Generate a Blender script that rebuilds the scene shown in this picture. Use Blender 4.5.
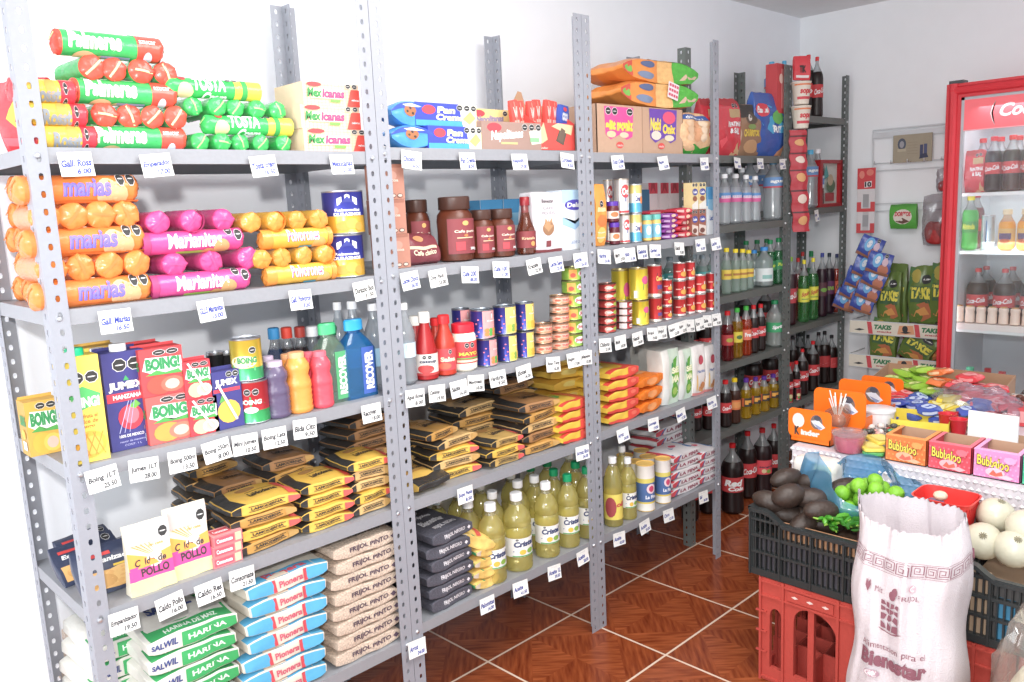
import bpy, bmesh, math, random
from mathutils import Vector, Matrix, noise
PI = math.pi
for o in list(bpy.data.objects):
    bpy.data.objects.remove(o)
SC = bpy.context.scene
COL = SC.collection
RND = random.Random(7)

# ---------------------------------------------------------------- camera
CAM = Vector((-0.497, -1.879, 1.587)); YAW, PITCH, ROLL, FPX = 0.770, 0.163, -0.046, 827.4
_f = Vector((math.sin(YAW)*math.cos(PITCH), math.cos(YAW)*math.cos(PITCH), -math.sin(PITCH)))
_r0 = Vector((math.cos(YAW), -math.sin(YAW), 0)); _u0 = _r0.cross(_f)
_r = _r0*math.cos(ROLL)+_u0*math.sin(ROLL); _u = _u0*math.cos(ROLL)-_r0*math.sin(ROLL)
cd = bpy.data.cameras.new('camera'); cam = bpy.data.objects.new('camera', cd); COL.objects.link(cam)
m = Matrix.Identity(4)
for i in range(3):
    m[i][0], m[i][1], m[i][2], m[i][3] = _r[i], _u[i], -_f[i], CAM[i]
cam.matrix_world = m
cd.sensor_width = 36; cd.lens = FPX/1024*36; cd.clip_start = 0.02
SC.camera = cam
# ---------------------------------------------------------------- light and exposure
SC.view_settings.view_transform = 'Standard'; SC.view_settings.look = 'None'
SC.view_settings.exposure = 0.0; SC.view_settings.gamma = 1
w = bpy.data.worlds.new('world'); SC.world = w; w.use_nodes = True
bg = w.node_tree.nodes['Background']; bg.inputs[0].default_value = (0.88, 0.95, 1.0, 1); bg.inputs[1].default_value = 1.3

def area(name, loc, target, size, power, color=(1, 1, 1), size_y=None):
    l = bpy.data.lights.new(name, 'AREA'); l.energy = power; l.color = color
    l.shape = 'RECTANGLE' if size_y else 'DISK'; l.size = size
    if size_y: l.size_y = size_y
    o = bpy.data.objects.new(name, l); COL.objects.link(o); o.location = loc
    o.rotation_euler = (Vector(target)-Vector(loc)).to_track_quat('-Z', 'Y').to_euler()
    return o
area('camera_flash', (-0.62, -1.98, 1.86), (1.0, 0.3, 1.15), 0.10, 38, (1.0, 0.985, 0.96))
area('overhead_fill', (1.1, -1.2, 2.52), (1.1, -1.0, 0), 1.3, 48, (1.0, 0.98, 0.95))  # added overhead area light for soft fill
area('doorway_daylight', (-1.6, -1.0, 1.5), (0.6, 0.4, 1.1), 1.6, 40, (0.95, 0.98, 1.0))

# ---------------------------------------------------------------- measuring helpers: a line of sight meets a plane
def Xat(px, y, z):
    d0 = Vector((0, y, z))-Vector((0, CAM.y, CAM.z)); d0.x = -CAM.x
    k = (px-512)/FPX
    return (k*d0.dot(_f)-d0.dot(_r))/(_r.x-k*_f.x)
def Zat(py, x, y):
    d0 = Vector((x-CAM.x, y-CAM.y, -CAM.z)); k = (341-py)/FPX
    return (k*d0.dot(_f)-d0.dot(_u))/(_u.z-k*_f.z)
def Yat(px, x, z):
    d0 = Vector((x-CAM.x, -CAM.y, z-CAM.z)); k = (px-512)/FPX
    return (k*d0.dot(_f)-d0.dot(_r))/(_r.y-k*_f.y)
def ray(px, py, ax, v):
    d = _r*((px-512)/FPX)+_u*((341-py)/FPX)+_f
    return CAM+d*((v-CAM[ax])/d[ax])

# ---------------------------------------------------------------- materials
def lin(h):
    c = [int(h[i:i+2], 16)/255 for i in (0, 2, 4)]
    return tuple((x/12.92 if x <= .04045 else ((x+.055)/1.055)**2.4) for x in c)+(1,)
MC = {}
PRE = {  # rough, metallic, bump strength, bump scale, mottling
    'paper': (.62, 0, .05, 60, .06), 'foil': (.26, 0, .35, 28, .10), 'film': (.33, 0, .22, 40, .08),
    'plas': (.38, 0, .05, 20, .06), 'metal': (.33, .9, .05, 40, .08), 'tin': (.3, .55, .03, 30, .05),
    'steel': (.48, .15, .04, 90, .06), 'matte': (.8, 0, .15, 80, .10), 'cloth': (.9, 0, .4, 300, .08),
    'wall': (.9, 0, .05, 12, .02), 'skin': (.5, 0, .3, 60, .35), 'speck': (.55, 0, .3, 170, .75), 'ink': (.5, 0, 0, 20, .02)}
def M(hexc, pre='paper'):
    k = (hexc, pre)
    if k in MC: return MC[k]
    mt = bpy.data.materials.new(pre+'_'+hexc); mt.use_nodes = True; MC[k] = mt
    nt = mt.node_tree; N = nt.nodes; L = nt.links; b = N['Principled BSDF']
    c = lin(hexc)
    if pre in ('foil', 'film', 'paper', 'tin'):   # overexposed, veiled paleness put into the colour of printed packaging
        g_ = sum(c[:3])/3; c = tuple((.9*x+.06*g_+.035)*.86 for x in c[:3])+(1,)
    tc = N.new('ShaderNodeTexCoord')
    if pre in ('clear', 'oil', 'pet', 'wrap', 'glass', 'thick'):
        # see-through plastic: colour-filtered transmission plus a gloss coat and a little scattered colour
        out = N['Material Output']; N.remove(b)
        tr = N.new('ShaderNodeBsdfTransparent'); tr.inputs[0].default_value = tuple(x*.5+.5 for x in c[:3])+(1,)
        gl = N.new('ShaderNodeBsdfGlossy'); gl.inputs['Roughness'].default_value = .12
        df = N.new('ShaderNodeBsdfDiffuse'); df.inputs[0].default_value = c
        tl = N.new('ShaderNodeBsdfTranslucent'); tl.inputs[0].default_value = c
        no = N.new('ShaderNodeTexNoise'); no.inputs['Scale'].default_value = 30
        L.new(tc.outputs['Object'], no.inputs['Vector'])
        bu = N.new('ShaderNodeBump'); bu.inputs['Strength'].default_value = .5 if pre in ('wrap', 'thick') else .12
        L.new(no.outputs['Fac'], bu.inputs['Height'])
        for n_ in (gl, df): L.new(bu.outputs[0], n_.inputs['Normal'])
        a1 = N.new('ShaderNodeMixShader'); a1.inputs[0].default_value = .5
        L.new(df.outputs[0], a1.inputs[1]); L.new(tl.outputs[0], a1.inputs[2])
        a2 = N.new('ShaderNodeMixShader'); a2.inputs[0].default_value = {'clear': .22, 'pet': .42, 'oil': .36, 'wrap': .2, 'thick': .42, 'glass': .03}[pre]
        L.new(tr.outputs[0], a2.inputs[1]); L.new(a1.outputs[0], a2.inputs[2])
        lw = N.new('ShaderNodeLayerWeight'); lw.inputs[0].default_value = .25
        mp = N.new('ShaderNodeMapRange'); mp.inputs[3].default_value = .05; mp.inputs[4].default_value = .55
        L.new(lw.outputs['Fresnel'], mp.inputs[0])
        a3 = N.new('ShaderNodeMixShader'); L.new(mp.outputs[0], a3.inputs[0])
        L.new(a2.outputs[0], a3.inputs[1]); L.new(gl.outputs[0], a3.inputs[2])
        L.new(a3.outputs[0], out.inputs[0])
        return mt
    r, me, bs, sc, mo = PRE[pre]
    b.inputs['Roughness'].default_value = r; b.inputs['Metallic'].default_value = me
    no = N.new('ShaderNodeTexNoise'); no.inputs['Scale'].default_value = sc; no.inputs['Detail'].default_value = 3
    L.new(tc.outputs['Object'], no.inputs['Vector'])
    mx = N.new('ShaderNodeMix'); mx.data_type = 'RGBA'
    mx.inputs[6].default_value = tuple(x*(1-mo) for x in c[:3])+(1,)
    mx.inputs[7].default_value = tuple(min(1, x*(1+mo)) for x in c[:3])+(1,)
    L.new(no.outputs['Fac'], mx.inputs[0]); L.new(mx.outputs[2], b.inputs['Base Color'])
    if bs:
        bu = N.new('ShaderNodeBump'); bu.inputs['Strength'].default_value = bs; bu.inputs['Distance'].default_value = .01
        L.new(no.outputs['Fac'], bu.inputs['Height']); L.new(bu.outputs[0], b.inputs['Normal'])
    return mt
def asmat(x):
    if not isinstance(x, str): return x
    return M(*(x.split(':') if ':' in x else (x, 'paper')))

# ---------------------------------------------------------------- text outlines
TC = {}
def glyphs(s, bold=.02, slant=0, cut=False):
    k = (s, bold, slant, cut)
    if k in TC: return TC[k]
    cu = bpy.data.curves.new('t', 'FONT'); cu.body = s; cu.offset = bold; cu.shear = slant; cu.resolution_u = 3
    ob = bpy.data.objects.new('t', cu); COL.objects.link(ob)
    dg = bpy.context.evaluated_depsgraph_get()
    me = bpy.data.meshes.new_from_object(ob.evaluated_get(dg))
    if cut and len(me.vertices):
        # slice the flat letters so that they can follow a curved surface
        bm = bmesh.new(); bm.from_mesh(me); bmesh.ops.remove_doubles(bm, verts=bm.verts[:], dist=1e-5); bmesh.ops.triangulate(bm, faces=bm.faces[:])
        xs = [v.co.x for v in bm.verts]; ys = [v.co.y for v in bm.verts]; x0, x1, y0, y1 = min(xs), max(xs), min(ys), max(ys)
        for i in range(1, 6): bmesh.ops.bisect_plane(bm, geom=bm.verts[:]+bm.edges[:]+bm.faces[:], plane_co=(0, y0+(y1-y0)*i/6, 0), plane_no=(0, 1, 0))
        nx = max(4, len(s)*2)
        for i in range(1, nx): bmesh.ops.bisect_plane(bm, geom=bm.verts[:]+bm.edges[:]+bm.faces[:], plane_co=(x0+(x1-x0)*i/nx, 0, 0), plane_no=(1, 0, 0))
        bmesh.ops.triangulate(bm, faces=bm.faces[:])
        bm.to_mesh(me); bm.free()
    vs = [(v.co.x, v.co.y) for v in me.vertices]; fs = [tuple(p.vertices) for p in me.polygons]
    bpy.data.objects.remove(ob); bpy.data.curves.remove(cu); bpy.data.meshes.remove(me)
    if vs:
        x0 = min(v[0] for v in vs); x1 = max(v[0] for v in vs); y0 = min(v[1] for v in vs); y1 = max(v[1] for v in vs)
        vs = [((x-x0)/max(x1-x0, 1e-6), (y-y0)/max(y1-y0, 1e-6)) for x, y in vs]
    TC[k] = (vs, fs)
    return TC[k]

# ---------------------------------------------------------------- mesh collector
class MB:
    def __init__(s): s.v = []; s.f = []; s.m = []; s.mats = []
    def mi(s, mat):
        mat = asmat(mat)
        if mat not in s.mats: s.mats.append(mat)
        return s.mats.index(mat)
    def add(s, vs, fs, mat):
        b = len(s.v); s.v.extend(tuple(v) for v in vs); i = s.mi(mat)
        for f in fs: s.f.append(tuple(b+k for k in f)); s.m.append(i)
        return s
    def box(s, x0, x1, y0, y1, z0, z1, mat, rot=None):
        vs = [(x, y, z) for z in (z0, z1) for y in (y0, y1) for x in (x0, x1)]
        if rot is not None: vs = [rot @ Vector(v) for v in vs]
        return s.add(vs, [(0, 2, 3, 1), (4, 5, 7, 6), (0, 1, 5, 4), (2, 6, 7, 3), (0, 4, 6, 2), (1, 3, 7, 5)], mat)
    def grid(s, fn, nu, nv, mat, closed=False):
        vs = [fn(i/nu, j/nv) for j in range(nv+1) for i in range(nu+1)]
        fs = [(j*(nu+1)+i, j*(nu+1)+i+1, (j+1)*(nu+1)+i+1, (j+1)*(nu+1)+i) for j in range(nv) for i in range(nu)]
        return s.add(vs, fs, mat)
    def lathe(s, prof, mat, seg=20, org=(0, 0, 0), tw=None, squash=1):
        """prof: [(r, z)] or [(r, z, mat)]: the material of the band below that point"""
        ox, oy, oz = org; n = len(prof); b = len(s.v)
        for k, p in enumerate(prof):
            for i in range(seg):
                a = 2*PI*i/seg; r = p[0]*(tw(a, p[1]) if tw else 1)
                s.v.append((ox+r*math.cos(a), oy+r*math.sin(a)*squash, oz+p[1]))
        for k in range(n-1):
            mm = s.mi(prof[k+1][2] if len(prof[k+1]) > 2 else mat)
            for i in range(seg):
                j = (i+1) % seg
                s.f.append((b+k*seg+i, b+k*seg+j, b+(k+1)*seg+j, b+(k+1)*seg+i)); s.m.append(mm)
        for k, rev in ((0, True), (n-1, False)):
            if prof[k][0] > 1e-5:
                q = [b+k*seg+i for i in range(seg)]
                s.f.append(tuple(reversed(q)) if rev else tuple(q)); s.m.append(s.mi(mat))
        return s
    def tube(s, pts, r, mat, seg=6, closed=False):
        pts = [Vector(p) for p in pts]; n = len(pts); b = len(s.v); i = s.mi(mat)
        for k, p in enumerate(pts):
            t = ((pts[(k+1) % n]-pts[k-1]) if closed else (pts[min(k+1, n-1)]-pts[max(k-1, 0)])).normalized()
            a = t.cross(Vector((0, 0, 1)))
            if a.length < .1: a = t.cross(Vector((1, 0, 0)))
            a.normalize(); c = t.cross(a)
            rr = r[k] if isinstance(r, (list, tuple)) else r
            for q in range(seg):
                an = 2*PI*q/seg; s.v.append(tuple(p+a*(rr*math.cos(an))+c*(rr*math.sin(an))))
        for k in range(n if closed else n-1):
            k2 = (k+1) % n
            for q in range(seg):
                q2 = (q+1) % seg
                s.f.append((b+k*seg+q, b+k*seg+q2, b+k2*seg+q2, b+k2*seg+q)); s.m.append(i)
        if not closed:
            s.f.append(tuple(b+q for q in reversed(range(seg)))); s.m.append(i)
            s.f.append(tuple(b+(n-1)*seg+q for q in range(seg))); s.m.append(i)
        return s
    def ball(s, c, r, mat, nu=14, nv=9, fn=None):
        def g(u, v):
            a = 2*PI*u; e = PI*(v-.5)
            d = Vector((math.cos(a)*math.cos(e), math.sin(a)*math.cos(e), math.sin(e)))
            k = fn(d) if fn else 1
            rr = r if isinstance(r, (tuple, list)) else (r, r, r)
            return (c[0]+d.x*rr[0]*k, c[1]+d.y*rr[1]*k, c[2]+d.z*rr[2]*k)
        return s.grid(g, nu, nv, mat)
    def mesh(s, name, smooth=40):
        me = bpy.data.meshes.new(name); me.from_pydata(s.v, [], s.f)
        for mt in s.mats: me.materials.append(mt)
        me.polygons.foreach_set('material_index', s.m)
        if smooth:
            me.polygons.foreach_set('use_smooth', [True]*len(s.f))
            me.set_sharp_from_angle(angle=math.radians(smooth))
        me.update(); return me

# surfaces that can carry print: pt(face, u, v, off)
class Surf:
    def nrm(s, face, u, v):
        e = .004; a = Vector(s.p(face, u-e, v)); b = Vector(s.p(face, u+e, v)); c = Vector(s.p(face, u, v-e)); d = Vector(s.p(face, u, v+e))
        n = (b-a).cross(d-c)
        return n.normalized() if n.length > 1e-12 else Vector((0, -1, 0))
    def pt(s, face, u, v, off=0):
        q = Vector(s.p(face, u, v))
        return q+s.nrm(face, u, v)*off if off else q
FACES = 'FLRKTB'
def abc(face, u, v):
    a = 2*u-1; c = 2*v-1
    return {'F': (a, -1, c), 'L': (-1, -a, c), 'R': (1, a, c), 'K': (-a, 1, c), 'T': (a, c, 1), 'B': (a, -c, -1)}[face]
class Box(Surf):
    n = 1
    def __init__(s, w, d, h, top=None): s.w, s.d, s.h = w, d, h
    def p(s, face, u, v):
        a, b, c = abc(face, u, v); return (a*s.w/2, b*s.d/2, (c+1)*s.h/2)
class Bag(Surf):
    """soft filled packet; p: squareness, px/py/pz: how strongly it is pinched flat towards the ends of that axis"""
    def __init__(s, w, d, h, p=4, px=0, py=0, pz=0, thin='z', wr=.004, seed=0, n=10, q=3, ws=18, sag=0):
        s.w, s.d, s.h, s.pw, s.k, s.thin, s.wr, s.sd, s.n, s.q, s.ws, s.sag = w, d, h, p, (px, py, pz), thin, wr, seed*7.3, max(n, 6 if w < .09 else 15), q, ws, sag
    def p(s, face, u, v):
        a, b, c = abc(face, max(-.02, min(1.02, u)), max(-.02, min(1.02, v)))
        k = (abs(a)**s.pw+abs(b)**s.pw+abs(c)**s.pw)**(-1/s.pw)
        m = 1
        for t, w in zip((a, b, c), s.k):
            if w: m *= 1-w*min(1, abs(t))**s.q
        # keep the pinched axes square so that seals stay straight
        kk = k if not any(s.k) else .86+.14*k
        ax, by, cz = a*kk, b*kk, c*kk
        if s.thin == 'z': cz = c*k*m
        elif s.thin == 'y': by = b*k*m
        else: ax = a*k*m
        P = Vector((ax*s.w/2, by*s.d/2, cz*s.h/2+s.h/2))
        if s.sag: P.z += -s.sag*(a*a)*s.h
        if s.wr:
            nv = noise.noise_vector(P*s.ws+Vector((s.sd, s.sd*.7, s.sd*.3)))
            nv2 = noise.noise_vector(P*s.ws*2.7+Vector((s.sd, 0, s.sd)))
            P += nv*s.wr+nv2*s.wr*.28
        P.z = min(max(P.z, 0), s.h*1.01)
        return P
class Cyl(Surf):
    """upright round surface: u goes once round, u=.5 faces the front (-y); prof [(r, z)] from bottom to top"""
    n = 20
    def __init__(s, prof, sx=1, sy=1): s.prof = prof; s.sx = sx; s.sy = sy
    def p(s, face, u, v):
        z0 = s.prof[0][1]; z1 = s.prof[-1][1]; z = z0+(z1-z0)*v
        r = s.prof[-1][0]
        for (ra, za), (rb, zb) in zip(s.prof, s.prof[1:]):
            if z <= zb+1e-9:
                r = ra+(rb-ra)*max(0, z-za)/max(zb-za, 1e-9); break
        a = (u-.5)*2*PI-PI/2
        return (r*math.cos(a)*s.sx, r*math.sin(a)*s.sy, z)
class LCyl(Surf):
    """lying round surface along x; v goes round from the bottom front (0) to the top back (1)"""
    n = 16
    def __init__(s, L, r, bul=0): s.L, s.r, s.b = L, r, bul
    def p(s, face, u, v):
        a = -PI*.62+(v-.09)*PI*1.24; r = s.r*(1+s.b*math.sin(u*40))
        return ((u-.5)*s.L, -r*math.cos(a), r+r*math.sin(a))
def deco(mb, sf, items, off=.0006, step=.00012):
    """items: (kind, face, u0, v0, u1, v1, mat[, text[, slant[, bold]]]); r rectangle, e ellipse, t text, o warning octagon"""
    for k, it in enumerate(items):
        kind, face, u0, v0, u1, v1, mat = it[:7]; o = off+k*step
        if kind == 'r':
            nu = max(1, int(sf.n*abs(u1-u0)+.99)); nv = max(1, int(sf.n*abs(v1-v0)+.99))
            mb.grid(lambda a, b: sf.pt(face, u0+(u1-u0)*a, v0+(v1-v0)*b, o), nu, nv, mat)
        elif kind in 'eo':
            cu, cv, ru, rv = (u0+u1)/2, (v0+v1)/2, (u1-u0)/2, (v1-v0)/2; n = 14 if kind == 'e' else 8; a0 = 0 if kind == 'e' else PI/8
            def disc(ru, rv, mt, o):
                vs = [sf.pt(face, cu, cv, o)]+[sf.pt(face, cu+ru*f*math.cos(2*PI*i/n+a0), cv+rv*f*math.sin(2*PI*i/n+a0), o) for f in (.5, 1) for i in range(n)]
                fs = [(0, 1+i, 1+(i+1) % n) for i in range(n)]+[(1+i, 1+n+i, 1+n+(i+1) % n, 1+(i+1) % n) for i in range(n)]
                mb.add(vs, fs, mt)
            if kind == 'e': disc(ru, rv, mat, o)
            else:
                disc(ru, rv, 'f4f4f4', o); disc(ru*.9, rv*.9, '141414', o+.00015)
                disc(ru*.6, rv*.1, 'e8e8e8', o+.0003)
        elif kind == 'p':   # polygon: it[7] is a list of (u, v) inside the rectangle
            vs = [sf.pt(face, u0+(u1-u0)*a, v0+(v1-v0)*b, o) for a, b in it[7]]
            c = sum((Vector(v) for v in vs), Vector())/len(vs); n = len(vs)
            cu = sum(a for a, b in it[7])/n; cv = sum(b for a, b in it[7])/n
            mb.add([sf.pt(face, u0+(u1-u0)*cu, v0+(v1-v0)*cv, o)]+vs, [(0, 1+i, 1+(i+1) % n) for i in range(n)], mat)
        elif kind == 't':
            sl = it[8] if len(it) > 8 else 0; bo = it[9] if len(it) > 9 else .02
            rise = it[10] if len(it) > 10 else 0
            vs, fs = glyphs(it[7], bo, sl, sf.n > 1)
            mb.add([sf.pt(face, u0+(u1-u0)*a, v0+(v1-v0)*b+rise*(a-.5), o) for a, b in vs], fs, mat)
def shell(mb, sf, mats, n=None):
    """all six faces of a box-like surface; mats: one material or a dict by face"""
    nn = n or sf.n
    for f in FACES:
        mt = mats.get(f, mats.get('*')) if isinstance(mats, dict) else mats
        mb.grid(lambda a, b: sf.p(f, a, b), nn, nn, mt)

# ---------------------------------------------------------------- things, parts, copies
def parts(*ps): return list(ps)
def inst(P, loc, label, cat=None, group=None, rz=0, s=(1, 1, 1), rx=0, ry=0, kind=None):
    """P = (name, root mesh or None, [(part name, mesh, [sub-parts])], category). Copies share mesh data."""
    name, me, ps, c = P
    o = bpy.data.objects.new(name, me); COL.objects.link(o)
    o.location = loc; o.rotation_euler = (rx, ry, rz); o.scale = s if isinstance(s, (tuple, list)) else (s, s, s)
    if kind: o['kind'] = kind
    if kind != 'structure':
        o['label'] = label; o['category'] = cat or c
        if group: o['group'] = group
    def kids(par, lst):
        for q in lst:
            ch = bpy.data.objects.new(q[0], q[1]); COL.objects.link(ch); ch.parent = par
            if len(q) > 3 and q[3]: ch['label'] = q[3]
            if len(q) > 4 and q[4]: ch.location = q[4]
            kids(ch, q[2] if len(q) > 2 else [])
    kids(o, ps)
    return o
def struct(name, mb, smooth=40):
    o = bpy.data.objects.new(name, mb.mesh(name, smooth)); COL.objects.link(o); o['kind'] = 'structure'; return o
ORD = ['first', 'second', 'third', 'fourth', 'fifth', 'sixth', 'seventh', 'eighth', 'ninth', 'tenth', 'eleventh', 'twelfth', 'thirteenth', 'fourteenth', 'fifteenth']
TIER = ['lowest', 'second lowest', 'third up', 'fourth up', 'fifth up', 'sixth up', 'seventh up', 'eighth up', 'ninth up']
def tier(k, n): return 'topmost' if k == n-1 and n > 1 else TIER[k]
# ================================================================ the room
WY, WX, CZ = 0.50, 4.25, 2.575
struct('wall_back', MB().box(-1.6, WX+.1, WY, WY+.1, 0, CZ+.1, 'f1f3f8:wall'), 0)
struct('wall_far', MB().box(WX, WX+.1, -3.2, WY, 0, CZ+.1, 'f3f5f8:wall'), 0)
struct('ceiling', MB().box(-1.6, WX+.1, -3.2, WY+.1, CZ, CZ+.1, 'e9e9ea:wall'), 0)
def floor_mat():
    mt = bpy.data.materials.new('terracotta_tiles'); mt.use_nodes = True; nt = mt.node_tree; N = nt.nodes; L = nt.links
    b = N['Principled BSDF']; tc = N.new('ShaderNodeTexCoord'); sx = N.new('ShaderNodeSeparateXYZ'); L.new(tc.outputs['Object'], sx.inputs[0])
    def mth(op, a, b_=None, c_=None):
        n = N.new('ShaderNodeMath'); n.operation = op
        for i, q in enumerate((a, b_, c_)):
            if q is None: continue
            if isinstance(q, (int, float)): n.inputs[i].default_value = q
            else: L.new(q, n.inputs[i])
        return n.outputs[0]
    T = .443
    u = mth('SUBTRACT', mth('FRACT', mth('DIVIDE', mth('ADD', sx.outputs[0], -1.285+T*20), T)), .5)
    v = mth('SUBTRACT', mth('FRACT', mth('DIVIDE', mth('ADD', sx.outputs[1], -.155+T*20), T)), .5)
    au, av = mth('ABSOLUTE', u), mth('ABSOLUTE', v)
    edge = mth('GREATER_THAN', mth('MAXIMUM', au, av), .491)
    quad = mth('GREATER_THAN', mth('MULTIPLY', u, v), 0)
    diag = mth('GREATER_THAN', mth('ADD', mth('MULTIPLY', au, 1.0), av), .5)
    flip = mth('ABSOLUTE', mth('SUBTRACT', quad, diag))
    cu = N.new('ShaderNodeCombineXYZ'); cu2 = N.new('ShaderNodeCombineXYZ')
    s1 = mth('ADD', u, v); s2 = mth('SUBTRACT', u, v)
    L.new(mth('MULTIPLY', s1, 14), cu.inputs[0]); L.new(mth('MULTIPLY', s2, 1.6), cu.inputs[1])
    L.new(mth('MULTIPLY', s1, 1.6), cu2.inputs[0]); L.new(mth('MULTIPLY', s2, 14), cu2.inputs[1])
    vm = N.new('ShaderNodeMix'); vm.data_type = 'VECTOR'; L.new(flip, vm.inputs[0]); L.new(cu.outputs[0], vm.inputs[4]); L.new(cu2.outputs[0], vm.inputs[5])
    no = N.new('ShaderNodeTexNoise'); no.inputs['Scale'].default_value = 1.6; no.inputs['Detail'].default_value = 4
    L.new(vm.outputs[1], no.inputs['Vector'])
    cr = N.new('ShaderNodeValToRGB'); e = cr.color_ramp.elements
    e[0].position = .3; e[0].color = lin('702f18'); e[1].position = .72; e[1].color = lin('a65a34')
    L.new(no.outputs['Fac'], cr.inputs[0])
    tn = N.new('ShaderNodeMix'); tn.data_type = 'RGBA'; tn.blend_type = 'MULTIPLY'
    L.new(mth('MULTIPLY', flip, .28), tn.inputs[0]); L.new(cr.outputs[0], tn.inputs[6]); tn.inputs[7].default_value = lin('c8a090')
    mx = N.new('ShaderNodeMix'); mx.data_type = 'RGBA'; L.new(edge, mx.inputs[0]); L.new(tn.outputs[2], mx.inputs[6]); mx.inputs[7].default_value = lin('d8c4b0')
    L.new(mx.outputs[2], b.inputs['Base Color'])
    L.new(mth('ADD', mth('MULTIPLY', edge, .5), .22), b.inputs['Roughness'])
    bu = N.new('ShaderNodeBump'); bu.inputs['Strength'].default_value = .3; bu.inputs['Distance'].default_value = .002; bu.invert = True
    L.new(edge, bu.inputs['Height']); L.new(bu.outputs[0], b.inputs['Normal'])
    return mt
struct('floor', MB().box(-1.6, WX+.1, -3.2, WY+.1, -.1, 0, floor_mat()), 0)

# ================================================================ steel racks
UX = [0, .855, 1.714, 2.56, 3.45, 4.143]; RD = .434; RH = 2.2; YS = .158
SZ = {1: [1.745, 1.413, 1.076, .741, .332], 2: [1.757, 1.424, 1.086, .746, .358], 3: [1.753, 1.426, 1.109, .756, .358],
      4: [1.763, 1.450, 1.124, .802, .480], 5: [1.97, 1.497, .885]}
PMESH = {}
def post_mesh(sx, sy, dark):
    k = (sx, sy, dark)
    if k in PMESH: return PMESH[k]
    mb = MB(); mt = '6c7270:steel' if dark else '9a9da6:steel'; W = .040; t = .0018; pit = .0355; n = 62  # darker steel paints in the dimmer light on the two far racks
    def plate(tr):
        for i in range(n):
            z0 = i*pit; z1 = z0+pit; zc = z0+pit/2; x0, x1 = 0, W; xc = W*.55
            outer = [(x0, z0), (xc, z0), (x1, z0), (x1, zc), (x1, z1), (xc, z1), (x0, z1), (x0, zc)]
            hw, hh = .0048, .0072
            inner = [(xc-hw*.75, zc-hh*.8), (xc, zc-hh), (xc+hw*.75, zc-hh*.8), (xc+hw, zc), (xc+hw*.75, zc+hh*.8), (xc, zc+hh), (xc-hw*.75, zc+hh*.8), (xc-hw, zc)]
            vs = [tr(a, b, 0) for a, b in outer+inner]+[tr(a, b, t) for a, b in outer+inner]
            fs = []
            for q in range(8):
                r = (q+1) % 8
                fs += [(q, r, 8+r, 8+q), (16+q, 24+q, 24+r, 16+r), (8+q, 8+r, 24+r, 24+q)]
            fs += [(2, 18, 19, 3), (3, 19, 20, 4)]
            if i == 0: fs += [(0, 16, 17, 1), (1, 17, 18, 2)]
            if i == n-1: fs += [(4, 20, 21, 5), (5, 21, 22, 6)]
            mb.add(vs, fs, mt)
    plate(lambda a, b, c: (sx*a, sy*c, b)); plate(lambda a, b, c: (sx*c, sy*a, b))
    PMESH[k] = mb.mesh('post', 0); return PMESH[k]
def shelf_mesh(w, d, dark, tint=None):
    mb = MB(); mt = '6b6f6c:steel' if dark else '96989e:steel'; h = .032; t = .0012; x0, x1, y0, y1 = .003, w-.003, .003, d-.003  # far rack shelves get their shade in the steel colour too
    mb.box(x0, x1, y0, y1, -t, 0, mt)
    for (a, b, c, e) in ((x0, x1, y0, y0+t), (x0, x1, y1-t, y1), (x0, x0+t, y0, y1), (x1-t, x1, y0, y1)): mb.box(a, b, c, e, -h, -t, mt)
    for (a, b, c, e) in ((x0, x1, y0, y0+.012), (x0, x1, y1-.012, y1)): mb.box(a, b, c, e, -h-t, -h, mt)
    mb.box(x0+.01, x1-.01, d*.5-.03, d*.5+.03, -.016, -t, mt)
    return mb.mesh('shelf', 0)
bolt_me = MB().lathe([(.0062, 0), (.0062, .002), (.004, .005), (0, .0055)], 'd5d7da:metal', 8).mesh('bolt', 40)
RN = {1: 'end rack', 2: 'second rack', 3: 'third rack', 4: 'shallow fourth rack', 5: 'corner rack'}
def rack(u, label):
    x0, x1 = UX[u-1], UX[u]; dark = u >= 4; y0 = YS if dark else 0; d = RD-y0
    r = bpy.data.objects.new('steel_rack', None); COL.objects.link(r); r.location = (x0, y0, 0)
    r['label'] = label; r['category'] = 'shelving rack'
    def kid(name, me, loc, par=r, rot=(0, 0, 0)):
        o = bpy.data.objects.new(name, me); COL.objects.link(o); o.parent = par; o.location = loc; o.rotation_euler = rot; return o
    w = x1-x0
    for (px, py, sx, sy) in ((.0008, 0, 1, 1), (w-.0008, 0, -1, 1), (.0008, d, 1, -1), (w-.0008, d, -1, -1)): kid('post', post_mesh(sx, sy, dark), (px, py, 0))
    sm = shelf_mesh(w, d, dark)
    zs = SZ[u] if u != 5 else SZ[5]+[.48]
    for z in zs:
        s = kid('shelf', sm, (0, 0, z))
        for bx in (.02, w-.02): kid('bolt', bolt_me, (bx, 0, -.017), s, (PI/2, 0, 0))
    return r
rack(1, 'grey slotted steel rack of cookies, juices, rice and beans at the row end')
rack(2, 'grey slotted steel rack holding coffee jars, vegetable cans and cooking oil')
rack(3, 'grey slotted steel rack holding red cans, flour bags and carton of snacks')
rack(4, 'shallow shade-darkened steel rack of water and soda bottles beside the third rack')
rack(5, 'shade-darkened steel rack of soda bottles standing in the room corner')
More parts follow.
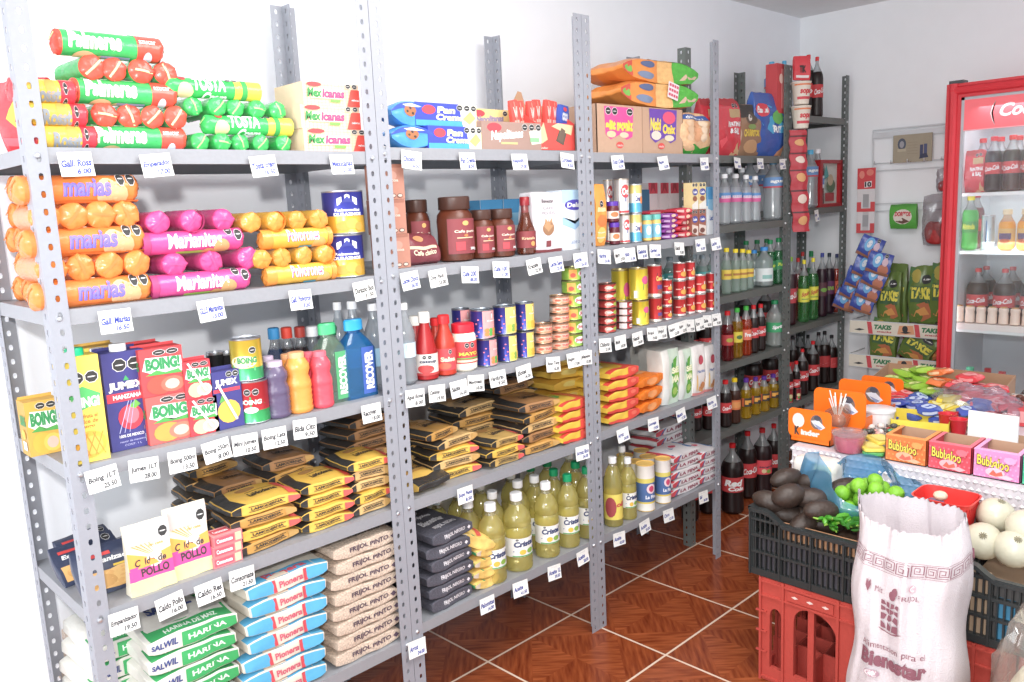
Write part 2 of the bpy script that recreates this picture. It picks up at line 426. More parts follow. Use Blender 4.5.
# ================================================================ goods: builders
def put(P, px0, px1, py, y, z, label, group=None, dz=None, d=None, rz=0, cat=None):
    """front face spans px0..px1 on the plane Y=y, stands on height z and reaches up to image row py (or has height dz)"""
    y = max(y, .016) if y < .15 else max(y, YS+.012) if abs(y-YS) < .02 else y
    X0, X1 = Xat(px0, y, z+.05), Xat(px1, y, z+.05); W, D, Hh = P[4]
    h = dz if dz else Zat(py, (X0+X1)/2, y)-z
    sx = (X1-X0)/W; sy = d/D if d else sx
    return inst(P[:4], ((X0+X1)/2, y+D*sy/2, z+.0008), label, cat, group, rz, (sx, sy, h/Hh))
def putc(P, px0, px1, py, y, z, label, group=None, rz=-.55, dz=None, cat=None):
    """upright round thing whose axis stands on the plane Y=y"""
    pc = (px0+px1)/2; X = Xat(pc, y, z+.05); W, D, Hh = P[4]
    r = (px1-px0)/2*(Vector((X, y, z))-CAM).dot(_f)/FPX
    f0 = YS if X > 2.62 else 0
    if y < f0+r+.005: y = f0+r+.005; X = Xat(pc, y, z+.05)
    h = dz if dz else Zat(py, X, y)-z
    s = r*2/W
    return inst(P[:4], (X, y, z+.0008), label, cat, group, rz, (s, s, h/Hh))
def boxp(name, cat, w, d, h, mats, items=(), extra=None):
    mb = MB(); sf = Box(w, d, h); shell(mb, sf, mats, 1); deco(mb, sf, items)
    return (name, mb.mesh(name, 30), extra or [], cat, (w, d, h))
def bagp(name, cat, w, d, h, mats, items=(), extra=None, **k):
    mb = MB(); sf = Bag(w, d, h, **k); shell(mb, sf, mats); deco(mb, sf, items, .0013)
    return (name, mb.mesh(name, 60), extra or [], cat, (w, d, h))
def canp(name, r, h, mats, items=(), rim='c9ccd2:metal', cat='can', lid=None):
    """mats: [(upto v, material)]"""
    mb = MB(); pr = [(r*.93, 0, rim), (r, .003, rim)]; e = .004
    for v, mt in mats: pr.append((r*.985, e+(h-2*e)*v, mt))
    pr.insert(2, (r*.985, .0042, rim))
    pr += [(r, h-.003, rim), (r, h, rim), (r*.93, h, rim), (r*.92, h-.003, rim), (r*.5, h-.0035, rim), (0, h-.0035, rim)]
    mb.lathe(pr, rim, 22)
    sf = Cyl([(r*.985, e), (r*.985, h-e)]); sf.n = 22; deco(mb, sf, items, .0005)
    return (name, mb.mesh(name), lid or [], cat, (2*r, 2*r, h))
def bottlep(name, prof, fill, liquid, shellmat, cap, label=None, items=(), cat='bottle', items_col=None, seg=18, capname='cap', sx=1):
    """prof [(r, z)]; liquid up to height fill; cap (r, h, material) sits on the last point; label (z0, z1, material)"""
    H_ = prof[-1][1]+cap[1]; R_ = max(p[0] for p in prof)
    mb = MB(); pr = []
    for (ra, za), (rb, zb) in zip(prof, prof[1:]):
        if not pr: pr.append((ra, za))
        if za < fill < zb:
            rm = ra+(rb-ra)*(fill-za)/(zb-za); pr.append((rm, fill, liquid)); pr.append((rb, zb, shellmat))
        else: pr.append((rb, zb, liquid if zb <= fill else shellmat))
    mb.lathe(pr, liquid, seg)
    c = MB(); cr, ch, cm = cap; zt = prof[-1][1]
    c.lathe([(cr, zt-.004), (cr*1.02, zt+ch*.2), (cr, zt+ch*.9), (cr*.85, zt+ch), (0, zt+ch)], cm, 14, tw=lambda a, z: 1+.03*math.cos(a*14))
    ps = [(capname, c.mesh(capname), [])]
    if label:
        z0, z1, lm = label; l = MB()
        band = [(.0007, z0)]
        def rad(z):
            for (ra, za), (rb, zb) in zip(prof, prof[1:]):
                if za <= z <= zb and zb > za: return ra+(rb-ra)*(z-za)/(zb-za)
            return R_
        rr = max(rad(z0), rad(z1), rad((z0+z1)/2))
        sf = Cyl([(rr+.0006, z0), (rr+.0006, z1)]); sf.n = 22
        l.grid(lambda a, b: sf.p('F', a, b), 22, 1, lm); deco(l, sf, items, .0006)
        ps.append(('label', l.mesh('label'), []))
    return (name, mb.mesh(name), ps, cat, (2*R_, 2*R_, H_))
def PROF(r, h, neck, waist=0, shoulder=.62, ribs=0):
    """soft-drink bottle outline"""
    p = [(r*.62, 0), (r*.9, .006*1), (r, h*.05)]
    n = 12
    for i in range(n+1):
        t = i/n; z = h*(.05+t*(shoulder-.05)); k = 1-waist*math.sin(PI*t)**2
        if ribs: k *= 1-.03*(i % 2)
        p.append((r*k, z))
    for t in (.2, .4, .6, .8, 1): p.append((neck+(r-neck)*((math.cos(t*PI)+1)/2)**.85, h*(shoulder+t*(.925-shoulder))))
    p.append((neck, h*.95)); p.append((neck*1.15, h*.952)); p.append((neck*1.15, h*.96)); p.append((neck, h*.965)); p.append((neck, h*.975))
    return p
def rollp(name, L, r, base, endm, items, fin='cfe8b0', cat='cookies', bul=.0, sd=0):
    mb = MB(); sf = LCyl(L, r)
    def fn(u, a):
        t = abs(2*u-1); x = (u-.5)*L; e = max(0, (t-.86)/.14)
        k = math.sqrt(max(0, 1-e**2.2)) if e else 1
        ang = 2*PI*a; wv = 1+e*.22*math.sin(6*ang+sd*2)+e*.14*math.sin(11*ang+sd)+e*.2*math.sin(2*ang+sd*1.7)+.05*noise.noise(Vector((u*9, math.cos(ang)*2, math.sin(ang)*2+sd)))
        if e > .99: k = .05
        return (x, -r*k*wv*math.cos(ang), r-r*k*wv*math.sin(ang)*-1)
    us = 22
    vs = []; fs = []
    knots = [0, .01, .025, .045, .07]+[.07+.86*i/8 for i in range(1, 8)]+[.93, .955, .975, .99, 1]
    na = 22
    for u in knots:
        for i in range(na): vs.append(fn(u, i/na))
    b = len(mb.v)
    nk = len(knots)
    fe = [(k*na+i, k*na+(i+1) % na, (k+1)*na+(i+1) % na, (k+1)*na+i) for k in range(nk-1) for i in range(na) if k < 4 or k >= nk-5]
    fb = [(k*na+i, k*na+(i+1) % na, (k+1)*na+(i+1) % na, (k+1)*na+i) for k in range(nk-1) for i in range(na) if 4 <= k < nk-5]
    mb.add(vs, fe, endm); mb.add(vs, fb, base)
    deco(mb, sf, items, .0007+.015*r)
    # the folded seal across each gathered end
    for s in (-1, 1):
        x = s*(L/2); t0 = 2.2+sd*1.1; ca, sa = math.cos(t0), math.sin(t0); W_ = r*.09
        q = [(c1*r*.85*ca-e1*W_*sa, c1*r*.85*sa+e1*W_*ca) for c1, e1 in ((-1, -1), (-1, 1), (0, 1), (1, 1), (1, -1), (0, -1))]
        dx = (-.005, -.005, .004, -.005, -.005, .004)
        mb.add([(x+s*d_, y_, r+z_) for (y_, z_), d_ in zip(q, dx)], [(0, 1, 2, 5), (5, 2, 3, 4)], fin)
    alts = [mb.mesh(name, 50)]
    if sd == 0: alts += [rollp(name, L, r, base, endm, [], fin, cat, bul, k+1)[1] for k in range(3)]
    return (name, alts[0], [], cat, (L, 2*r, 2*r), alts)
# ---------------------------------------------------------------- price cards
TAGM = {}
def tag_mesh(text, price, ink, w, h):
    k = (text, price, ink, w, h)
    if k not in TAGM:
        mb = MB(); t = .0006
        f = lambda a, b, o=0: ((a-.5)*w, -o-.004*(1-b)**2, (b-1)*h)
        mb.grid(lambda a, b: f(a, b), 1, 4, 'fbfbf8'); mb.grid(lambda a, b: f(1-a, b, -t), 1, 4, 'fbfbf8')
        class S_(Surf):
            n = 4
            def p(s, face, u, v): return f(u, v)
        s = S_(); n = len(text); ink = {'4a5aa8': '2c3c98'}.get(ink, ink)
        deco(mb, s, [('t', 'F', .06, .40, min(.96, .06+.10*n), .70, ink+':ink', text, .15, .035, .06), ('t', 'F', .48, .1, .9, .32, ink+':ink', price, .15, .035, .03),
                     ('r', 'F', .12, .2, .4, .212, 'b9b9bb:ink'), ('t', 'F', .3, .82, .72, .9, 'b0b0b4:ink', 'precio', 0, 0)], .0004)
        TAGM[k] = mb.mesh('price_card', 0)
    return TAGM[k]
SHN = {1: 'top shelf', 2: 'second shelf down', 3: 'third shelf down', 4: 'fourth shelf down', 5: 'bottom shelf'}
def tags(u, s, lst, ink='2a3c8e', w=.066, h=.050):
    z = SZ[u][s-1]-.010; y = -.0065 if u < 4 else YS-.0065
    for i, it in enumerate(lst):
        px, text, price = it[:3]; X = Xat(px, y, z-.02)
        ik = it[3] if len(it) > 3 else ink
        inst(('price_card', tag_mesh(text, price, ik, w, h), [], 'price tag'), (X, y-.001, z-.002*(i % 3)),
             'white handwritten price card, %s along the %s of the %s' % (ORD[i], SHN[s], RN[u]), None,
             'price cards on the %s of the %s' % (SHN[s], RN[u]), ry=RND.uniform(-.1, .12), rx=RND.uniform(-.10, .0), rz=RND.uniform(-.08, .08))
# ================================================================ end rack (unit 1)
u = 1; Z1, Z2, Z3, Z4, Z5 = SZ[1]
BK = '1c2c8e:ink'
tags(1, 1, [(75, 'Gall. Ross', '6.00'), (155, 'Emperador', '17.00'), (262, 'Tosta crem', '16.50'), (341, 'Mexicanas', '21.00')], '4a5aa8')
tags(1, 2, [(115, 'Gall. Marias', '16.50'), (210, 'GLLS Marianitas', '13.00'), (300, 'Gall. Polvoron', '13.50'), (363, 'Durazno Bon', '31.50', '222222')], '4a5aa8')
tags(1, 3, [(101, 'Boing 1LT', '25.50'), (144, 'Jumex 1LT', '28.00'), (182, 'Boing 500m', '13.50'), (215, 'Boing 250m', '8.00'), (245, 'Mini Jumex', '10.50'), (274, 'Boing Lata', '12.50'), (305, 'Bida Cito', '9.50'), (371, 'Recover', '18.00')], '2c2c34')
tags(1, 4, [(124, 'Empanizador', '19.50'), (169, 'Caldo Pollo', '16.00'), (208, 'Caldo Res', '16.50'), (242, 'Consomate', '21.50')], '2c2c34')
tags(1, 5, [(417, 'Arroz', '24.00')], '4a5aa8')

def rolls(P, layers, z, y, px1s, labels, group, ends_px=None, jit=.004):
    """alternate long rolls (one per layer, right end at px) and end-on rolls; labels(kind, layer, k)"""
    L, W, Hh = P[4]; r = W/2; zz = z
    for li, ly in enumerate(layers):
        if ly[0] == 'L':
            X1 = Xat(ly[1], y, zz+r)
            inst(P[:4], (X1-L/2, y+r, zz+.0005), labels('L', li, 0), None, group, RND.uniform(-.02, .02))
        else:
            a, b, n = ly[1:4]
            for k in range(n):
                px = a+(b-a)*(k+.5)/n; X = Xat(px, y+.0, zz+r)
                inst((P[0], P[5][(k+li) % 4], [], P[3]), (X, y+L*.34+.010*RND.random(), zz+.0005), labels('E', li, k), None, group, PI/2+RND.uniform(-.06, .06), (.68, RND.uniform(.95, 1.06), RND.uniform(.95, 1.0)))
        zz += W*.925
def rl(desc, pile, nl):
    def f(kind, li, k):
        if kind == 'L': return '%s lying sideways, %s layer of %s' % (desc, tier(li, nl), pile)
        return '%s end-on, %s in the %s layer of %s' % (desc, ORD[k], tier(li, nl), pile)
    return f
R1 = .0262
marias = rollp('cookie_roll', .25, .0295, 'fb8420:foil', 'f88a24:foil', [
    ('r', 'F', .3, .15, .98, .34, 'f89440:foil'), ('e', 'F', .62, .22, .80, .80, 'f9c48c'), ('e', 'F', .70, .2, .88, .72, 'f4b97e'), ('p', 'F', .45, .1, .68, .95, 'fbe3c0', [(0, 1), (.35, 1), (1, 0), (.6, 0)]),
    ('t', 'F', .36, .45, .74, .78, '6a5cc8', 'marias', .1, .04), ('t', 'F', .355, .46, .735, .79, '8474dc', 'marias', .1, .015),
    ('o', 'F', .79, .62, .865, .92, '000000'), ('o', 'F', .875, .62, .95, .92, '000000'), ('r', 'F', .82, .2, .96, .27, '6a3a94')], 'e07c10')
g = 'orange cookie rolls on the second shelf'
rolls(marias, [('L', 155), ('E', 40, 153, 4), ('L', 148), ('E', 35, 143, 4), ('L', 142)], Z2, .012, 0, rl('orange marias cookie roll', 'the pile', 5), g)
for j, yy in enumerate((.275, .345)):
    for li in range(5 if j == 0 else 4):
        inst(marias[:4], (.155+(li % 2)*.012, yy+.02, Z2+.0005+li*.0595*.97), 'orange cookie roll in the %s row behind, %s layer, over the rack side' % (ORD[j], tier(li, 5)), None, g, RND.uniform(-.05, .05))
marianitas = rollp('cookie_roll', .245, .0262, 'ec3c94:foil', 'e8388e:foil', [
    ('t', 'F', .22, .45, .74, .8, 'ffffff', 'Marianitas', .1, .035), ('r', 'F', .3, .24, .6, .36, 'a8d84a'), ('e', 'F', .55, .15, .68, .42, 'd9a060'), ('e', 'F', .66, .2, .82, .62, 'e0a868'),
    ('o', 'F', .78, .68, .86, .95, '0'*6), ('o', 'F', .87, .55, .95, .85, '0'*6), ('r', 'F', .0, .1, .06, .9, 'c02474')], 'd83088')
rolls(marianitas, [('L', 254), ('E', 158, 270, 3), ('L', 247), ('E', 146, 243, 3)], Z2, .012, 0, rl('pink marianitas cookie roll', 'the pink pile', 4), 'pink cookie rolls')
polvo = rollp('cookie_roll', .2, .0245, 'f8bc2c:foil', 'f49a24:foil', [
    ('r', 'F', .0, .1, .14, .95, 'ff9a20:foil'), ('t', 'F', .34, .5, .8, .84, 'f3389a', 'Polvorones', .1, .05), ('t', 'F', .335, .51, .795, .85, 'ffffff', 'Polvorones', .1, .01),
    ('e', 'F', .7, .15, .9, .6, 'f6b860'), ('r', 'F', .52, .2, .7, .36, '46b4d8'), ('r', 'F', .93, .1, 1, .9, 'ff9a20:foil')], 'e09010')
rolls(polvo, [('L', 337), ('E', 252, 339, 4), ('L', 333), ('E', 243, 334, 4)], Z2, .012, 0, rl('yellow polvorones cookie roll', 'the yellow pile', 4), 'yellow cookie rolls')
tinp = canp('peach_tin', .04, .115, [(.42, 'ffc528:tin'), (1, '2a36b4:tin')], [
    ('e', 'F', .40, .05, .52, .3, 'ffa21a'), ('e', 'F', .48, .1, .58, .36, 'ffb638'), ('e', 'F', .55, .04, .62, .26, 'ff9a14'),
    ('p', 'F', .42, .68, .58, .95, 'ffffff', [(0, 0), (1, 0), (1, .6), (.5, 1), (0, .6)]), ('p', 'F', .44, .72, .56, .9, '20309c', [(0, 0), (1, 0), (.5, 1)]),
    ('t', 'F', .40, .53, .6, .6, 'ffffff', 'Rebanadas', 0, .03), ('t', 'F', .39, .42, .61, .5, 'ffffff', 'DURAZNOS', 0, .05)])
for k in range(2):
    putc(tinp, 323, 364, 0, .055, Z2+k*.1155, 'blue and yellow peach tin, %s of two by the post' % ('lower', 'upper')[k], 'peach tins', -.35, dz=.115)
# top shelf of the end rack
ross = rollp('cookie_roll', .2, .0235, 'ffd23c:foil', 'f01c30:foil', [('r', 'F', .72, .0, .93, 1, 'f0203a:foil'), ('t', 'F', .3, .3, .72, .68, '9aa0a8', 'Rosst', 0, .05), ('e', 'F', .5, .5, .66, .9, 'ffae3a'),
    ('o', 'F', .76, .5, .83, .8, '0'*6), ('o', 'F', .76, .16, .83, .44, '0'*6)], 'c01020')
for k, px in enumerate((100, 93, 85)):
    X1 = Xat(px, .03, Z1+.02)
    inst(ross[:4], (X1-.065, .05, Z1+.001+k*.046), 'yellow and red cookie pack by the end post, %s of three' % ('lowest', 'middle', 'topmost')[k], None, 'yellow and red cookie packs', 0, (.65, 1, 1))
empe = rollp('cookie_roll', .235, .0265, '2cc862:foil', 'f84a2c:foil', [
    ('p', 'F', .02, .15, .70, .98, 'f6f4dc', [(0, 0), (.9, 0), (1, 1), (.15, 1)]), ('e', 'F', .16, .1, .36, .42, 'e8c890'), ('e', 'F', .34, .08, .52, .34, 'e8c890'),
    ('r', 'F', .72, .0, .93, 1, 'f24a30:foil'), ('p', 'F', .52, .1, .78, .95, '2cb85c:foil', [(0, 0), (.7, 0), (1, 1), (.6, 1)]),
    ('t', 'F', .12, .46, .58, .82, 'dfead0', 'Palmeras', .1, .06), ('t', 'F', .115, .48, .575, .84, 'ffffff', 'Palmeras', .1, .02),
    ('r', 'F', .4, .26, .66, .34, '88a0c0'), ('e', 'F', .78, .2, .86, .5, 'dfe8f8'), ('t', 'F', .74, .66, .9, .74, 'ffffff', 'azucar', 0, .02)], 'd8f0a8')
rolls(empe, [('L', 190), ('E', 96, 190, 4), ('L', 181), ('E', 80, 180, 4), ('L', 167)], Z1, .05, 0, rl('green and red cookie roll', 'the red pile', 5), 'green and red cookie rolls')
tosta = rollp('cookie_roll', .235, .0222, '28cc5a:foil', '2ed05e:foil', [
    ('r', 'F', .70, 0, 1, 1, 'ffe23a:foil'), ('t', 'F', .26, .5, .6, .9, 'ffffff', 'TOSTA', .1, .05), ('t', 'F', .36, .16, .62, .48, 'ffffff', 'Crem', .2, .05),
    ('e', 'F', .1, .2, .26, .7, 'f0e0a8'), ('r', 'F', .78, .2, .84, .9, '28b84c'), ('o', 'F', .62, .8, .68, .98, '0'*6), ('o', 'F', .69, .8, .75, .98, '0'*6), ('e', 'F', .12, .75, .2, .92, 'e03030')], 'b8e88a')
rolls(tosta, [('E', 192, 297, 5), ('L', 294), ('E', 186, 292, 5), ('L', 262)], Z1, .05, 0, rl('green tosta cookie roll', 'the green pile', 4), 'green cookie rolls')
mexi = boxp('cookie_box', 'cookies', .155, .12, .058, {'*': 'f7d7b4', 'R': 'e8402c', 'T': 'f9dfc0'}, [
    ('r', 'F', .0, .0, 1, 1, 'f9dcb8')]+[('r', 'F', .0, v/8, 1, v/8+.015, 'f0b894') for v in range(1, 8)]+[('r', 'F', k/16, 0, k/16+.007, 1, 'f0b894') for k in range(1, 14)]+[
    ('r', 'F', .12, .3, .7, .74, 'fbe4c4'), ('p', 'F', .76, 0, 1, .75, 'ee4030', [(0, 0), (1, 0), (1, 1), (.35, 1)]), ('e', 'F', .06, .8, .32, 1, 'ee3438'),
    ('t', 'F', .06, .34, .32, .74, '2c9a48', 'Mex', .15, .05), ('t', 'F', .32, .34, .72, .72, 'e0387c', 'icanas', .15, .05), ('r', 'F', .46, .16, .64, .28, '7cc44c'),
    ('o', 'F', .74, .78, .84, 1, '0'*6), ('o', 'F', .86, .78, .96, 1, '0'*6), ('t', 'F', .84, .22, .98, .34, 'ffffff', 'galletas', 0, .02)])
for k, (a, b) in enumerate(((303, 366), (300, 359), (302, 358))):
    put(mexi, a, b, 0, .035, Z1+k*.0585, 'cream and red box of cookies, %s of three stacked beside the post' % ('bottom', 'middle', 'top')[k], 'cream cookie boxes', dz=.058, d=.14)
put(mexi, 362, 376, 0, .2, Z1, 'cream cookie box lying far back against the wall', dz=.05)
redbag = bagp('snack_bag', 'chips', .15, .06, .2, 'e8102c:foil', [('p', 'F', .3, .3, .8, .8, 'ffd030', [(0, .3), (.6, 0), (1, .5), (.5, 1)]), ('p', 'L', .3, .4, .8, .8, 'ffb020', [(0, .3), (.6, 0), (1, .5), (.5, 1)]), ('r', 'F', .1, .1, .9, .2, 'ff5060')],
    px=0, pz=.8, thin='y', wr=.006, n=12)
for k, (x, y, rz, s) in enumerate(((.05, .17, -1.2, .78), (.085, .26, -1.0, .85), (.12, .35, -1.2, .9))):
    inst(redbag[:4], (x, y, Z1+.001), 'red bag of chips at the rack side, %s of a huddle' % ORD[k], None, 'red chips bags at the rack side', rz, s)

# third shelf: juices
def carton(w, d, h, main, side, items, cap=None, name='juice_carton', slope=False):
    mb = MB(); sf = Box(w, d, h)
    if slope:
        # gable-like slanted top
        hb = h*.87
        class G(Box):
            def p(s, face, u, v):
                a, b, c = abc(face, u, v); z = (c+1)*h/2
                if c > .5: z -= (c-.5)*2*(b*.5+.5)*0
                q = 1
                return (a*w/2*q, b*d/2-(0), z if c < 1 else h-(h-hb)*((1-b)/2)*.9)
        sf = G(w, d, h)
    shell(mb, sf, {'*': main, 'L': side, 'R': side}, 1); deco(mb, sf, items)
    mb.box(-w/2, w/2, d*.28, d*.3, h, h+.006, main)
    ex = []
    if cap:
        c = MB(); c.lathe([(cap[0], 0), (cap[0], .012), (cap[0]*.9, .014), (0, .014)], cap[1], 16, (0, -d*.12, h)); ex = [('cap', c.mesh('cap'), [])]
    return (name, mb.mesh(name, 30), ex, 'juice', (w, d, h))
SEAL = lambda u0, u1, v0, v1: [('o', 'F', u0, v0, (u0+u1)/2, v1, '0'*6), ('o', 'F', (u0+u1)/2, v0, u1, v1, '0'*6)]
jumex = carton(.082, .07, .19, '2b2a86', '343296', SEAL(.22, .92, .8, .94)+[
    ('t', 'F', .08, .6, .92, .7, 'ffffff', 'JUMEX', 0, .06), ('p', 'F', .44, .71, .58, .76, '30b060', [(0, 0), (1, 0), (.5, 1)]), ('p', 'F', .02, .5, .95, .59, 'e02848', [(0, 0), (.94, 0), (1, 1), (0, 1)]), ('t', 'F', .16, .525, .84, .57, 'ffffff', 'MANZANA', 0, .04),
    ('e', 'F', .22, .2, .82, .46, 'd8203c'), ('e', 'F', .36, .26, .72, .44, 'f07080'), ('p', 'F', .5, .41, .78, .5, '6cc040', [(0, .3), (.6, 1), (1, .4), (.5, 0)]),
    ('t', 'F', .2, .13, .78, .16, 'ffffff', '100% DE MEXICO', 0, .02), ('t', 'F', .2, .08, .8, .1, 'c8c8f0', 'nectar de manzana', 0, 0), ('t', 'F', .3, .04, .7, .06, 'c8c8f0', 'CONT. 1 L', 0, 0),
    ('t', 'L', .5, .6, .95, .68, 'ffffff', 'JUMEX', 0, .04), ('r', 'L', .2, .1, .45, .35, 'c8c8e4')]+[('p', 'F', .2+.12*i, .18, .9, .5, 'b4b8e4', [(0, 0), (.03, 0), (.45, 1), (.42, 1)]) for i in range(3)], (.016, 'f4f5f8:plas'))
put(jumex, 110, 152, 352, .05, Z3, 'tall blue apple juice carton with white cap, front one', 'blue juice cartons', d=.07)
put(jumex, 92, 128, 356, .135, Z3, 'tall blue juice carton standing behind the front blue one', 'blue juice cartons', d=.07)
boingL = carton(.07, .07, .2, 'ffe04a', 'ffd83c', SEAL(.2, .95, .74, .86)+[('p', 'F', .05, .5, .95, .72, '4cc464', [(0, .5), (.3, .9), (.5, 1), (1, .6), (.9, .2), (.4, 0)]), ('t', 'F', .05, .52, .9, .62, 'f8fff0', 'BOING!', 0, .05),
    ('t', 'F', .25, .42, .8, .46, 'c87820', 'Disfruta el', .1, .02), ('t', 'F', .25, .37, .8, .41, 'c87820', 'dulce de', .1, .02), ('t', 'F', .25, .32, .7, .36, 'c87820', 'Mango', .1, .02),
    ('e', 'F', .1, .04, .95, .3, 'ffb820'), ('e', 'F', .3, .07, .85, .25, 'ffc848')]+[('p', 'F', .2+.2*i, .06, .5+.2*i, .28, 'e89810', [(0, 0), (.1, 0), (1, 1), (.9, 1)]) for i in range(3)]+[('p', 'F', .2+.2*i, .06, .5+.2*i, .28, 'e89810', [(1, 0), (.9, 0), (0, 1), (.1, 1)]) for i in range(3)], (.017, '1cc48c:plas'))
put(boingL, 70, 108, 357, .012, Z3, 'tall yellow mango juice carton with green cap by the end post', d=.07)
def boing(c1, c2, fruit, f2, tagname, w=.075, d=.055, h=.11):
    return carton(w, d, h, c1, c2, SEAL(.3, .92, .84, .97)+[('p', 'F', .04, .45, .96, .82, 'ffffff', [(0, .3), (.2, .1), (1, 0), (1, .9), (.1, 1)]), ('t', 'F', .12, .54, .92, .8, '1c9a54', 'BOING!', 0, .07),
        ('e', 'F', .1, .02, .72, .42, fruit), ('e', 'F', .42, .04, .98, .38, f2), ('e', 'F', .52, .1, .86, .32, 'ffc0b0'), ('p', 'F', .1, .42, .95, .54, '4cae48', [(0, .2), (.3, 1), (.5, .3), (.9, .8), (1, 0)]),
        ('t', 'L', .3, .55, .95, .75, '1c9a54', 'BOING', 0, .05), ('r', 'L', .35, .1, .8, .26, 'f0f0f0'), ('e', 'L', .3, .3, .8, .48, fruit)])
bst = boing('e8343c', 'd42c34', 'f04830', 'f46a50', 's'); bgu = boing('f05a54', 'd83c3c', 'f8a438', 'f4785c', 'g'); bma = boing('e2b13c', 'c89a30', 'ffb92e', 'ffc94c', 'm')
hB = .112
put(bgu, 148, 194, 0, .035, Z3, 'red guava juice brick on the shelf under the strawberry one', 'half litre juice bricks', dz=hB, d=.06)
put(bst, 141, 184, 0, .035, Z3+hB+.001, 'red strawberry juice brick on top of the guava brick', 'half litre juice bricks', dz=hB-.002, d=.06)
put(bst, 132, 170, 0, .11, Z3, 'red juice brick behind, bottom of the rear pair', 'half litre juice bricks', dz=hB, d=.06)
put(bst, 128, 166, 0, .11, Z3+hB+.001, 'red juice brick behind, top of the rear pair', 'half litre juice bricks', dz=hB-.002, d=.06)
put(bma, 82, 122, 0, .20, Z3, 'yellow mango juice brick at the back, bottom of a pair', 'yellow mango bricks', dz=hB, d=.06)
put(bma, 80, 120, 0, .20, Z3+hB+.001, 'yellow mango juice brick at the back, top of a pair', 'yellow mango bricks', dz=hB-.002, d=.06)
put(bma, 28, 62, 0, .15, Z3, 'yellow mango juice brick alone beside the end post', 'yellow mango bricks', dz=.125, d=.06)
straw = MB().tube([(-.016, -.003, .085), (.012, -.003, .015)], .0022, 'fbe8ee:plas').mesh('straw')
bsm = boing('e02438', 'c41c30', 'f4c8a0', 'fbe6d0', 's', .048, .036, .088); bsm = bsm[:2]+(bsm[2]+[('straw', straw, [], None, (0, -.0185, 0))],)+bsm[3:]
bsm2 = (bsm[0], bsm[1], [('straw', straw, [], None, (0, -.0185, 0))], bsm[3], bsm[4])
for k, (a, b) in enumerate(((189, 218), (184, 211))):
    put(bsm2, a, b, 0, .03, Z3+k*.0905, 'small red juice box with straw, %s of two' % ('lower', 'upper')[k], 'small red juice boxes', dz=.0895, d=.035)
mj = carton(.05, .038, .105, '2b2a86', '343296', [('t', 'F', .12, .72, .88, .86, 'ffffff', 'JUMEX', 0, .05), ('r', 'F', .05, .64, .95, .7, 'e02848'), ('e', 'F', .12, .1, .9, .5, 'ffc23c'), ('p', 'F', .2, .46, .5, .6, '60b848', [(0, 0), (1, .3), (.4, 1)])]+SEAL(.5, .95, .88, .99))
mj = (mj[0], mj[1], [('straw', straw, [], None, (0, -.0195, 0))], mj[3], mj[4])
put(mj, 214, 243, 371, .03, Z3, 'small blue mango juice box with a pale straw', d=.036)
cg = canp('juice_can', .031, .118, [(.3, '30b868:tin'), (1, 'f0d838:tin')], [('e', 'F', .34, .3, .62, .62, 'f6f0c0'), ('t', 'F', .42, .42, .62, .58, '1c9a54', 'BOING', 0, .05), ('o', 'F', .54, .66, .62, .84, '0'*6), ('p', 'F', .36, .22, .6, .4, '48c070', [(0, 0), (1, 0), (1, .6), (0, 1)])])
cr_ = canp('juice_can', .031, .118, [(.3, '2cb860:tin'), (1, 'e02838:tin')], [('p', 'F', .34, .4, .64, .66, '2cb464', [(0, .3), (.5, 1), (1, .2), (.5, 0)]), ('t', 'F', .38, .46, .6, .58, 'f4f8e8', 'BOING', 0, .05), ('e', 'F', .42, .24, .56, .4, 'f8f0f0'), ('o', 'F', .43, .68, .5, .86, '0'*6), ('o', 'F', .51, .68, .58, .86, '0'*6)])
putc(cr_, 237, 269, 0, .05, Z3, 'red and green juice can under a yellow one', 'juice cans', dz=.108)
putc(cg, 231, 262, 0, .05, Z3+.109, 'yellow and green juice can stacked on the red one', 'juice cans', dz=.106)
dk = canp('juice_can', .031, .11, [(1, '1c1c24:tin')])
for k, (a, b) in enumerate(((211, 228), (222, 240))): putc(dk, a, b, 352, .16, Z3, 'dark can at the back, %s of two behind the straw boxes' % ORD[k], 'dark cans at the back')
def smallb(col, cap='d8b0b8:plas'):
    pr = [(.018, 0), (.021, .004)]+[(.021*(1-.05*(i % 2)), .01+i*.0055) for i in range(9)]+[(.0205, .064), (.017, .078), (.02, .09), (.0195, .1), (.014, .112), (.011, .116), (.011, .118)]
    return bottlep('juice_bottle', pr, .11, col, col, (.0125, .008, cap))
SB = {'purple': smallb('5a4a70:foil', 'c8b8d0:plas'), 'orange': smallb('ffa030:foil', 'f0b080:plas'), 'red': smallb('f04058:foil', 'e07080:plas')}
for c, a, b, y, py, lb in (('purple', 264, 290, .035, 361, 'grape purple'), ('orange', 286, 312, .035, 352, 'orange'), ('red', 311, 333, .035, 351, 'strawberry red'), ('orange', 280, 300, .085, 354, 'half hidden orange'), ('red', 301, 320, .08, 352, 'half hidden red'), ('purple', 262, 280, .085, 356, 'half hidden purple')):
    putc(SB[c], a, b, py, y, Z3, lb+' ribbed little juice bottle without a label', 'ribbed little juice bottles')
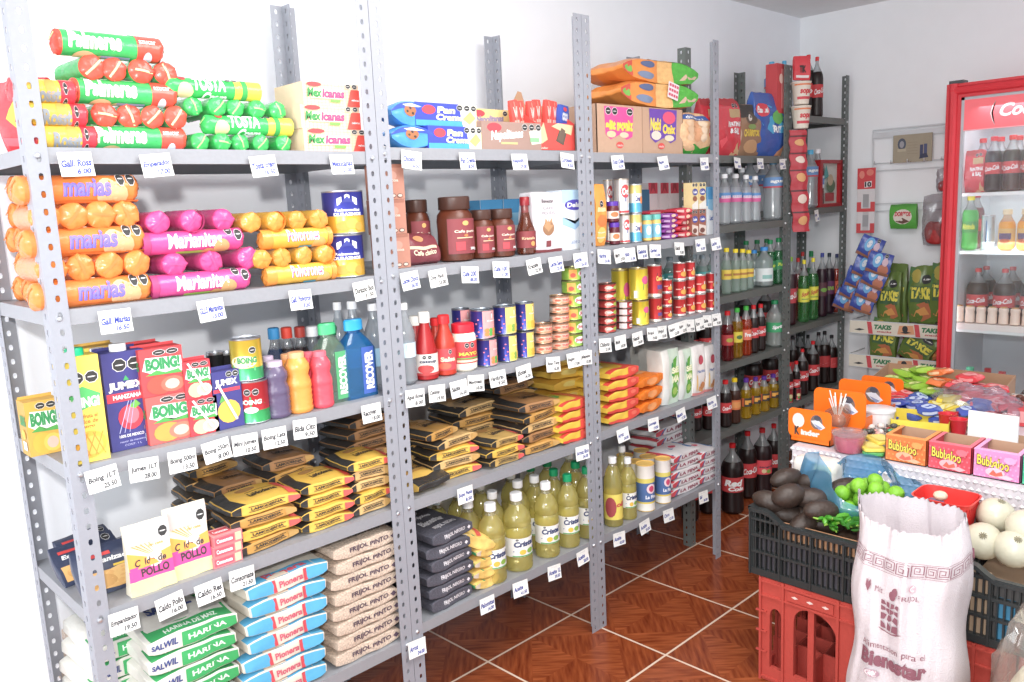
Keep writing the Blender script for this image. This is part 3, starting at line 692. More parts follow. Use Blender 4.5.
def elec(col, txtm, word='RECOVER'):
    mb = MB(); w = .062; h = .125
    class Sq(Surf):
        n = 8
        def p(s, face, u, v):
            a, b, c = abc(face, u, v)
            k = (abs(a)**6+abs(b)**6)**(-1/6) if face not in 'TB' else 1
            z = (c+1)/2; t = 1 if z < .78 else 1-(z-.78)/.22*.62
            return (a*k*w/2*t, b*k*w/2*t, z*h)
    sf = Sq(); shell(mb, sf, col, 8)
    deco(mb, sf, [('r', 'F', .5, .05, .9, .78, txtm[1])])
    # upright lettering, reading upwards
    vs, fs = glyphs(word, .05, 0)
    mb.add([sf.pt('F', .84-.26*b, .12+.6*a, .002) for a, b in vs], [tuple(reversed(f)) for f in fs], txtm[0])
    mb.lathe([(.012, h-.002), (.012, h+.01)], col, 12)
    c = MB().lathe([(.0165, h+.006), (.0165, h+.024), (.014, h+.027), (0, h+.027)], txtm[2], 16, tw=lambda a, z: 1+.03*math.cos(16*a)).mesh('cap')
    return ('drink_bottle', mb.mesh('drink_bottle'), [('cap', c, [])], 'bottle', (w, w, h+.027))
eg = elec('c4e8cc:clear', ('ffffff', '48b070', '50c080:plas')); eb = elec('3aa0e6:oil', ('ffffff', '2458b8', '38a8e8:plas'))
put(eg, 322, 352, 324, .035, Z3, 'clear recover drink bottle with green cap and side lettering', 'square shouldered drink bottles', d=.062)
put(eb, 347, 379, 320, .03, Z3, 'blue recover drink bottle with blue cap', 'square shouldered drink bottles', d=.062)
for k, (a, b, cap, col, nm) in enumerate(((268, 284, '3a8cc4:plas', '285088:oil', 'blue'), (281, 296, 'd84838:plas', '3c1018:oil', 'red'), (294, 309, 'a83c34:plas', '3c1018:oil', 'dull red'), (305, 322, 'e8e8ec:plas', 'c8ccd4:clear', 'white'), (326, 340, '38a060:plas', 'a04048:oil', 'green'))):
    P = bottlep('drink_bottle', PROF(.026, .15, .010, 0, .55), .12, col, 'd8dce0:clear', (.0135, .02, cap))
    putc(P, a, b+5, 328-k*.6, .17, Z3, 'drink bottle with a %s cap in the row behind the little bottles' % nm, 'capped bottles in the row behind')
water = bottlep('water_bottle', PROF(.033, .22, .012, .05, .6, 1), .19, 'dfe6ec:pet', 'e8eef4:pet', (.0145, .017, 'f2f3f6:plas'), (.06, .11, 'a8d4ec:paper'))
for k, (a, b, py, y) in enumerate(((333, 352, 302, .17), (346, 368, 301, .14), (366, 388, 303, .12))):
    putc(water, a, b, py, y, Z3, 'tall clear water bottle with white cap, %s of three behind the blue drink' % ORD[k], 'water bottles on the end rack')
# fourth shelf: soups and packets
navy = bagp('breading_bag', 'food packet', .17, .05, .13, {'*': '1c2c50:film', 'F': '1c2c50:film'}, [('r', 'F', .05, .08, .95, .42, 'e8b060'), ('e', 'F', .35, .12, .9, .46, 'f0c070'), ('e', 'F', .1, .1, .5, .36, 'd8a050'),
    ('t', 'F', .12, .55, .85, .68, 'ffffff', 'Empanizador', .1, .03), ('r', 'F', .1, .72, .5, .8, 'd82828'), ('o', 'F', .78, .72, .93, .92, '0'*6), ('r', 'F', .5, .46, .9, .5, 'f0c828')], px=0, pz=.85, thin='y', wr=.004)
o = inst(navy[:4], (Xat(124, .05, Z4), .075, Z4+.006), 'navy bag of breading leaning back at the shelf front', None, 'navy breading bags', 0.0, (.95, .55, .9), rx=-.62)
inst(navy[:4], (Xat(108, .12, Z4), .19, Z4+.006), 'navy bag of breading slumped behind the front one', None, 'navy breading bags', .1, (.9, .5, .85), rx=-.8)
inst(navy[:4], (.115, .29, Z4+.004), 'navy bag of breading lying at the back corner', None, 'navy breading bags', .2, (.8, .5, .8), rx=-.95)
def pouch(nm):
    mb = MB(); W, D, Hh = .115, .034, .165
    sf = Bag(W, D, Hh, p=5, pz=.0, thin='y', wr=.002, n=10, seed=nm)
    class Pc(Surf):
        n = 10
        def p(s, face, u, v):
            a, b, c = abc(face, u, v); t = (c+1)/2
            return Vector((a*W/2*(1-.06*math.sin(PI*t)), b*D/2*(1-t)**.7*1.0+(b*.001), t*Hh))+noise.noise_vector(Vector((a*3, b, t*5+nm)))*.0015
    sf = Pc(); shell(mb, sf, {'*': 'f6efd8:film'}, 8)
    deco(mb, sf, [('r', 'F', .0, .0, 1, .2, 'f2e2a4:film'), ('r', 'F', .0, .20, 1, .40, 'e8389c'), ('p', 'F', 0, .36, 1, .62, 'ffb03c', [(0, 0), (1, .1), (1, .75), (.5, .5), (0, 1)]),
        ('e', 'F', .42, .34, .78, .6, 'fff4e0'), ('p', 'F', .5, .44, .74, .68, 'ffffff', [(0, .3), (.4, 1), (.6, .6), (1, .3), (.6, 0), (.2, 0)]), ('t', 'F', .14, .4, .86, .5, '3c2430', 'Caldo de', .1, .03), ('t', 'F', .26, .24, .9, .36, '3c2430', 'POLLO', 0, .04),
        ('r', 'F', .03, .7, 1, .98, 'd4c8c4:film'), ('o', 'F', .74, .72, .96, .9, '0'*6), ('t', 'F', .5, .64, .84, .68, 'f0a030', 'mi casa', 0, .02)]+[('p', 'F', .1+i*.1, .54, .5+i*.04, .70, 'ffa24a', [(0, 1), (.12, 1), (1, 0), (.95, 0)]) for i in range(5)])
    return ('soup_pouch', mb.mesh('soup_pouch', 50), [], 'food packet', (W, D, Hh))
p1 = pouch(1)
put(p1, 129, 175, 523, .014, Z4, 'pink and orange chicken broth pouch, the shorter one in front', 'chicken broth pouches', d=.03, rz=.0)
put(p1, 170, 212, 506, .024, Z4, 'pink and orange chicken broth pouch, the taller one', 'chicken broth pouches', d=.03)
pk = boxp('broth_box', 'food packet', .075, .05, .024, {'*': 'f47a80', 'T': 'f8a0a0'}, [('r', 'F', .05, .15, .7, .85, 'f04a60'), ('t', 'F', .1, .3, .65, .7, 'ffffff', 'Consomate', 0, .03), ('r', 'F', .74, .1, .95, .9, 'fbd0a8'), ('r', 'T', .1, .2, .7, .8, 'e84858'), ('t', 'T', .15, .35, .65, .65, 'ffffff', 'Consomate', 0, .03)])
for k in range(3): put(pk, 212, 241, 0, .016, Z4+k*.0265, 'pink box of broth cubes, %s of three' % ('bottom', 'middle', 'top')[k], 'pink broth boxes', dz=.026, d=.055)
# gold and black pasta packets
def goldp(top, seed, red=0):
    it = [('r', 'T', 0, 0, .13, 1, '17130f:film'), ('p', 'T', .1, 0, .3, 1, '17130f:film', [(0, 0), (.6, 0), (.15, .5), (.5, 1), (0, 1)]), ('t', 'T', .4, .38, .8, .56, '3c2810', 'LaModerna', 0, .05), ('r', 'T', .4, .62, .8, .64, '5c4018'),
          ('r', 'T', .86, .08, 1, .9, 'f05048' if red else 'd8a858'), ('e', 'T', .3, .68, .6, .9, 'b88440'),
          ('r', 'F', 0, .1, .14, .9, '17130f:film'), ('r', 'F', .24, .3, .78, .36, '3c2810'), ('r', 'F', .24, .7, .78, .76, '3c2810'), ('t', 'F', .27, .42, .75, .64, '2c1c0c', 'LAMODERNA', 0, .05), ('r', 'F', .82, .15, 1, .85, 'f05048' if red else 'd0a050'),
          ('r', 'L', .0, .15, 1, .85, '17130f:film')]
    return bagp('pasta_packet', 'pasta', .17, .12, .034, top, it, p=5, px=.6, thin='z', wr=.004, seed=seed, n=9, q=4)
GP = [goldp('d49c40:film', 1), goldp('f6c440:film', 2, 1), goldp('b07a40:film', 3), goldp('e8bc74:film', 4)]
def pile(P, n, px0, px1, y, z, dz, d, desc, where, group, jit=.006, rzj=.07, cat=None, mix=None, rz0=0):
    if 'pasta' in P[0]: rzj = .13; jit = .014
    for k in range(n):
        Q = mix[k % len(mix)] if mix else P
        o = put(Q, px0+RND.uniform(-1.5, 1.5), px1+RND.uniform(-1.5, 1.5), 0, y+RND.uniform(0, jit), z+k*dz, '%s, %s of the pile %s' % (desc, tier(k, n), where), group, dz=dz*.985, d=d, rz=rz0+RND.uniform(-rzj, rzj), cat=cat)
g = 'pasta packets on the end rack'
pile(GP[0], 4, 232, 298, .02, Z4, .034, .13, 'gold pasta packet with black seal', 'behind the broth boxes', g, mix=[GP[0], GP[1]])
pile(GP[1], 4, 300, 352, .02, Z4, .0335, .13, 'bright yellow pasta packet', 'at mid shelf', g, mix=[GP[1], GP[1]])
pile(GP[3], 5, 350, 391, .02, Z4, .0325, .13, 'tan pasta packet', 'beside the second post', g, mix=[GP[3], GP[1], GP[3]])
pile(GP[0], 4, 210, 262, .17, Z4, .036, .13, 'brown pasta packet', 'in the back row behind the boxes', g, mix=[GP[0], GP[2]])
pile(GP[2], 5, 262, 312, .17, Z4, .036, .13, 'brown and red pasta packet', 'at the back at mid shelf', g, mix=[GP[2], GP[0]])
pile(GP[2], 7, 344, 392, .16, Z4, .034, .14, 'dark pasta packet', 'at the back by the second post', g, mix=[GP[2]])
pile(GP[0], 5, 188, 238, .28, Z4, .036, .12, 'dim pasta packet', 'deepest against the wall', g, mix=[GP[0]])
# bottom shelf: big bags
def sackp(name, cat, body, items, w=.24, d=.2, h=.05, seed=0, **k):
    kk = dict(p=9, px=.4, thin='z', wr=.005, seed=seed, n=12, q=4, ws=14); kk.update(k)
    return bagp(name, cat, w, d, h, body, items, **kk)
salw = sackp('flour_bag', 'bag', 'f2efe6:film', [('r', 'T', .05, .0, .95, .2, '1fae5a'), ('p', 'T', .05, .2, .95, .34, '1fae5a', [(0, 0), (1, 0), (1, 1), (.4, .3), (0, .7)]), ('t', 'T', .2, .5, .7, .72, '27418c', 'SALWIL', .1, .05), ('t', 'T', .22, .05, .8, .14, 'f2fff2', 'HARINA DE MAIZ', 0, .03),
    ('p', 'T', .74, .55, .9, .85, '2a9a48', [(0, .4), (.3, 0), (1, 1), (.3, .3)]), ('r', 'F', .36, .1, .98, .85, '1fae5a'), ('t', 'F', .04, .35, .32, .72, '27418c', 'SALWIL', .1, .04), ('t', 'F', .42, .35, .86, .65, 'eafff0', 'HARINA', 0, .03)], seed=1)
SH = [.051, .052, .053]
pile(salw, 6, 150, 238, .015, Z5, .0485, .24, 'white and green bag of flour', 'at the rack end', 'white and green flour bags')
pile(salw, 5, 92, 160, .16, Z5, .05, .24, 'white and green bag of flour', 'behind by the end post', 'white and green flour bags')
rice = sackp('rice_bag', 'bag', 'f3ead8:film', [('r', 'T', .0, .0, 1, .14, '4ab4e4'), ('p', 'T', .16, 0, .84, .16, 'f3dfc8', [(0, 0), (1, 0), (1, 1), (0, 1)]), ('t', 'T', .24, .03, .76, .13, 'e0485c', 'Pionera', 0, .04),
    ('p', 'T', .45, .45, .95, .9, '58b8e4', [(0, .2), (.4, 0), (1, .5), (.9, 1), (.2, .8)]), ('p', 'T', .5, .65, .9, .9, '1c2030', [(0, .3), (.3, .8), (.7, 1), (1, .5), (.6, .2), (.4, .4)]), ('t', 'T', .35, .36, .85, .5, 'd83848', 'Pionera', .1, .05),
    ('r', 'F', .02, .1, .30, .9, '4ab4e4'), ('r', 'F', .72, .1, .98, .9, '4ab4e4'), ('p', 'F', .28, .1, .34, .9, 'd83848', [(.3, 0), (1, 0), (.7, 1), (0, 1)]), ('p', 'F', .68, .1, .74, .9, 'd83848', [(.3, 0), (1, 0), (.7, 1), (0, 1)]), ('t', 'F', .37, .28, .68, .74, 'd85c74', 'Pionera', 0, .04)], seed=2)
pile(rice, 7, 246, 326, .012, Z5, .0475, .26, 'cream and blue bag of rice', 'beside the flour', 'cream and blue rice bags')
speck = M('ccb5a4', 'speck')
bean = sackp('bean_bag', 'bag', speck, [('t', 'F', .25, .3, .85, .72, '4a3048', 'FRIJOL PINTO', 0, .03), ('p', 'F', .88, .3, .98, .8, '4a3048', [(0, .5), (.5, 0), (1, .5), (.5, 1)]),
    ('t', 'T', .35, .12, .85, .22, '4a3048', 'FRIJOL PINTO', 0, .03), ('r', 'T', .52, .3, .70, .62, '4a2038'), ('p', 'T', .54, .33, .68, .6, 'd8bfa6', [(.1, .5), (.4, .1), (.5, .45), (.9, .3), (.6, .6), (.9, .9), (.5, .7), (.3, .9)]), ('p', 'T', .86, .5, .98, .8, '3a2040', [(0, 0), (1, 0), (1, 1), (0, 1)]), ('p', 'T', .1, .5, .24, .8, '3a2040', [(0, 0), (1, 0), (1, 1), (0, 1)]),
    ('t', 'T', .3, .74, .84, .86, '4a3048', 'Bienestar', 0, .04), ('e', 'T', .26, .3, .4, .5, 'dcd0cc')], seed=3)
pile(bean, 8, 334, 399, .012, Z5, .0435, .26, 'speckled beige bag of pinto beans', 'beside the second post', 'speckled pinto bean bags')
pile(rice, 4, 205, 268, .24, Z5, .05, .18, 'cream rice bag', 'against the wall behind the flour', 'cream rice bags behind', mix=[rice])
pile(bean, 4, 84, 122, .26, Z5, .05, .2, 'beige bean bag', 'against the wall at the rack end', 'beige bean bags behind')
# ================================================================ second rack (unit 2)
Z1, Z2, Z3, Z4, Z5 = SZ[2]
tags(2, 1, [(412, 'Chokis', '16.50'), (467, 'Pan Crema', '8.50'), (519, 'Napolit', '29.00'), (567, 'Coronado', '9.50')])
tags(2, 2, [(409, 'Leche Choco', '26.00'), (437, 'Doy Pack', '33.00', '2a2a30'), (470, 'Cafe 200', '88.00'), (501, 'Cafe 100', '51.00'), (533, 'Kracafe', '22.50', '2a2a30'), (555, 'Leche Semi', '25.00'), (580, 'Leche', '26.50')])
tags(2, 3, [(415, 'Agua Bonaf', '8.00', '2a2a30'), (437, 'Catsup', '19.50', '2a2a30'), (458, 'Salsa', '16.50', '2a2a30'), (476, 'Mayonesa', '18.00', '2a2a30'), (497, 'Verduras', '9.50', '2a2a30'), (523, 'Elotes', '14.00', '2a2a30'), (553, 'Atun Tuny', '16.50', '2a2a30'), (573, 'Rajas', '17.00', '2a2a30'), (586, 'Jalapeno', '15.00', '2a2a30')])
tags(2, 4, [(465, 'Sopa Pasta', '8.50'), (582, 'Arroz Bco', '24.00')])
tags(2, 5, [(487, 'Palomitas', '14.00'), (520, 'Aceite', '41.50'), (554, 'Aceite 1L', '39.50'), (582, 'Aceite', '38.00')])
chok = bagp('cookie_bag', 'cookies', .16, .07, .085, '3a9cec:foil', [('r', 'F', 0, .7, 1, 1, '2850c8:foil'), ('e', 'F', .3, .42, .62, .85, 'b06a34'), ('e', 'F', .36, .55, .42, .64, '3c2010'), ('e', 'F', .5, .5, .56, .6, '3c2010'), ('e', 'F', .44, .68, .5, .78, '3c2010'), ('p', 'F', .25, .4, .75, .95, 'f4f6f8', [(0, .9), (.5, 1), (1, .8), (.8, .7), (.2, .7)])], px=.7, thin='z', wr=.006, n=12)
put(chok, 391, 435, 0, .03, Z1, 'crumpled blue bag of cookies by the second post', 'blue cookie bags', dz=.064)
put(chok, 391, 431, 0, .05, Z1+.064, 'blue bag of chocolate chip cookies on top of the crumpled one', 'blue cookie bags', dz=.07)
panc = boxp('cookie_box', 'cookies', .17, .07, .052, {'*': '2840c8:film', 'R': 'f8e8b0'}, [('r', 'F', 0, 0, 1, .25, '38a8ec:film'), ('e', 'F', .1, .5, .32, .9, 'e83044'), ('t', 'F', .34, .56, .64, .86, 'fbf6a8', 'Pan', .1, .05), ('t', 'F', .32, .26, .78, .54, 'fbf6a8', 'Crema', .1, .05),
    ('p', 'F', .7, 0, 1, 1, 'fbf0c0', [(.2, 0), (1, 0), (1, 1), (0, 1)]), ('p', 'F', .76, .12, .98, .7, 'f4cc6c', [(0, .4), (.6, 1), (1, .5), (.5, 0)]), ('o', 'F', .66, .7, .77, .98, '0'*6), ('o', 'F', .78, .7, .89, .98, '0'*6), ('o', 'F', .9, .7, 1, .98, '0'*6)])
put(panc, 428, 481, 0, .03, Z1, 'blue pack of pan crema cookies, lower of two', 'blue cream cookie packs', dz=.066, d=.08)
put(panc, 415, 476, 0, .05, Z1+.067, 'blue pack of pan crema cookies, upper of two', 'blue cream cookie packs', dz=.066, d=.08)
def napo(c, tc): return boxp('cookie_box', 'cookies', .19, .08, .068, c, [('e', 'F', .08, .62, .32, .95, 'e83040'), ('t', 'F', .14, .3, .68, .72, tc, 'Napolitanas', .15, .05, .12), ('r', 'F', .3, .2, .58, .28, 'd8c080'), ('p', 'F', .78, .2, 1, .8, 'f2e4cc', [(.2, 0), (1, .1), (1, 1), (0, .8)]), ('r', 'F', .8, .3, .96, .46, '88c890'), ('o', 'F', .66, .7, .76, .96, '0'*6), ('o', 'F', .78, .7, .88, .96, '0'*6), ('o', 'F', .9, .7, 1, .96, '0'*6)])
put(napo('a58478', 'ffffff'), 482, 541, 0, .025, Z1, 'taupe box of napolitanas cookies at the shelf front', 'napolitanas boxes', dz=.086, d=.09)
put(napo('f4dc8c', '9c8cb0'), 470, 520, 0, .13, Z1, 'cream box of napolitanas cookies, bottom one behind the taupe box', 'napolitanas boxes', dz=.068, d=.08)
put(napo('f4dc8c', '9c8cb0'), 468, 519, 0, .13, Z1+.069, 'cream box of napolitanas cookies, top one behind the taupe box', 'napolitanas boxes', dz=.068, d=.08)
# display carton with wrapped wafers
def tray(name, w, d, h, hb, outer, inner='b88c60', items=(), t=.002, cut=.0, label=None):
    """open carton: low front, high back"""
    mb = MB()
    mb.box(-w/2, w/2, -d/2, d/2, 0, t, inner)
    sf = Box(w, d, h)
    mb.box(-w/2, w/2, -d/2, -d/2+t, 0, h, outer); mb.box(-w/2, w/2, d/2-t, d/2, 0, hb, inner)
    for s in (-1, 1):
        x0, x1 = (-w/2, -w/2+t) if s < 0 else (w/2-t, w/2)
        vs = [(x, y, z) for x in (x0, x1) for (y, z) in ((-d/2, 0), (d/2, 0), (d/2, hb), (-d/2, h))]
        mb.add(vs, [(0, 1, 2, 3), (7, 6, 5, 4), (0, 4, 5, 1), (1, 5, 6, 2), (2, 6, 7, 3), (3, 7, 4, 0)], outer)
    deco(mb, sf, items)
    return mb
tb = tray('t', .15, .09, .062, .11, 'f03c30', 'c09878', [('p', 'F', .02, .25, .3, 1, 'e8c898', [(0, .3), (.7, 1), (1, .2), (.5, 0)]), ('p', 'F', .5, .2, .82, 1, '5c4838', [(0, .2), (.5, 1), (1, .8), (.6, 0)]), ('p', 'F', .4, .4, .95, 1, 'f0d4a0', [(0, .8), (.3, 1), (1, .9), (.9, .3), (.5, .5)]), ('p', 'F', .55, .3, .75, .85, '6a5444', [(0, .2), (.5, 1), (1, .8), (.6, 0)]), ('t', 'F', .1, .06, .3, .14, 'ffd0c0', 'wafer', 0, .02)])
tb.add([(-.07, .045, .108), (-.045, .045, .14), (-.03, .047, .138), (-.02, .045, .11)], [(0, 1, 2, 3), (3, 2, 1, 0)], 'b88c68')
DISP = ('display_carton', tb.mesh('display_carton', 30), [], 'display carton', (.15, .09, .11))
put(DISP, 535, 575, 0, .03, Z1, 'open red display carton holding wrapped wafers', d=.11, dz=.16)
wafer = bagp('wafer_packet', 'wafer', .03, .016, .1, 'f04438:foil', [('r', 'F', .2, .3, .8, .42, 'ffb0a0'), ('t', 'F', .25, .5, .75, .8, 'ffd8d0', 'W', 0, .05), ('r', 'F', .45, .1, .55, .95, 'ff8878')], p=8, pz=.5, thin='y', wr=.001, n=6)
for k in range(6):
    X = Xat(519+k*7.5, .06, Z1)
    inst(wafer[:4], (X+.01, .075+.012*(k % 2), Z1+.052+(.008 if k > 2 else 0)), 'red wafer packet standing in the red display carton, %s along' % ORD[k], None, 'red wafers in the display carton', .1*(k-2)*.3, 1.12, ry=.05*(k-3))
bw = bagp('wafer_packet', 'wafer', .055, .02, .1, '2454c4:foil', [('t', 'F', .2, .4, .8, .7, 'e8f0ff', 'coco', .1, .05), ('e', 'F', .3, .75, .7, .92, 'e83040')], p=8, pz=.4, thin='y', wr=.001, n=6)
inst(bw[:4], (Xat(564, .05, Z1)+.015, .07, Z1+.068), 'blue wafer packet standing upright in the display carton', None, None, .1, (.9, 1, .9), ry=.12)
# second shelf: coffee
brown = boxp('chocolate_carton', 'carton', .08, .06, .125, 'b87a64', [('r', 'F', .05, .9, .95, 1, 'a0624c'), ('e', 'F', .3, .55, .7, .8, 'c89280'), ('t', 'F', .25, .5, .75, .56, 'f0d8c8', 'cocoa', 0, .02)]+[('e', 'F', .1+.28*i, .04, .34+.28*i, .16, '4a3028') for i in range(3)]+[('e', 'F', .13+.28*i, .06, .31+.28*i, .14, 'e0c0b0') for i in range(3)])
hb = (Zat(165, Xat(400, .03, Z2), .03)-Z2)/3
for k, px in enumerate((410, 406, 404)):
    put(brown, px-24, px, 0, .02, Z2+k*(hb+.0006), 'brown cocoa carton by the second post, %s of three' % ('bottom', 'middle', 'top')[k], 'brown cocoa cartons', dz=hb, d=.07)
def jar(r, h, name='coffee_jar'):
    sq = lambda a, z: 1+.035*math.cos(4*a)
    mb = MB(); pr = [(r*.8, 0), (r*.95, .004), (r*.97, h*.08), (r, h*.2), (r*.97, h*.45), (r, h*.62), (r*.96, h*.72), (r*.78, h*.79), (r*.76, h*.8)]
    mb.lathe(pr, '5a2c1c:plas', 20, tw=sq)
    lid = MB().lathe([(r*.84, h*.8), (r*.86, h*.81), (r*.86, h*.985), (r*.8, h), (0, h)], '4a3028:plas', 24, tw=lambda a, z: 1+.012*math.cos(24*a)).mesh('lid')
    l = MB(); sf = Cyl([(r*1.035, h*.12), (r*1.04, h*.66)]); sf.n = 20
    l.grid(lambda a, b: sf.p('F', .36+.32*a, b), 10, 2, '8c2430')
    deco(l, sf, [('t', 'F', .42, .58, .62, .68, 'f4e4d0', 'Cafe puro', 0, .03), ('e', 'F', .49, .8, .55, .94, 'e0b060'), ('r', 'F', .44, .44, .6, .47, 'e8c8a0'), ('r', 'F', .43, .1, .51, .34, 'd83040'), ('t', 'F', .56, .08, .64, .18, 'ffffff', '200g', 0, .03), ('e', 'F', .5, .48, .54, .56, 'c87838')], .0008)
    return (name, mb.mesh(name), [('lid', lid, []), ('label', l.mesh('label'), [])], 'coffee jar', (2*r, 2*r, h))
J = jar(.042, .19)
putc(J, 438, 474, 197, .07, Z2, 'large brown jar of instant coffee', 'coffee jars', -.25)
putc(J, 470, 494, 210, .06, Z2, 'smaller coffee jar just beside the large one', 'coffee jars', -.25)
putc(J, 489, 515, 209, .05, Z2, 'smaller coffee jar beside the sauce bottle', 'coffee jars', -.25)
putc(J, 406, 431, 200, .16, Z2, 'coffee jar standing behind the maroon pouch', 'coffee jars', -.25)
doy = bagp('coffee_pouch', 'coffee', .12, .07, .09, '7c2030:foil', [('r', 'F', .1, .35, .9, .45, 'e8c8a8'), ('t', 'F', .2, .18, .85, .32, 'f0dcc0', 'Cafe clasico', .1, .03), ('e', 'F', .3, .6, .6, .8, 'c88850')], pz=.6, thin='y', wr=.006, n=12)
put(doy, 411, 447, 0, .02, Z2, 'crumpled maroon coffee pouch slumping on the shelf', dz=.085, rx=0) if False else inst(doy[:4], (Xat(431, .02, Z2), .06, Z2+.004), 'crumpled maroon coffee pouch slumping on the shelf', None, None, .05, (1.1, .9, 1.05), rx=-.5)
sb = bottlep('sauce_bottle', [(.018, 0), (.023, .004), (.024, .04), (.022, .075), (.013, .105), (.0095, .13), (.0095, .15)], .125, 'a04a20:oil', '7c2420:foil', (.0115, .022, '8c2028:plas'), (.02, .07, '8c2028'), [('t', 'F', .4, .5, .62, .66, 'f0d0a0', 'Kracafe', 0, .03), ('e', 'F', .54, .1, .62, .4, 'd8a050')])
putc(sb, 516, 536, 197, .04, Z2, 'slim dark red bottle with foil neck')
bluec = boxp('milk_carton', 'milk', .08, .06, .165, {'*': 'eef2f6', 'T': '4aa8dc'}, [('r', 'F', 0, .72, 1, 1, '3a9cd6'), ('p', 'F', 0, .5, 1, .74, '8cc8ea', [(0, .2), (.5, 0), (1, .3), (1, 1), (0, 1)]), ('p', 'L', 0, .6, 1, 1, '3a9cd6', [(0, .2), (1, 0), (1, 1), (0, 1)]), ('t', 'F', .2, .3, .8, .4, '3860b0', 'Leche', .1, .03)])
put(bluec, 482, 504, 200, .2, Z2, 'blue and white milk carton, first in the row behind the jars', 'milk cartons behind the jars', d=.09)
put(bluec, 505, 528, 199, .2, Z2, 'blue and white milk carton, second in the row behind the jars', 'milk cartons behind the jars', d=.09)
wbag = bagp('coffee_bag', 'coffee', .1, .06, .17, 'eeeaf0:film', [('e', 'F', .3, .28, .7, .5, 'a87850'), ('p', 'F', .34, .34, .66, .56, 'c89868', [(0, .4), (.2, 1), (.4, .5), (.5, 1), (.6, .5), (.8, 1), (1, .4), (.5, 0)]), ('r', 'F', .42, .1, .58, .2, '8c3038'), ('t', 'F', .3, .82, .75, .88, '503840', 'Bienestar', 0, .02), ('t', 'F', .34, .7, .7, .75, '8a8088', 'CAFE', 0, 0), ('t', 'F', .3, .62, .74, .67, '8a8088', 'MOLIDO', 0, 0), ('r', 'F', 0, 0, 1, .05, '8c3038')], p=9, pz=.15, thin='y', wr=.003, n=8)
put(wbag, 534, 563, 192, .03, Z2, 'white bag of ground coffee with a small emblem', d=.07)
delac = boxp('milk_carton', 'milk', .075, .06, .2, {'*': 'eef3f8', 'L': 'dbe6f2'}, [('p', 'F', 0, .78, 1, 1, 'b8daf4', [(0, 0), (1, .3), (1, 1), (0, 1)]), ('e', 'F', .1, .66, .95, .84, '4838b4'), ('t', 'F', .2, .71, .85, .79, 'ffffff', 'Delac', .1, .04), ('p', 'F', 0, .3, 1, .62, 'a4cef0', [(0, .8), (.5, .4), (1, 1), (1, .7), (.5, .1), (0, .4)]), ('t', 'F', .3, .1, .8, .15, '6080c0', 'LECHE UHT', 0, 0), ('r', 'F', .74, .22, .9, .32, '58a8e0')])
put(delac, 563, 587, 190, .03, Z2, 'white and pale blue milk carton beside the third post', d=.07)
chz = bagp('snack_bag', 'chips', .16, .06, .13, 'f09a28:foil', [('e', 'F', .2, .3, .6, .8, 'f8c050'), ('r', 'F', .6, .2, .9, .8, 'e86820')], pz=.8, thin='y', wr=.007, n=12)
inst(chz[:4], (Xat(566, .2, Z2)+.03, .26, Z2+.09), 'orange snack bag on top of the milk cartons at the back', None, None, 0, (1.1, 1, .85))
put(bluec, 545, 566, 208, .24, Z2, 'blue and white milk carton under the orange snack bag', 'milk cartons behind the jars', dz=.088, d=.08)
put(bluec, 568, 588, 208, .24, Z2, 'blue and white milk carton under the snack bag, nearer the third post', 'milk cartons behind the jars', dz=.088, d=.08)
# third shelf: sauces and cans
wb2 = bottlep('water_bottle', PROF(.033, .24, .012, .04, .62, 1), .2, 'dfe6ec:pet', 'e8eef4:pet', (.0145, .017, 'f2f3f6:plas'), (.085, .13, 'cfe6f4'), [('p', 'F', .2, 0, .8, .9, '48a8e0', [(0, .2), (.5, .5), (1, .1), (1, .5), (.5, 1), (0, .6)])])
putc(wb2, 396, 417, 303, .035, Z3, 'clear water bottle with pale blue wave label by the second post', None, -.5)
ket = bottlep('ketchup_bottle', [(.026, 0), (.031, .004), (.031, .05), (.029, .085), (.022, .12), (.014, .15), (.0125, .165)], .165, 'a01c20:plas', 'a01c20:plas', (.015, .026, 'f2efe8:plas'), (.015, .075, 'f2e8e0'), [('e', 'F', .34, .1, .58, .5, 'd83030'), ('t', 'F', .38, .55, .62, .72, '28365a', 'catsup', 0, .04), ('o', 'F', .42, .76, .48, .96, '0'*6), ('o', 'F', .49, .76, .55, .96, '0'*6), ('r', 'F', .3, .0, .7, .12, 'c82828')])
putc(ket, 415, 438, 312, .035, Z3, 'ketchup bottle with white cap and white label', 'ketchup bottles', -.5)
putc(ket, 406, 428, 316, .11, Z3, 'ketchup bottle half hidden behind the front one', 'ketchup bottles', -.5)
sal = bottlep('salsa_bottle', [(.024, 0), (.029, .004), (.029, .07), (.027, .09), (.016, .115), (.014, .125), (.0135, .135)], .13, 'b83828:plas', 'a83020:plas', (.016, .018, 'e02c30:plas'), (.015, .07, 'e03440'), [('t', 'F', .38, .4, .62, .62, 'f8e0c0', 'Salsa', 0, .05), ('e', 'F', .34, .05, .54, .36, 'f06040'), ('o', 'F', .5, .74, .56, .96, '0'*6)])
putc(sal, 435, 456, 315, .04, Z3, 'red salsa bottle with red cap and red label', 'salsa bottles', -.4)
putc(sal, 428, 446, 318, .12, Z3, 'red salsa bottle behind the front salsa', 'salsa bottles', -.4)
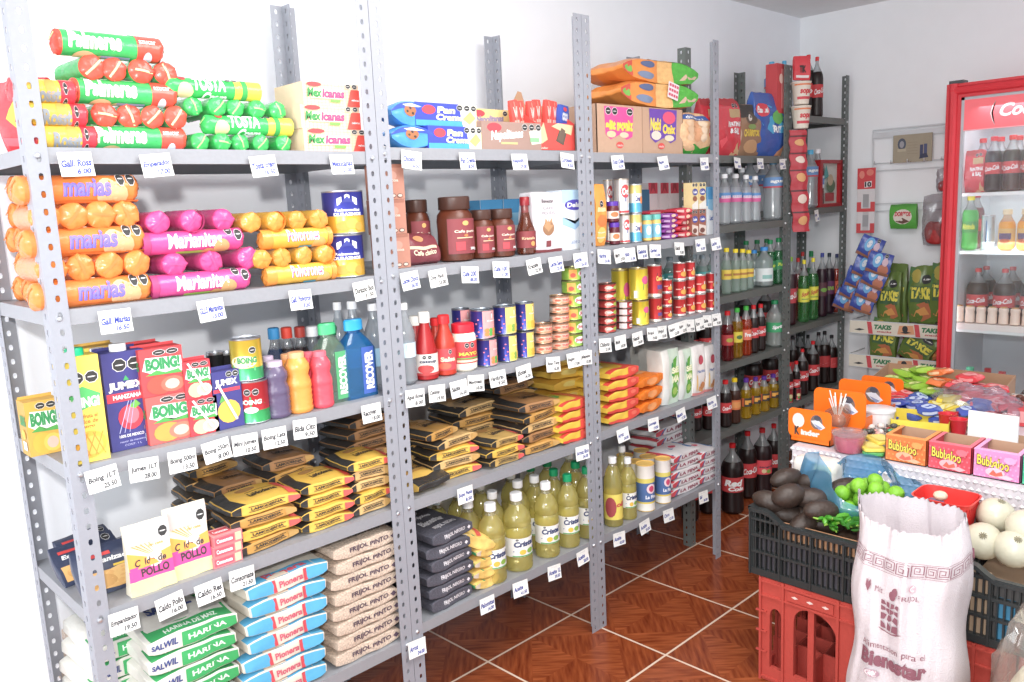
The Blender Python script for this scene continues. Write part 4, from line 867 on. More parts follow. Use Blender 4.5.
may = bottlep('mayonnaise_jar', [(.026, 0), (.033, .006), (.034, .02), (.034, .07), (.032, .085), (.026, .095)], .095, 'f4eedc:plas', 'f4eedc:plas', (.029, .018, 'e02838:plas'), (.02, .072, 'e03038'), [('p', 'F', .38, .3, .66, .6, '181818', [(.1, 0), (.9, 0), (1, .6), (.7, 1), (.5, .7), (.3, 1), (0, .6)]), ('t', 'F', .39, .36, .64, .52, 'f8d838', 'MAYO', 0, .05), ('r', 'F', .36, .06, .66, .16, 'f0e4c0'), ('r', 'F', .36, .2, .66, .26, '58b048'), ('o', 'F', .46, .7, .52, .95, '0'*6), ('o', 'F', .53, .7, .59, .95, '0'*6)], capname='lid')
putc(may, 451, 477, 323, .04, Z3, 'mayonnaise jar with red lid and red label', None, -.4)
def veg(c2, food, f2): return canp('vegetable_can', .0335, .09, [(1, '2c34a8:tin')], [('r', 'F', .36, .0, .66, 1, c2), ('p', 'F', .40, .58, .62, .95, '1c2478', [(0, 0), (1, 0), (1, .6), (.5, 1), (0, .6)]), ('p', 'F', .42, .62, .60, .9, 'ffffff', [(0, 0), (1, 0), (.5, 1)]), ('t', 'F', .42, .6, .6, .66, 'f8f4f0', 'Costena', 0, .03)]+
    [('e', 'F', .38+.06*(i % 4), .06+.14*(i//4), .45+.06*(i % 4), .22+.14*(i//4), (food, f2)[i % 2]) for i in range(8)]+[('e', 'F', .26+.03*(i % 3), .15*i+.06, .29+.03*(i % 3), .15*i+.12, 'e87898') for i in range(5)], '9aa0a8:metal', 'vegetable can')
vm = veg('f0a0a0', 'f08838', '58b848'); vc = veg('f8d860', 'ffc828', 'f8b818'); vg = veg('f8e070', 'ffd23a', '88b848')
hv = .092
for k, (P, lo, up, nm) in enumerate(((vm, (476, 497), (470, 494), 'mixed vegetable'), (vg, (497, 517), (493, 516), 'corn and bean'), (vc, (516, 534), (515, 534), 'sweet corn'))):
    putc(P, lo[0], lo[1], 0, .035, Z3, 'blue %s can in the bottom row' % nm, 'vegetable cans', RND.uniform(.1, .45), dz=.088)
    putc(P, up[0], up[1], 0, .04, Z3+.0895, 'blue %s can in the upper row' % nm, 'vegetable cans', RND.uniform(.1, .45), dz=.092)
putc(vm, 453, 471, 0, .12, Z3, 'blue vegetable can behind the jar, bottom of two', 'vegetable cans', RND.uniform(.1, .45), dz=.088)
putc(vm, 452, 470, 0, .12, Z3+.0895, 'blue vegetable can behind the jar, top of two', 'vegetable cans', RND.uniform(.1, .45), dz=.092)
tuna = canp('tuna_can', .042, .036, [(.35, 'e8c0a0:tin'), (.8, 'f2e0d0:tin'), (1, 'e8a888:tin')], [('r', 'F', .3, .3, .68, .72, 'f0b090'), ('e', 'F', .34, .35, .44, .68, 'e86040'), ('t', 'F', .46, .36, .62, .66, 'd84850', 'TUNY', 0, .05), ('r', 'F', .3, .05, .68, .2, 'e88858')], 'c8a890:metal', 'tuna can')
for k in range(3): putc(tuna, 533, 552, 0, .035, Z3+k*.0335, 'peach coloured tuna can, %s of the low stack' % ('bottom', 'middle', 'top')[k], 'tuna cans', -.3, dz=.033)
for k in range(6): putc(tuna, 549, 569, 0, .045, Z3+k*.031, 'peach coloured tuna can, %s of the tall stack' % tier(k, 6), 'tuna cans', -.3, dz=.0305)
jal = canp('pepper_can', .036, .055, [(1, 'a8d848:tin')], [('r', 'F', .30, .1, .42, .9, 'f0a838'), ('e', 'F', .44, .2, .62, .85, 'f4f0e0'), ('t', 'F', .45, .35, .61, .68, 'c03058', 'Jugo', 0, .05), ('e', 'F', .32, .2, .4, .6, 'd84828'), ('r', 'F', .64, .1, .7, .9, '78b030')], 'a8a878:metal', 'pepper can')
hz = (Zat(268, Xat(572, .04, Z3), .04)-Z3)/6
for k in range(6): putc(jal, 561, 584 if k < 5 else 583, 0, .04, Z3+k*(hz+.0004), 'lime green pepper can, %s of six by the third post' % tier(k, 6), 'lime green pepper cans', -.3+.2*(k % 3), dz=hz)
# fourth shelf: pasta packets and rice
g = 'pasta packets on the second rack'
blk = bagp('pasta_packet', 'pasta', .13, .16, .04, 'ecc050:film', [('r', 'F', 0, 0, 1, 1, '1a1614:foil'), ('r', 'T', 0, 0, 1, .2, '1a1614:foil'), ('r', 'T', .2, .4, .8, .7, 'c8963c'), ('t', 'T', .2, .5, .8, .62, '2c2014', 'Moderna', 0, .04)], p=5, py=.6, thin='z', wr=.005, n=9)
put(blk, 414, 449, 0, .012, Z4, 'pasta packet with its black seal facing out, by the second post', g, dz=.045, d=.2, rz=.1)
pile(GP[1], 4, 434, 479, .05, Z4, .033, .15, 'golden pasta packet', 'by the second post', g, mix=[GP[1], GP[3]])
put(GP[0], 420, 457, 0, .06, Z4+.135, 'golden pasta packet tipped on top by the second post', g, dz=.035, d=.15, rz=.15)
pile(GP[0], 3, 488, 524, .02, Z4, .031, .14, 'gold and red pasta packet', 'at mid second rack', g, mix=[goldp('d0a858:film', 6, 1), goldp('f0c040:film', 7, 1)])
pile(GP[3], 5, 455, 500, .15, Z4, .036, .15, 'tan pasta packet', 'in the row behind', g, mix=[GP[3], GP[0]])
pile(GP[0], 5, 520, 560, .03, Z4, .036, .16, 'gold pasta packet', 'next to the rice bags', g, mix=[GP[0], GP[2], GP[3]])
pile(GP[2], 6, 492, 535, .19, Z4, .036, .15, 'dark gold pasta packet', 'at the back', g, mix=[GP[0], GP[2]])
pile(GP[0], 4, 405, 440, .17, Z4, .036, .16, 'gold pasta packet', 'behind by the second post', g, mix=[GP[0], GP[3]])
ricer = bagp('rice_bag', 'bag', .2, .12, .04, 'f8cc30:film', [('r', 'T', .62, 0, 1, 1, 'f0402c:film'), ('r', 'T', .0, 0, .62, .12, 'f0402c:film'), ('e', 'T', .3, .5, .5, .8, '6cb848'), ('e', 'T', .08, .3, .3, .6, 'fff0b0'), ('r', 'F', .0, .0, 1, .35, 'ee3c2c:film'), ('r', 'F', .6, .0, 1, 1, 'f0402c:film'), ('e', 'F', .7, .4, .9, .8, 'ff7058')], p=7, px=.5, thin='z', wr=.004, n=9)
pile(ricer, 4, 560, 592, .015, Z4, .038, .14, 'yellow and red bag of rice', 'by the third post', 'yellow and red rice bags, second rack', rzj=.08)
ygr = bagp('grain_bag', 'bag', .2, .12, .045, 'f4c234:film', [('e', 'F', .2, .3, .5, .8, 'f8e078'), ('t', 'F', .55, .35, .9, .7, 'f8f0d0', 'oro', 0, .04)], p=6, px=.5, thin='z', wr=.004, n=9)
pile(ygr, 6, 553, 600, .17, Z4, .046, .14, 'plain yellow bag of grain', 'behind the rice bags', 'plain yellow grain bags')
# bottom shelf: black beans, popcorn, oil
bb = sackp('bean_bag', 'bag', M('50505a', 'speck'), [('t', 'F', .3, .3, .8, .7, 'e8e4ea', 'FRIJOL NEGRO', 0, .03), ('p', 'F', .86, .3, .94, .7, 'e8e4ea', [(0, .5), (.5, 0), (1, .5), (.5, 1)]), ('t', 'T', .3, .12, .8, .22, 'e8e4ea', 'FRIJOL NEGRO', 0, .03), ('t', 'T', .2, .3, .75, .44, 'ecebf0', 'Bienestar', 0, .04), ('t', 'T', .25, .5, .7, .6, 'ecebf0', 'Frijoles', 0, .03), ('e', 'T', .4, .66, .6, .86, 'e8e4ea'), ('e', 'T', .43, .7, .57, .82, '4e4e56')], seed=5)
pile(bb, 6, 428, 472, .012, Z5, .042, .26, 'charcoal bag of black beans', 'by the second post', 'charcoal black bean bags')
pop = bagp('popcorn_bag', 'bag', .13, .09, .035, 'e8c070:skin', [('r', 'L', .0, .1, 1, .9, '40a868'), ('p', 'T', .0, .0, .5, 1, '3c9a5c', [(0, 0), (.8, 0), (.4, 1), (0, 1)]), ('r', 'T', .5, .1, .6, .9, 'e04838'), ('r', 'F', .0, .2, .2, .9, 'e8d8c0')], p=4, px=.6, thin='z', wr=.007, n=10)
pile(pop, 4, 475, 501, .012, Z5, .036, .12, 'bag of popping corn with green seal', 'against the black beans', 'popping corn bags', rzj=.12)
o = put(pop, 462, 495, 0, .02, Z5+.15, 'green sealed bag of popping corn sliding over the pile', 'popping corn bags', dz=.045, d=.13, rz=-.3); o.rotation_euler.y = .45
def oilb(cap):
    pr = [(.024, 0), (.036, .004), (.0375, .012)]+[(.0375*(1-.035*(i % 2)), .02+i*.009) for i in range(4)]+[(.0365, .055), (.0365, .125), (.038, .135), (.036, .142), (.037, .150), (.034, .158), (.037, .166), (.0365, .185), (.030, .207), (.02, .224), (.0135, .236), (.013, .25)]
    return bottlep('oil_bottle', pr, .232, 'f6ec9a:oil', 'fbf8e0:clear', (.0155, .022, cap), (.056, .122, 'f4f4f0'), [
        ('t', 'F', .38, .56, .64, .86, '24366c', 'Cristal', .1, .05, .06), ('p', 'F', .37, .28, .64, .5, '2850a0', [(0, .2), (1, .8), (1, 0), (0, 0)]), ('e', 'F', .44, .12, .52, .4, 'f0c030'), ('e', 'F', .53, .15, .62, .42, '88b838'), ('r', 'F', .36, .02, .64, .08, '58a858'),
        ('o', 'F', .40, .88, .44, 1, '0'*6)], seg=20)
OW, OG = oilb('f0f0f2:plas'), oilb('189060:plas')
ob = [(479, 507, 497, .04, OW, 'front row first, white cap'), (504, 533, 488, .045, OW, 'front row second, white cap'), (535, 560, 482, .04, OW, 'front row third, white cap'), (558, 580, 477, .035, OG, 'front row fourth, green cap'), (577, 599, 470, .035, OG, 'front row last, green cap'),
      (458, 484, 492, .13, OW, 'second row first, behind the popping corn'), (483, 507, 483, .13, OW, 'second row second, white cap'), (508, 532, 478, .14, OW, 'second row third, white cap'), (525, 548, 474, .13, OW, 'second row fourth, white cap'), (545, 566, 471, .125, OG, 'second row fifth, green cap'), (566, 588, 467, .12, OG, 'second row last, green cap'),
      (428, 452, 493, .24, OW, 'deepest row first, above the bean bags'), (449, 471, 487, .24, OW, 'deepest row second'), (472, 494, 480, .23, OW, 'deepest row third'), (502, 524, 472, .23, OW, 'deepest row fourth, white cap'), (522, 543, 466, .23, OG, 'deepest row fifth, green cap'), (538, 560, 463, .22, OG, 'deepest row sixth, green cap'), (560, 581, 458, .22, OW, 'deepest row last, white cap')]
for a, b, py, y, P, lb in ob:
    putc(P, a, b, py, y, Z5, 'yellow cooking oil bottle, '+lb, 'cooking oil bottles on the second rack', -.45+RND.uniform(-.15, .15), dz=None if False else .268)
# ================================================================ third rack (unit 3)
Z1, Z2, Z3, Z4, Z5 = SZ[3]
K2 = '2a2a30'
tags(3, 1, [(617, 'Totis Chile', '10.50'), (662, 'Papas', '12.00'), (704, 'Churro', '9.00')])
tags(3, 2, [(604, 'Harina', '22.00'), (619, 'Merm', '27.00', K2), (629, 'Nido', '31.00'), (642, 'Gelatina', '8.00'), (655, 'Gerber', '13.00'), (679, 'Rexal', '7.00', K2), (700, 'Flan', '9.50'), (715, 'Leche', '26.00')])
tags(3, 3, [(605, 'Chilorio', '21.00', K2), (620, 'Mole', '18.00', K2), (637, 'Nescal', '24.00', K2), (652, 'Frijol', '19.00', K2), (662, 'Frijol', '15.00', K2), (673, 'Rajas', '12.00', K2), (682, 'Rajas', '12.50', K2), (690, 'Pure', '7.50', K2), (699, 'Pure', '8.00', K2), (707, 'Salsa', '8.50', K2), (716, 'Salsa', '9.00', K2)])
tags(3, 4, [(622, 'Arroz', '24.00'), (653, 'Lenteja', '19.00'), (680, 'Maseca', '17.50'), (711, 'Harina', '21.00')])
tags(3, 5, [(619, 'Aceite', '42.00'), (644, 'Aceite', '39.00'), (668, 'Cloro', '12.00'), (703, 'Sal', '9.00')])
mb = MB(); w, d, h, t = .58, .22, .17, .003
cb = 'c9a184'
mb.box(-w/2, w/2, -d/2, d/2, 0, t, cb)
for (a, b, c_, e_) in ((-w/2, w/2, -d/2, -d/2+t), (-w/2, w/2, d/2-t, d/2), (-w/2, -w/2+t, -d/2, d/2), (w/2-t, w/2, -d/2, d/2)): mb.box(a, b, c_, e_, t, h, cb)
mb.box(-.002, .002, -d/2-.001, -d/2, 0, h, 'a88468')
sf = Box(w, d, h)
deco(mb, sf, [('p', 'F', .08, .28, .40, .96, 'e83a94', [(0, 1), (1, 1), (.95, .1), (.75, 0), (.5, .15), (.2, 0), (.03, .15)]), ('o', 'F', .09, .78, .155, .95, '0'*6), ('o', 'F', .16, .78, .225, .95, '0'*6), ('o', 'F', .32, .78, .395, .95, '0'*6),
    ('t', 'F', .09, .48, .2, .68, 'ffe23c', 'alit', .1, .06), ('t', 'F', .21, .46, .39, .7, 'ffe23c', 'nacanitz', .1, .06), ('e', 'F', .1, .32, .2, .46, 'f4d0a0'), ('e', 'F', .24, .32, .34, .44, 'f4d0b0'), ('e', 'F', .2, .1, .28, .24, 'e8443c'),
    ('p', 'F', .58, .24, .92, .98, '6a35b0', [(0, 1), (1, 1), (.95, .1), (.75, 0), (.5, .15), (.2, 0), (.03, .15)]), ('t', 'F', .59, .5, .72, .78, 'ffe23c', 'Noki', .1, .06), ('t', 'F', .74, .44, .9, .66, 'ffe23c', 'Onix', .1, .06), ('e', 'F', .74, .66, .9, .94, 'f04a78'), ('e', 'F', .6, .3, .72, .5, 'f0e0d0'), ('e', 'F', .76, .28, .88, .42, 'f0e0c0'), ('e', 'F', .68, .1, .76, .24, 'e8443c'),
    ('t', 'F', .21, .14, .27, .19, 'ffd8d0', 'snacks', 0, .02), ('t', 'F', .69, .14, .75, .19, 'ffd8d0', 'snacks', 0, .02)])
CART = ('snack_carton', mb.mesh('snack_carton', 30), [], 'cardboard box', (w, d, h))
put(CART, 597, 683, 107, .03, Z1, 'brown cardboard snack carton with pink and purple print', d=.22)
pork = bagp('snack_bag', 'snack bag', .36, .2, .1, 'f0902c:film', [('r', 'F', .0, .0, .12, 1, 'd84830'), ('e', 'F', .02, .2, .12, .7, '78c048'), ('r', 'F', .42, .0, .62, 1, 'e8b478:skin'), ('r', 'F', .62, .0, 1, 1, '58b048:skin'), ('p', 'F', .7, .1, .98, .5, 'f0c8b0', [(0, .2), (.3, 1), (1, .6), (.9, 0)]), ('e', 'F', .18, .15, .38, .45, '7888a8'), ('e', 'F', .22, .6, .38, .9, '50608c'), ('r', 'T', .42, 0, .7, 1, 'e8b478:skin'), ('r', 'T', .7, 0, 1, 1, '68b858:skin')], p=4, px=.75, thin='z', wr=.008, n=14, q=4)
hh = Zat(107, Xat(640, .03, Z1), .03)
put(pork, 620, 700, 0, .03, hh, 'clear and orange bag of pork rinds lying on the carton', 'pork rind bags', dz=.1, d=.2)
put(pork, 622, 700, 0, .05, hh+.092, 'green and orange bag of pork rinds lying on top', 'pork rind bags', dz=.095, d=.2)
pk2 = bagp('snack_bag', 'snack bag', .16, .07, .19, 'e8b890:skin', [('r', 'F', .02, .82, .98, .95, '2858a8'), ('t', 'F', .2, .84, .8, .92, 'ffffff', 'chicharron', .1, .03), ('p', 'F', 0, 0, 1, .25, '3f9a3c:skin', [(0, 0), (1, 0), (1, .9), (.7, .5), (.4, 1), (0, .6)])]+[('e', 'F', .15+.22*(i % 3), .3+.16*(i//3), .38+.22*(i % 3), .48+.16*(i//3), ('f0c8a0', 'e0a070', 'f4d8b8')[i % 3]) for i in range(9)], pz=.7, thin='y', wr=.008, n=14)
put(pk2, 683, 712, 112, .02, Z1, 'clear bag of pork rinds standing beside the carton', d=.09)
price = MB(); price.grid(lambda a, b: (a*.07, 0, b*.06), 1, 1, 'f4e8ec'); price.grid(lambda a, b: ((1-a)*.07, .0005, b*.06), 1, 1, 'f4e8ec')
for i in range(3):
    for j in range(4): price.box(.006+.016*j, .018+.016*j, -.0008, -.0003, .008+.018*i, .018+.018*i, 'd84868')
inst(('price_sticker', price.mesh('price_sticker', 0), [], 'price sticker'), (Xat(667, .02, hh+.05), .018, hh+.045), 'white and pink checked sticker on the lower bag of pork rinds', ry=.2)
# second shelf
oats = bagp('snack_bag', 'snack bag', .09, .05, .24, 'f8a030:foil', [('e', 'F', .1, .05, .9, .3, 'f8d060'), ('e', 'F', .1, .3, .9, .5, 'f07820'), ('r', 'F', .1, .55, .9, .62, 'ffe0a0'), ('o', 'F', .3, .62, .7, .74, '0'*6), ('r', 'F', .1, .12, .8, .14, 'f0e8c0'), ('r', 'F', .1, .2, .8, .22, 'f0e8c0')], pz=.7, thin='y', wr=.005)
put(oats, 597, 608, 184, .025, Z2, 'orange and yellow snack bag beside the third post', d=.04)
nido = canp('milk_tin', .042, .12, [(1, 'f2ece8:tin')], [('e', 'F', .40, .46, .62, .86, 'd83038'), ('p', 'F', .4, .35, .62, .6, '3048a0', [(0, .5), (.5, 0), (1, .5), (.9, 1), (.1, 1)]), ('t', 'F', .43, .55, .6, .76, 'ffffff', 'Carl', .1, .06), ('r', 'F', .3, .02, .7, .08, 'e03038')], 'c8b8a8:metal', 'milk tin')
for k, (a, b, zz, y, dz_) in enumerate(((618, 630, 0, .04, .105), (614, 629, .106, .05, .13), (604, 614, .0, .12, .105), (603, 613, .106, .12, .13))):
    putc(nido, a, b, 0, y, Z2+zz, 'white and red milk tin, %s' % ('front one below', 'front one on top', 'rear one below', 'rear one on top')[k], 'white milk tins', -.35, dz=dz_)
jam = bottlep('jam_jar', [(.024, 0), (.029, .004), (.03, .05), (.028, .065), (.025, .07)], .07, '5a1c28:plas', '5a1c28:plas', (.027, .014, '5830a0:plas'), (.015, .045, 'f0e0d8'), [('e', 'F', .4, .2, .6, .9, 'f07838')], capname='lid', cat='jam jar')
putc(jam, 609, 620, 0, .03, Z2, 'dark jam jar with pale fruit label', 'jam jars', dz=.08)
putc(jam, 606, 619, 0, .035, Z2+.081, 'dark jam jar with purple lid on top of another jar', 'jam jars', dz=.075)
lid2 = canp('gelatin_can', .034, .1, [(.35, '58b8e0:tin'), (.7, 'f8f4ec:tin'), (1, 'f4e080:tin')], [('t', 'F', .38, .4, .62, .6, '38408c', 'Crema', .1, .05), ('e', 'F', .52, .3, .62, .6, 'f08838')], cat='gelatin can')
for k in range(2): putc(lid2, 629, 642, 0, .03, Z2+k*.108, 'white, blue and yellow can, %s of two' % ('bottom', 'top')[k], 'white and blue cans', -.3, dz=.107)
gerb = bottlep('baby_food_jar', [(.02, 0), (.026, .003), (.027, .055), (.024, .062), (.022, .066)], .066, 'e8c070:plas', 'e8c070:plas', (.026, .012, '6cb8b0:plas'), (.01, .05, '7cc4e0'), [('e', 'F', .42, .2, .58, .9, 'f4f8f4')], capname='lid', cat='baby food')
for k, (a, b) in enumerate(((642, 652), (651, 661))): putc(gerb, a, b, 0, .03, Z2, 'little baby food jar with teal lid, %s' % ('beside the white cans', 'beside the purple packets')[k], 'baby food jars', dz=.1)
tealb = boxp('gelatin_box', 'box', .12, .06, .12, '246890', [('r', 'F', .05, .1, .95, .3, '3c88a8')])
put(tealb, 630, 650, 190, .2, Z2, 'dark teal box at the back of the shelf', d=.08)
def sach(c, c2, t='', cat='sachet', nm='sachet'): return bagp(nm, cat, .1, .03, .03, c+':foil', [('r', 'F', .1, .3, .5, .7, c2), ('e', 'F', .6, .25, .85, .8, 'f8d0b0')], p=4, px=.6, thin='z', wr=.004, n=6)
sr, sp, sw = sach('e02844', 'f8c8c0'), sach('9838a8', 'e0b8e8'), sach('f4e8e4', 'e04050')
for k in range(5): put(sp, 661, 678, 0, .02, Z2+k*.02, 'purple drink mix sachet, %s of a small pile' % tier(k, 5), 'purple sachets', dz=.021, d=.07, rz=RND.uniform(-.2, .2))
for k in range(5): put(sr, 677, 692, 0, .02, Z2+k*.0235, 'red sauce sachet, %s of the front pile' % tier(k, 5), 'red sachets in front', dz=.0245, d=.07, rz=RND.uniform(-.25, .25))
for k in range(5): put(sr, 648, 672, 0, .13, Z2+k*.0225, 'red sauce sachet, %s of the pile behind' % tier(k, 5), 'red sachets behind', dz=.0235, d=.08, rz=RND.uniform(-.25, .25))
wm = boxp('drink_box', 'drink carton', .05, .04, .11, 'f2e2e4', [('r', 'F', 0, .8, 1, 1, 'e03850'), ('p', 'F', .2, .8, .8, 1, 'b02030', [(0, 0), (.5, .8), (1, 0), (.8, 1), (.2, 1)]), ('r', 'F', .15, .3, .85, .5, 'e8c8d0'), ('r', 'F', .0, .0, 1, .1, 'd8a0b0')])
zb = Z2+.10
for k, (a, b) in enumerate(((649, 658), (661, 669), (671, 679), (681, 690))):
    put(wm, a, b, 183, .21, Z2, 'white and red milk drink carton, %s of the back row' % ORD[k], 'white and red drink cartons', d=.05)
cho = boxp('drink_box', 'drink carton', .05, .04, .11, 'f4dc9c', [('o', 'F', .05, .84, .45, .98, '0'*6), ('o', 'F', .5, .84, .9, .98, '0'*6), ('e', 'F', .05, .52, .95, .78, '4048a8'), ('t', 'F', .2, .6, .8, .7, 'ffffff', 'Lala', .1, .05), ('p', 'F', 0, .0, 1, .45, 'f4f0e8', [(0, 0), (1, 0), (1, .8), (0, .4)]), ('e', 'F', .1, .3, .8, .5, '9c5834')])
cho2 = boxp('drink_box', 'drink carton', .05, .04, .11, 'a86048', [('o', 'F', .05, .84, .45, .98, '0'*6), ('o', 'F', .5, .84, .9, .98, '0'*6), ('e', 'F', .05, .5, .95, .76, '4048a8'), ('t', 'F', .2, .58, .8, .68, 'ffffff', 'Lala', .1, .05), ('p', 'F', 0, .0, 1, .45, 'f0dcd0', [(0, .3), (1, 0), (1, .8), (0, 1)]), ('e', 'F', .1, .1, .8, .3, '7c4030')])
hx = (Zat(183, Xat(700, .04, Z2), .04)-Z2)/2
for k, (a, b) in enumerate(((692, 698), (699, 706))):
    put(cho2, a, b, 0, .03, Z2, 'brown chocolate milk drink carton, %s of the bottom pair' % ORD[k], 'brown drink cartons', dz=hx, d=.04)
    put(cho, a, b, 0, .03, Z2+hx+.001, 'cream milk drink carton, %s of the top pair' % ORD[k], 'cream drink cartons', dz=hx, d=.04)
put(bluec, 708, 716, 187, .03, Z2, 'white milk carton with blue top beside the fourth post', d=.07)
# third shelf: red and yellow cans
flat = canp('chili_can', .041, .036, [(1, 'd83a34:tin')], [('e', 'F', .36, .15, .5, .85, 'e8b0a0'), ('e', 'F', .52, .2, .64, .8, 'a8b838'), ('t', 'F', .4, .4, .52, .62, 'ffffff', 'chile', 0, .03)], '8c6a60:metal', 'flat can')
hf = (Zat(284, Xat(607, .04, Z3), .04)-Z3)/6
for k in range(6): putc(flat, 598, 616, 0, .035, Z3+k*(hf+.0004), 'flat red chili can, %s of the stack at the third post' % tier(k, 6), 'flat red cans', -.3, dz=hf)
mole = canp('sauce_can', .038, .05, [(1, 'c83038:tin')], [('r', 'F', .3, .05, .46, .95, 'd8d4d0'), ('e', 'F', .5, .2, .64, .8, 'f0e8e0'), ('t', 'F', .5, .35, .64, .6, 'a82030', 'mole', 0, .05)], '98948c:metal', 'flat can')
hm = (Zat(301, Xat(625, .04, Z3), .04)-Z3)/4
for k in range(4): putc(mole, 616, 632, 0, .035, Z3+k*(hm+.0004), 'red and white sauce can, %s of the second stack' % tier(k, 4), 'red and white cans', -.3, dz=hm)
yel = canp('chocolate_tin', .042, .12, [(1, 'f8e020:tin')], [('p', 'F', .48, .3, .64, .8, '40a060', [(0, 0), (1, .1), (1, 1), (.1, .9)]), ('e', 'F', .46, .5, .6, .78, 'e04888'), ('p', 'F', .4, .02, .66, .28, 'a84828', [(0, 0), (1, 0), (1, 1), (.5, .4), (0, .8)]), ('r', 'F', .32, .05, .38, .3, 'f4f4f0')], 'c8b888:metal', 'yellow tin')
putc(yel, 612, 630, 269, .12, Z3, 'yellow tin with green patch standing behind the sauce cans', 'yellow tins', -.3)
zt = Zat(300, Xat(640, .04, Z3), .04)-Z3
putc(yel, 632, 649, 0, .035, Z3, 'yellow tin at the shelf front, lower of two', 'yellow tins', -.3, dz=zt*.99)
putc(yel, 629, 648, 268, .045, Z3+zt, 'yellow tin stacked on the front one', 'yellow tins', -.3)
big = canp('bean_can', .042, .12, [(.1, 'f0e8e0:tin'), (1, 'e4262c:tin')], [('p', 'F', .42, .46, .66, .78, '1c1414', [(0, .2), (.2, 1), (.5, .7), (.8, 1), (1, .2), (.5, 0)]), ('t', 'F', .44, .52, .64, .68, 'f8d860', 'Costena', .1, .04), ('r', 'F', .46, .24, .66, .38, '5a3890'), ('e', 'F', .46, .08, .64, .24, 'a84830')], 'd0ccc8:metal', 'bean can')
putc(big, 649, 662, 0, .035, Z3, 'large red bean can, lower of two at the front', 'large red cans', -.3, dz=zt*1.0)
putc(big, 647, 662, 265, .04, Z3+zt, 'large red bean can, upper of two', 'large red cans', -.3)
sm = canp('tomato_can', .033, .09, [(.1, 'f0e0d8:tin'), (1, 'e4282c:tin')], [('e', 'F', .42, .2, .62, .52, 'e8a838'), ('p', 'F', .43, .5, .62, .7, 'f0e8d8', [(0, .3), (.5, 1), (1, .3), (.5, 0)]), ('r', 'F', .3, .5, .42, .56, 'f8c0b0')], 'd8d4d0:metal', 'red can')
def colcans(cols, y, n, py, nm):
    for i, (a, b) in enumerate(cols):
        h_ = (Zat(py[i], Xat((a+b)/2, y, Z3), y)-Z3)/n
        for k in range(n): putc(sm, a, b, 0, y, Z3+k*(h_+.0004), 'small red tomato can, %s, column %s of %s' % (tier(k, n), ORD[i], nm), 'small red tomato cans', -.3, dz=h_)
colcans([(662, 672)], .03, 3, [280], 'its own beside the bean cans')
colcans([(673, 686), (685, 695)], .045, 3, [263, 262], 'the tall pair')
colcans([(694, 706), (706, 717)], .03, 2, [275, 273], 'the pair by the fourth post')
# fourth shelf
pile(ricer, 5, 607, 640, .015, Z4, .042, .2, 'yellow and red bag of rice', 'at the third post', 'yellow and red rice bags, third rack', rzj=.05)
len_ = bagp('lentil_bag', 'bag', .2, .15, .05, 'f07c2c:skin', [('e', 'F', .3, .2, .7, .8, 'f8a058'), ('r', 'T', .3, .3, .7, .6, 'f8a868')], p=3.2, px=.4, thin='z', wr=.006, n=10)
pile(len_, 3, 637, 664, .02, Z4, .05, .16, 'orange bag of lentils', 'between rice and flour', 'orange lentil bags', rzj=.08)
mas = bagp('flour_bag', 'bag', .1, .08, .2, 'f0efe8:film', [('r', 'F', .35, .0, 1, 1, 'd8ecd8:film'), ('r', 'F', .05, .0, .3, .3, 'e8ece8'), ('e', 'F', .46, .1, .9, .36, '68b030'), ('e', 'F', .54, .16, .82, .3, 'b0d860'), ('e', 'F', .5, .42, .66, .76, '2f9a58'), ('e', 'F', .62, .4, .92, .64, '88c030'), ('p', 'F', .5, .28, .9, .86, '58a828', [(.1, 0), (.9, .2), (.7, .4), (1, .6), (.6, .7), (.9, 1), (.3, .9), (.2, .5)]), ('t', 'F', .5, .38, .9, .5, 'f8f8d0', 'MA', 0, .07), ('t', 'F', .5, .54, .9, .66, 'f8f8d0', 'SE', 0, .07)], p=8, pz=.12, thin='y', wr=.004, n=9)
for j, y in enumerate((.03, .13, .23)):
    for i, (a, b) in enumerate(((664, 680), (680, 693))):
        sh = -j*9
        put(mas, a+sh, b+sh, 349-j*2, y, Z4, 'white and green bag of corn flour, %s of the %s row' % (ORD[i], ORD[j]), 'white and green corn flour bags', d=.09)
har = bagp('flour_bag', 'bag', .1, .08, .2, 'f2ece8:film', [('p', 'F', 0, 0, 1, .35, 'e8a868', [(0, 0), (1, 0), (1, 1), (.5, .5), (0, .7)]), ('e', 'F', .2, .1, .34, .42, 'f4c878'), ('e', 'F', .4, .6, .8, .8, 'c83850'), ('t', 'F', .3, .44, .85, .5, '7888b8', 'Harina', 0, .03), ('r', 'F', 0, 0, 1, .06, 'e88c88'), ('e', 'F', .5, .1, .9, .26, 'd88848')], p=8, pz=.1, thin='y', wr=.004, n=9)
for j, y in enumerate((.025, .125, .225)):
    for i, (a, b) in enumerate(((694, 706), (706, 718))):
        sh = -j*8
        put(har, a+sh, b+sh, 345-j, y, Z4, 'white wheat flour bag with pastry print, %s of the %s row' % (ORD[i], ORD[j]), 'white wheat flour bags', d=.09)
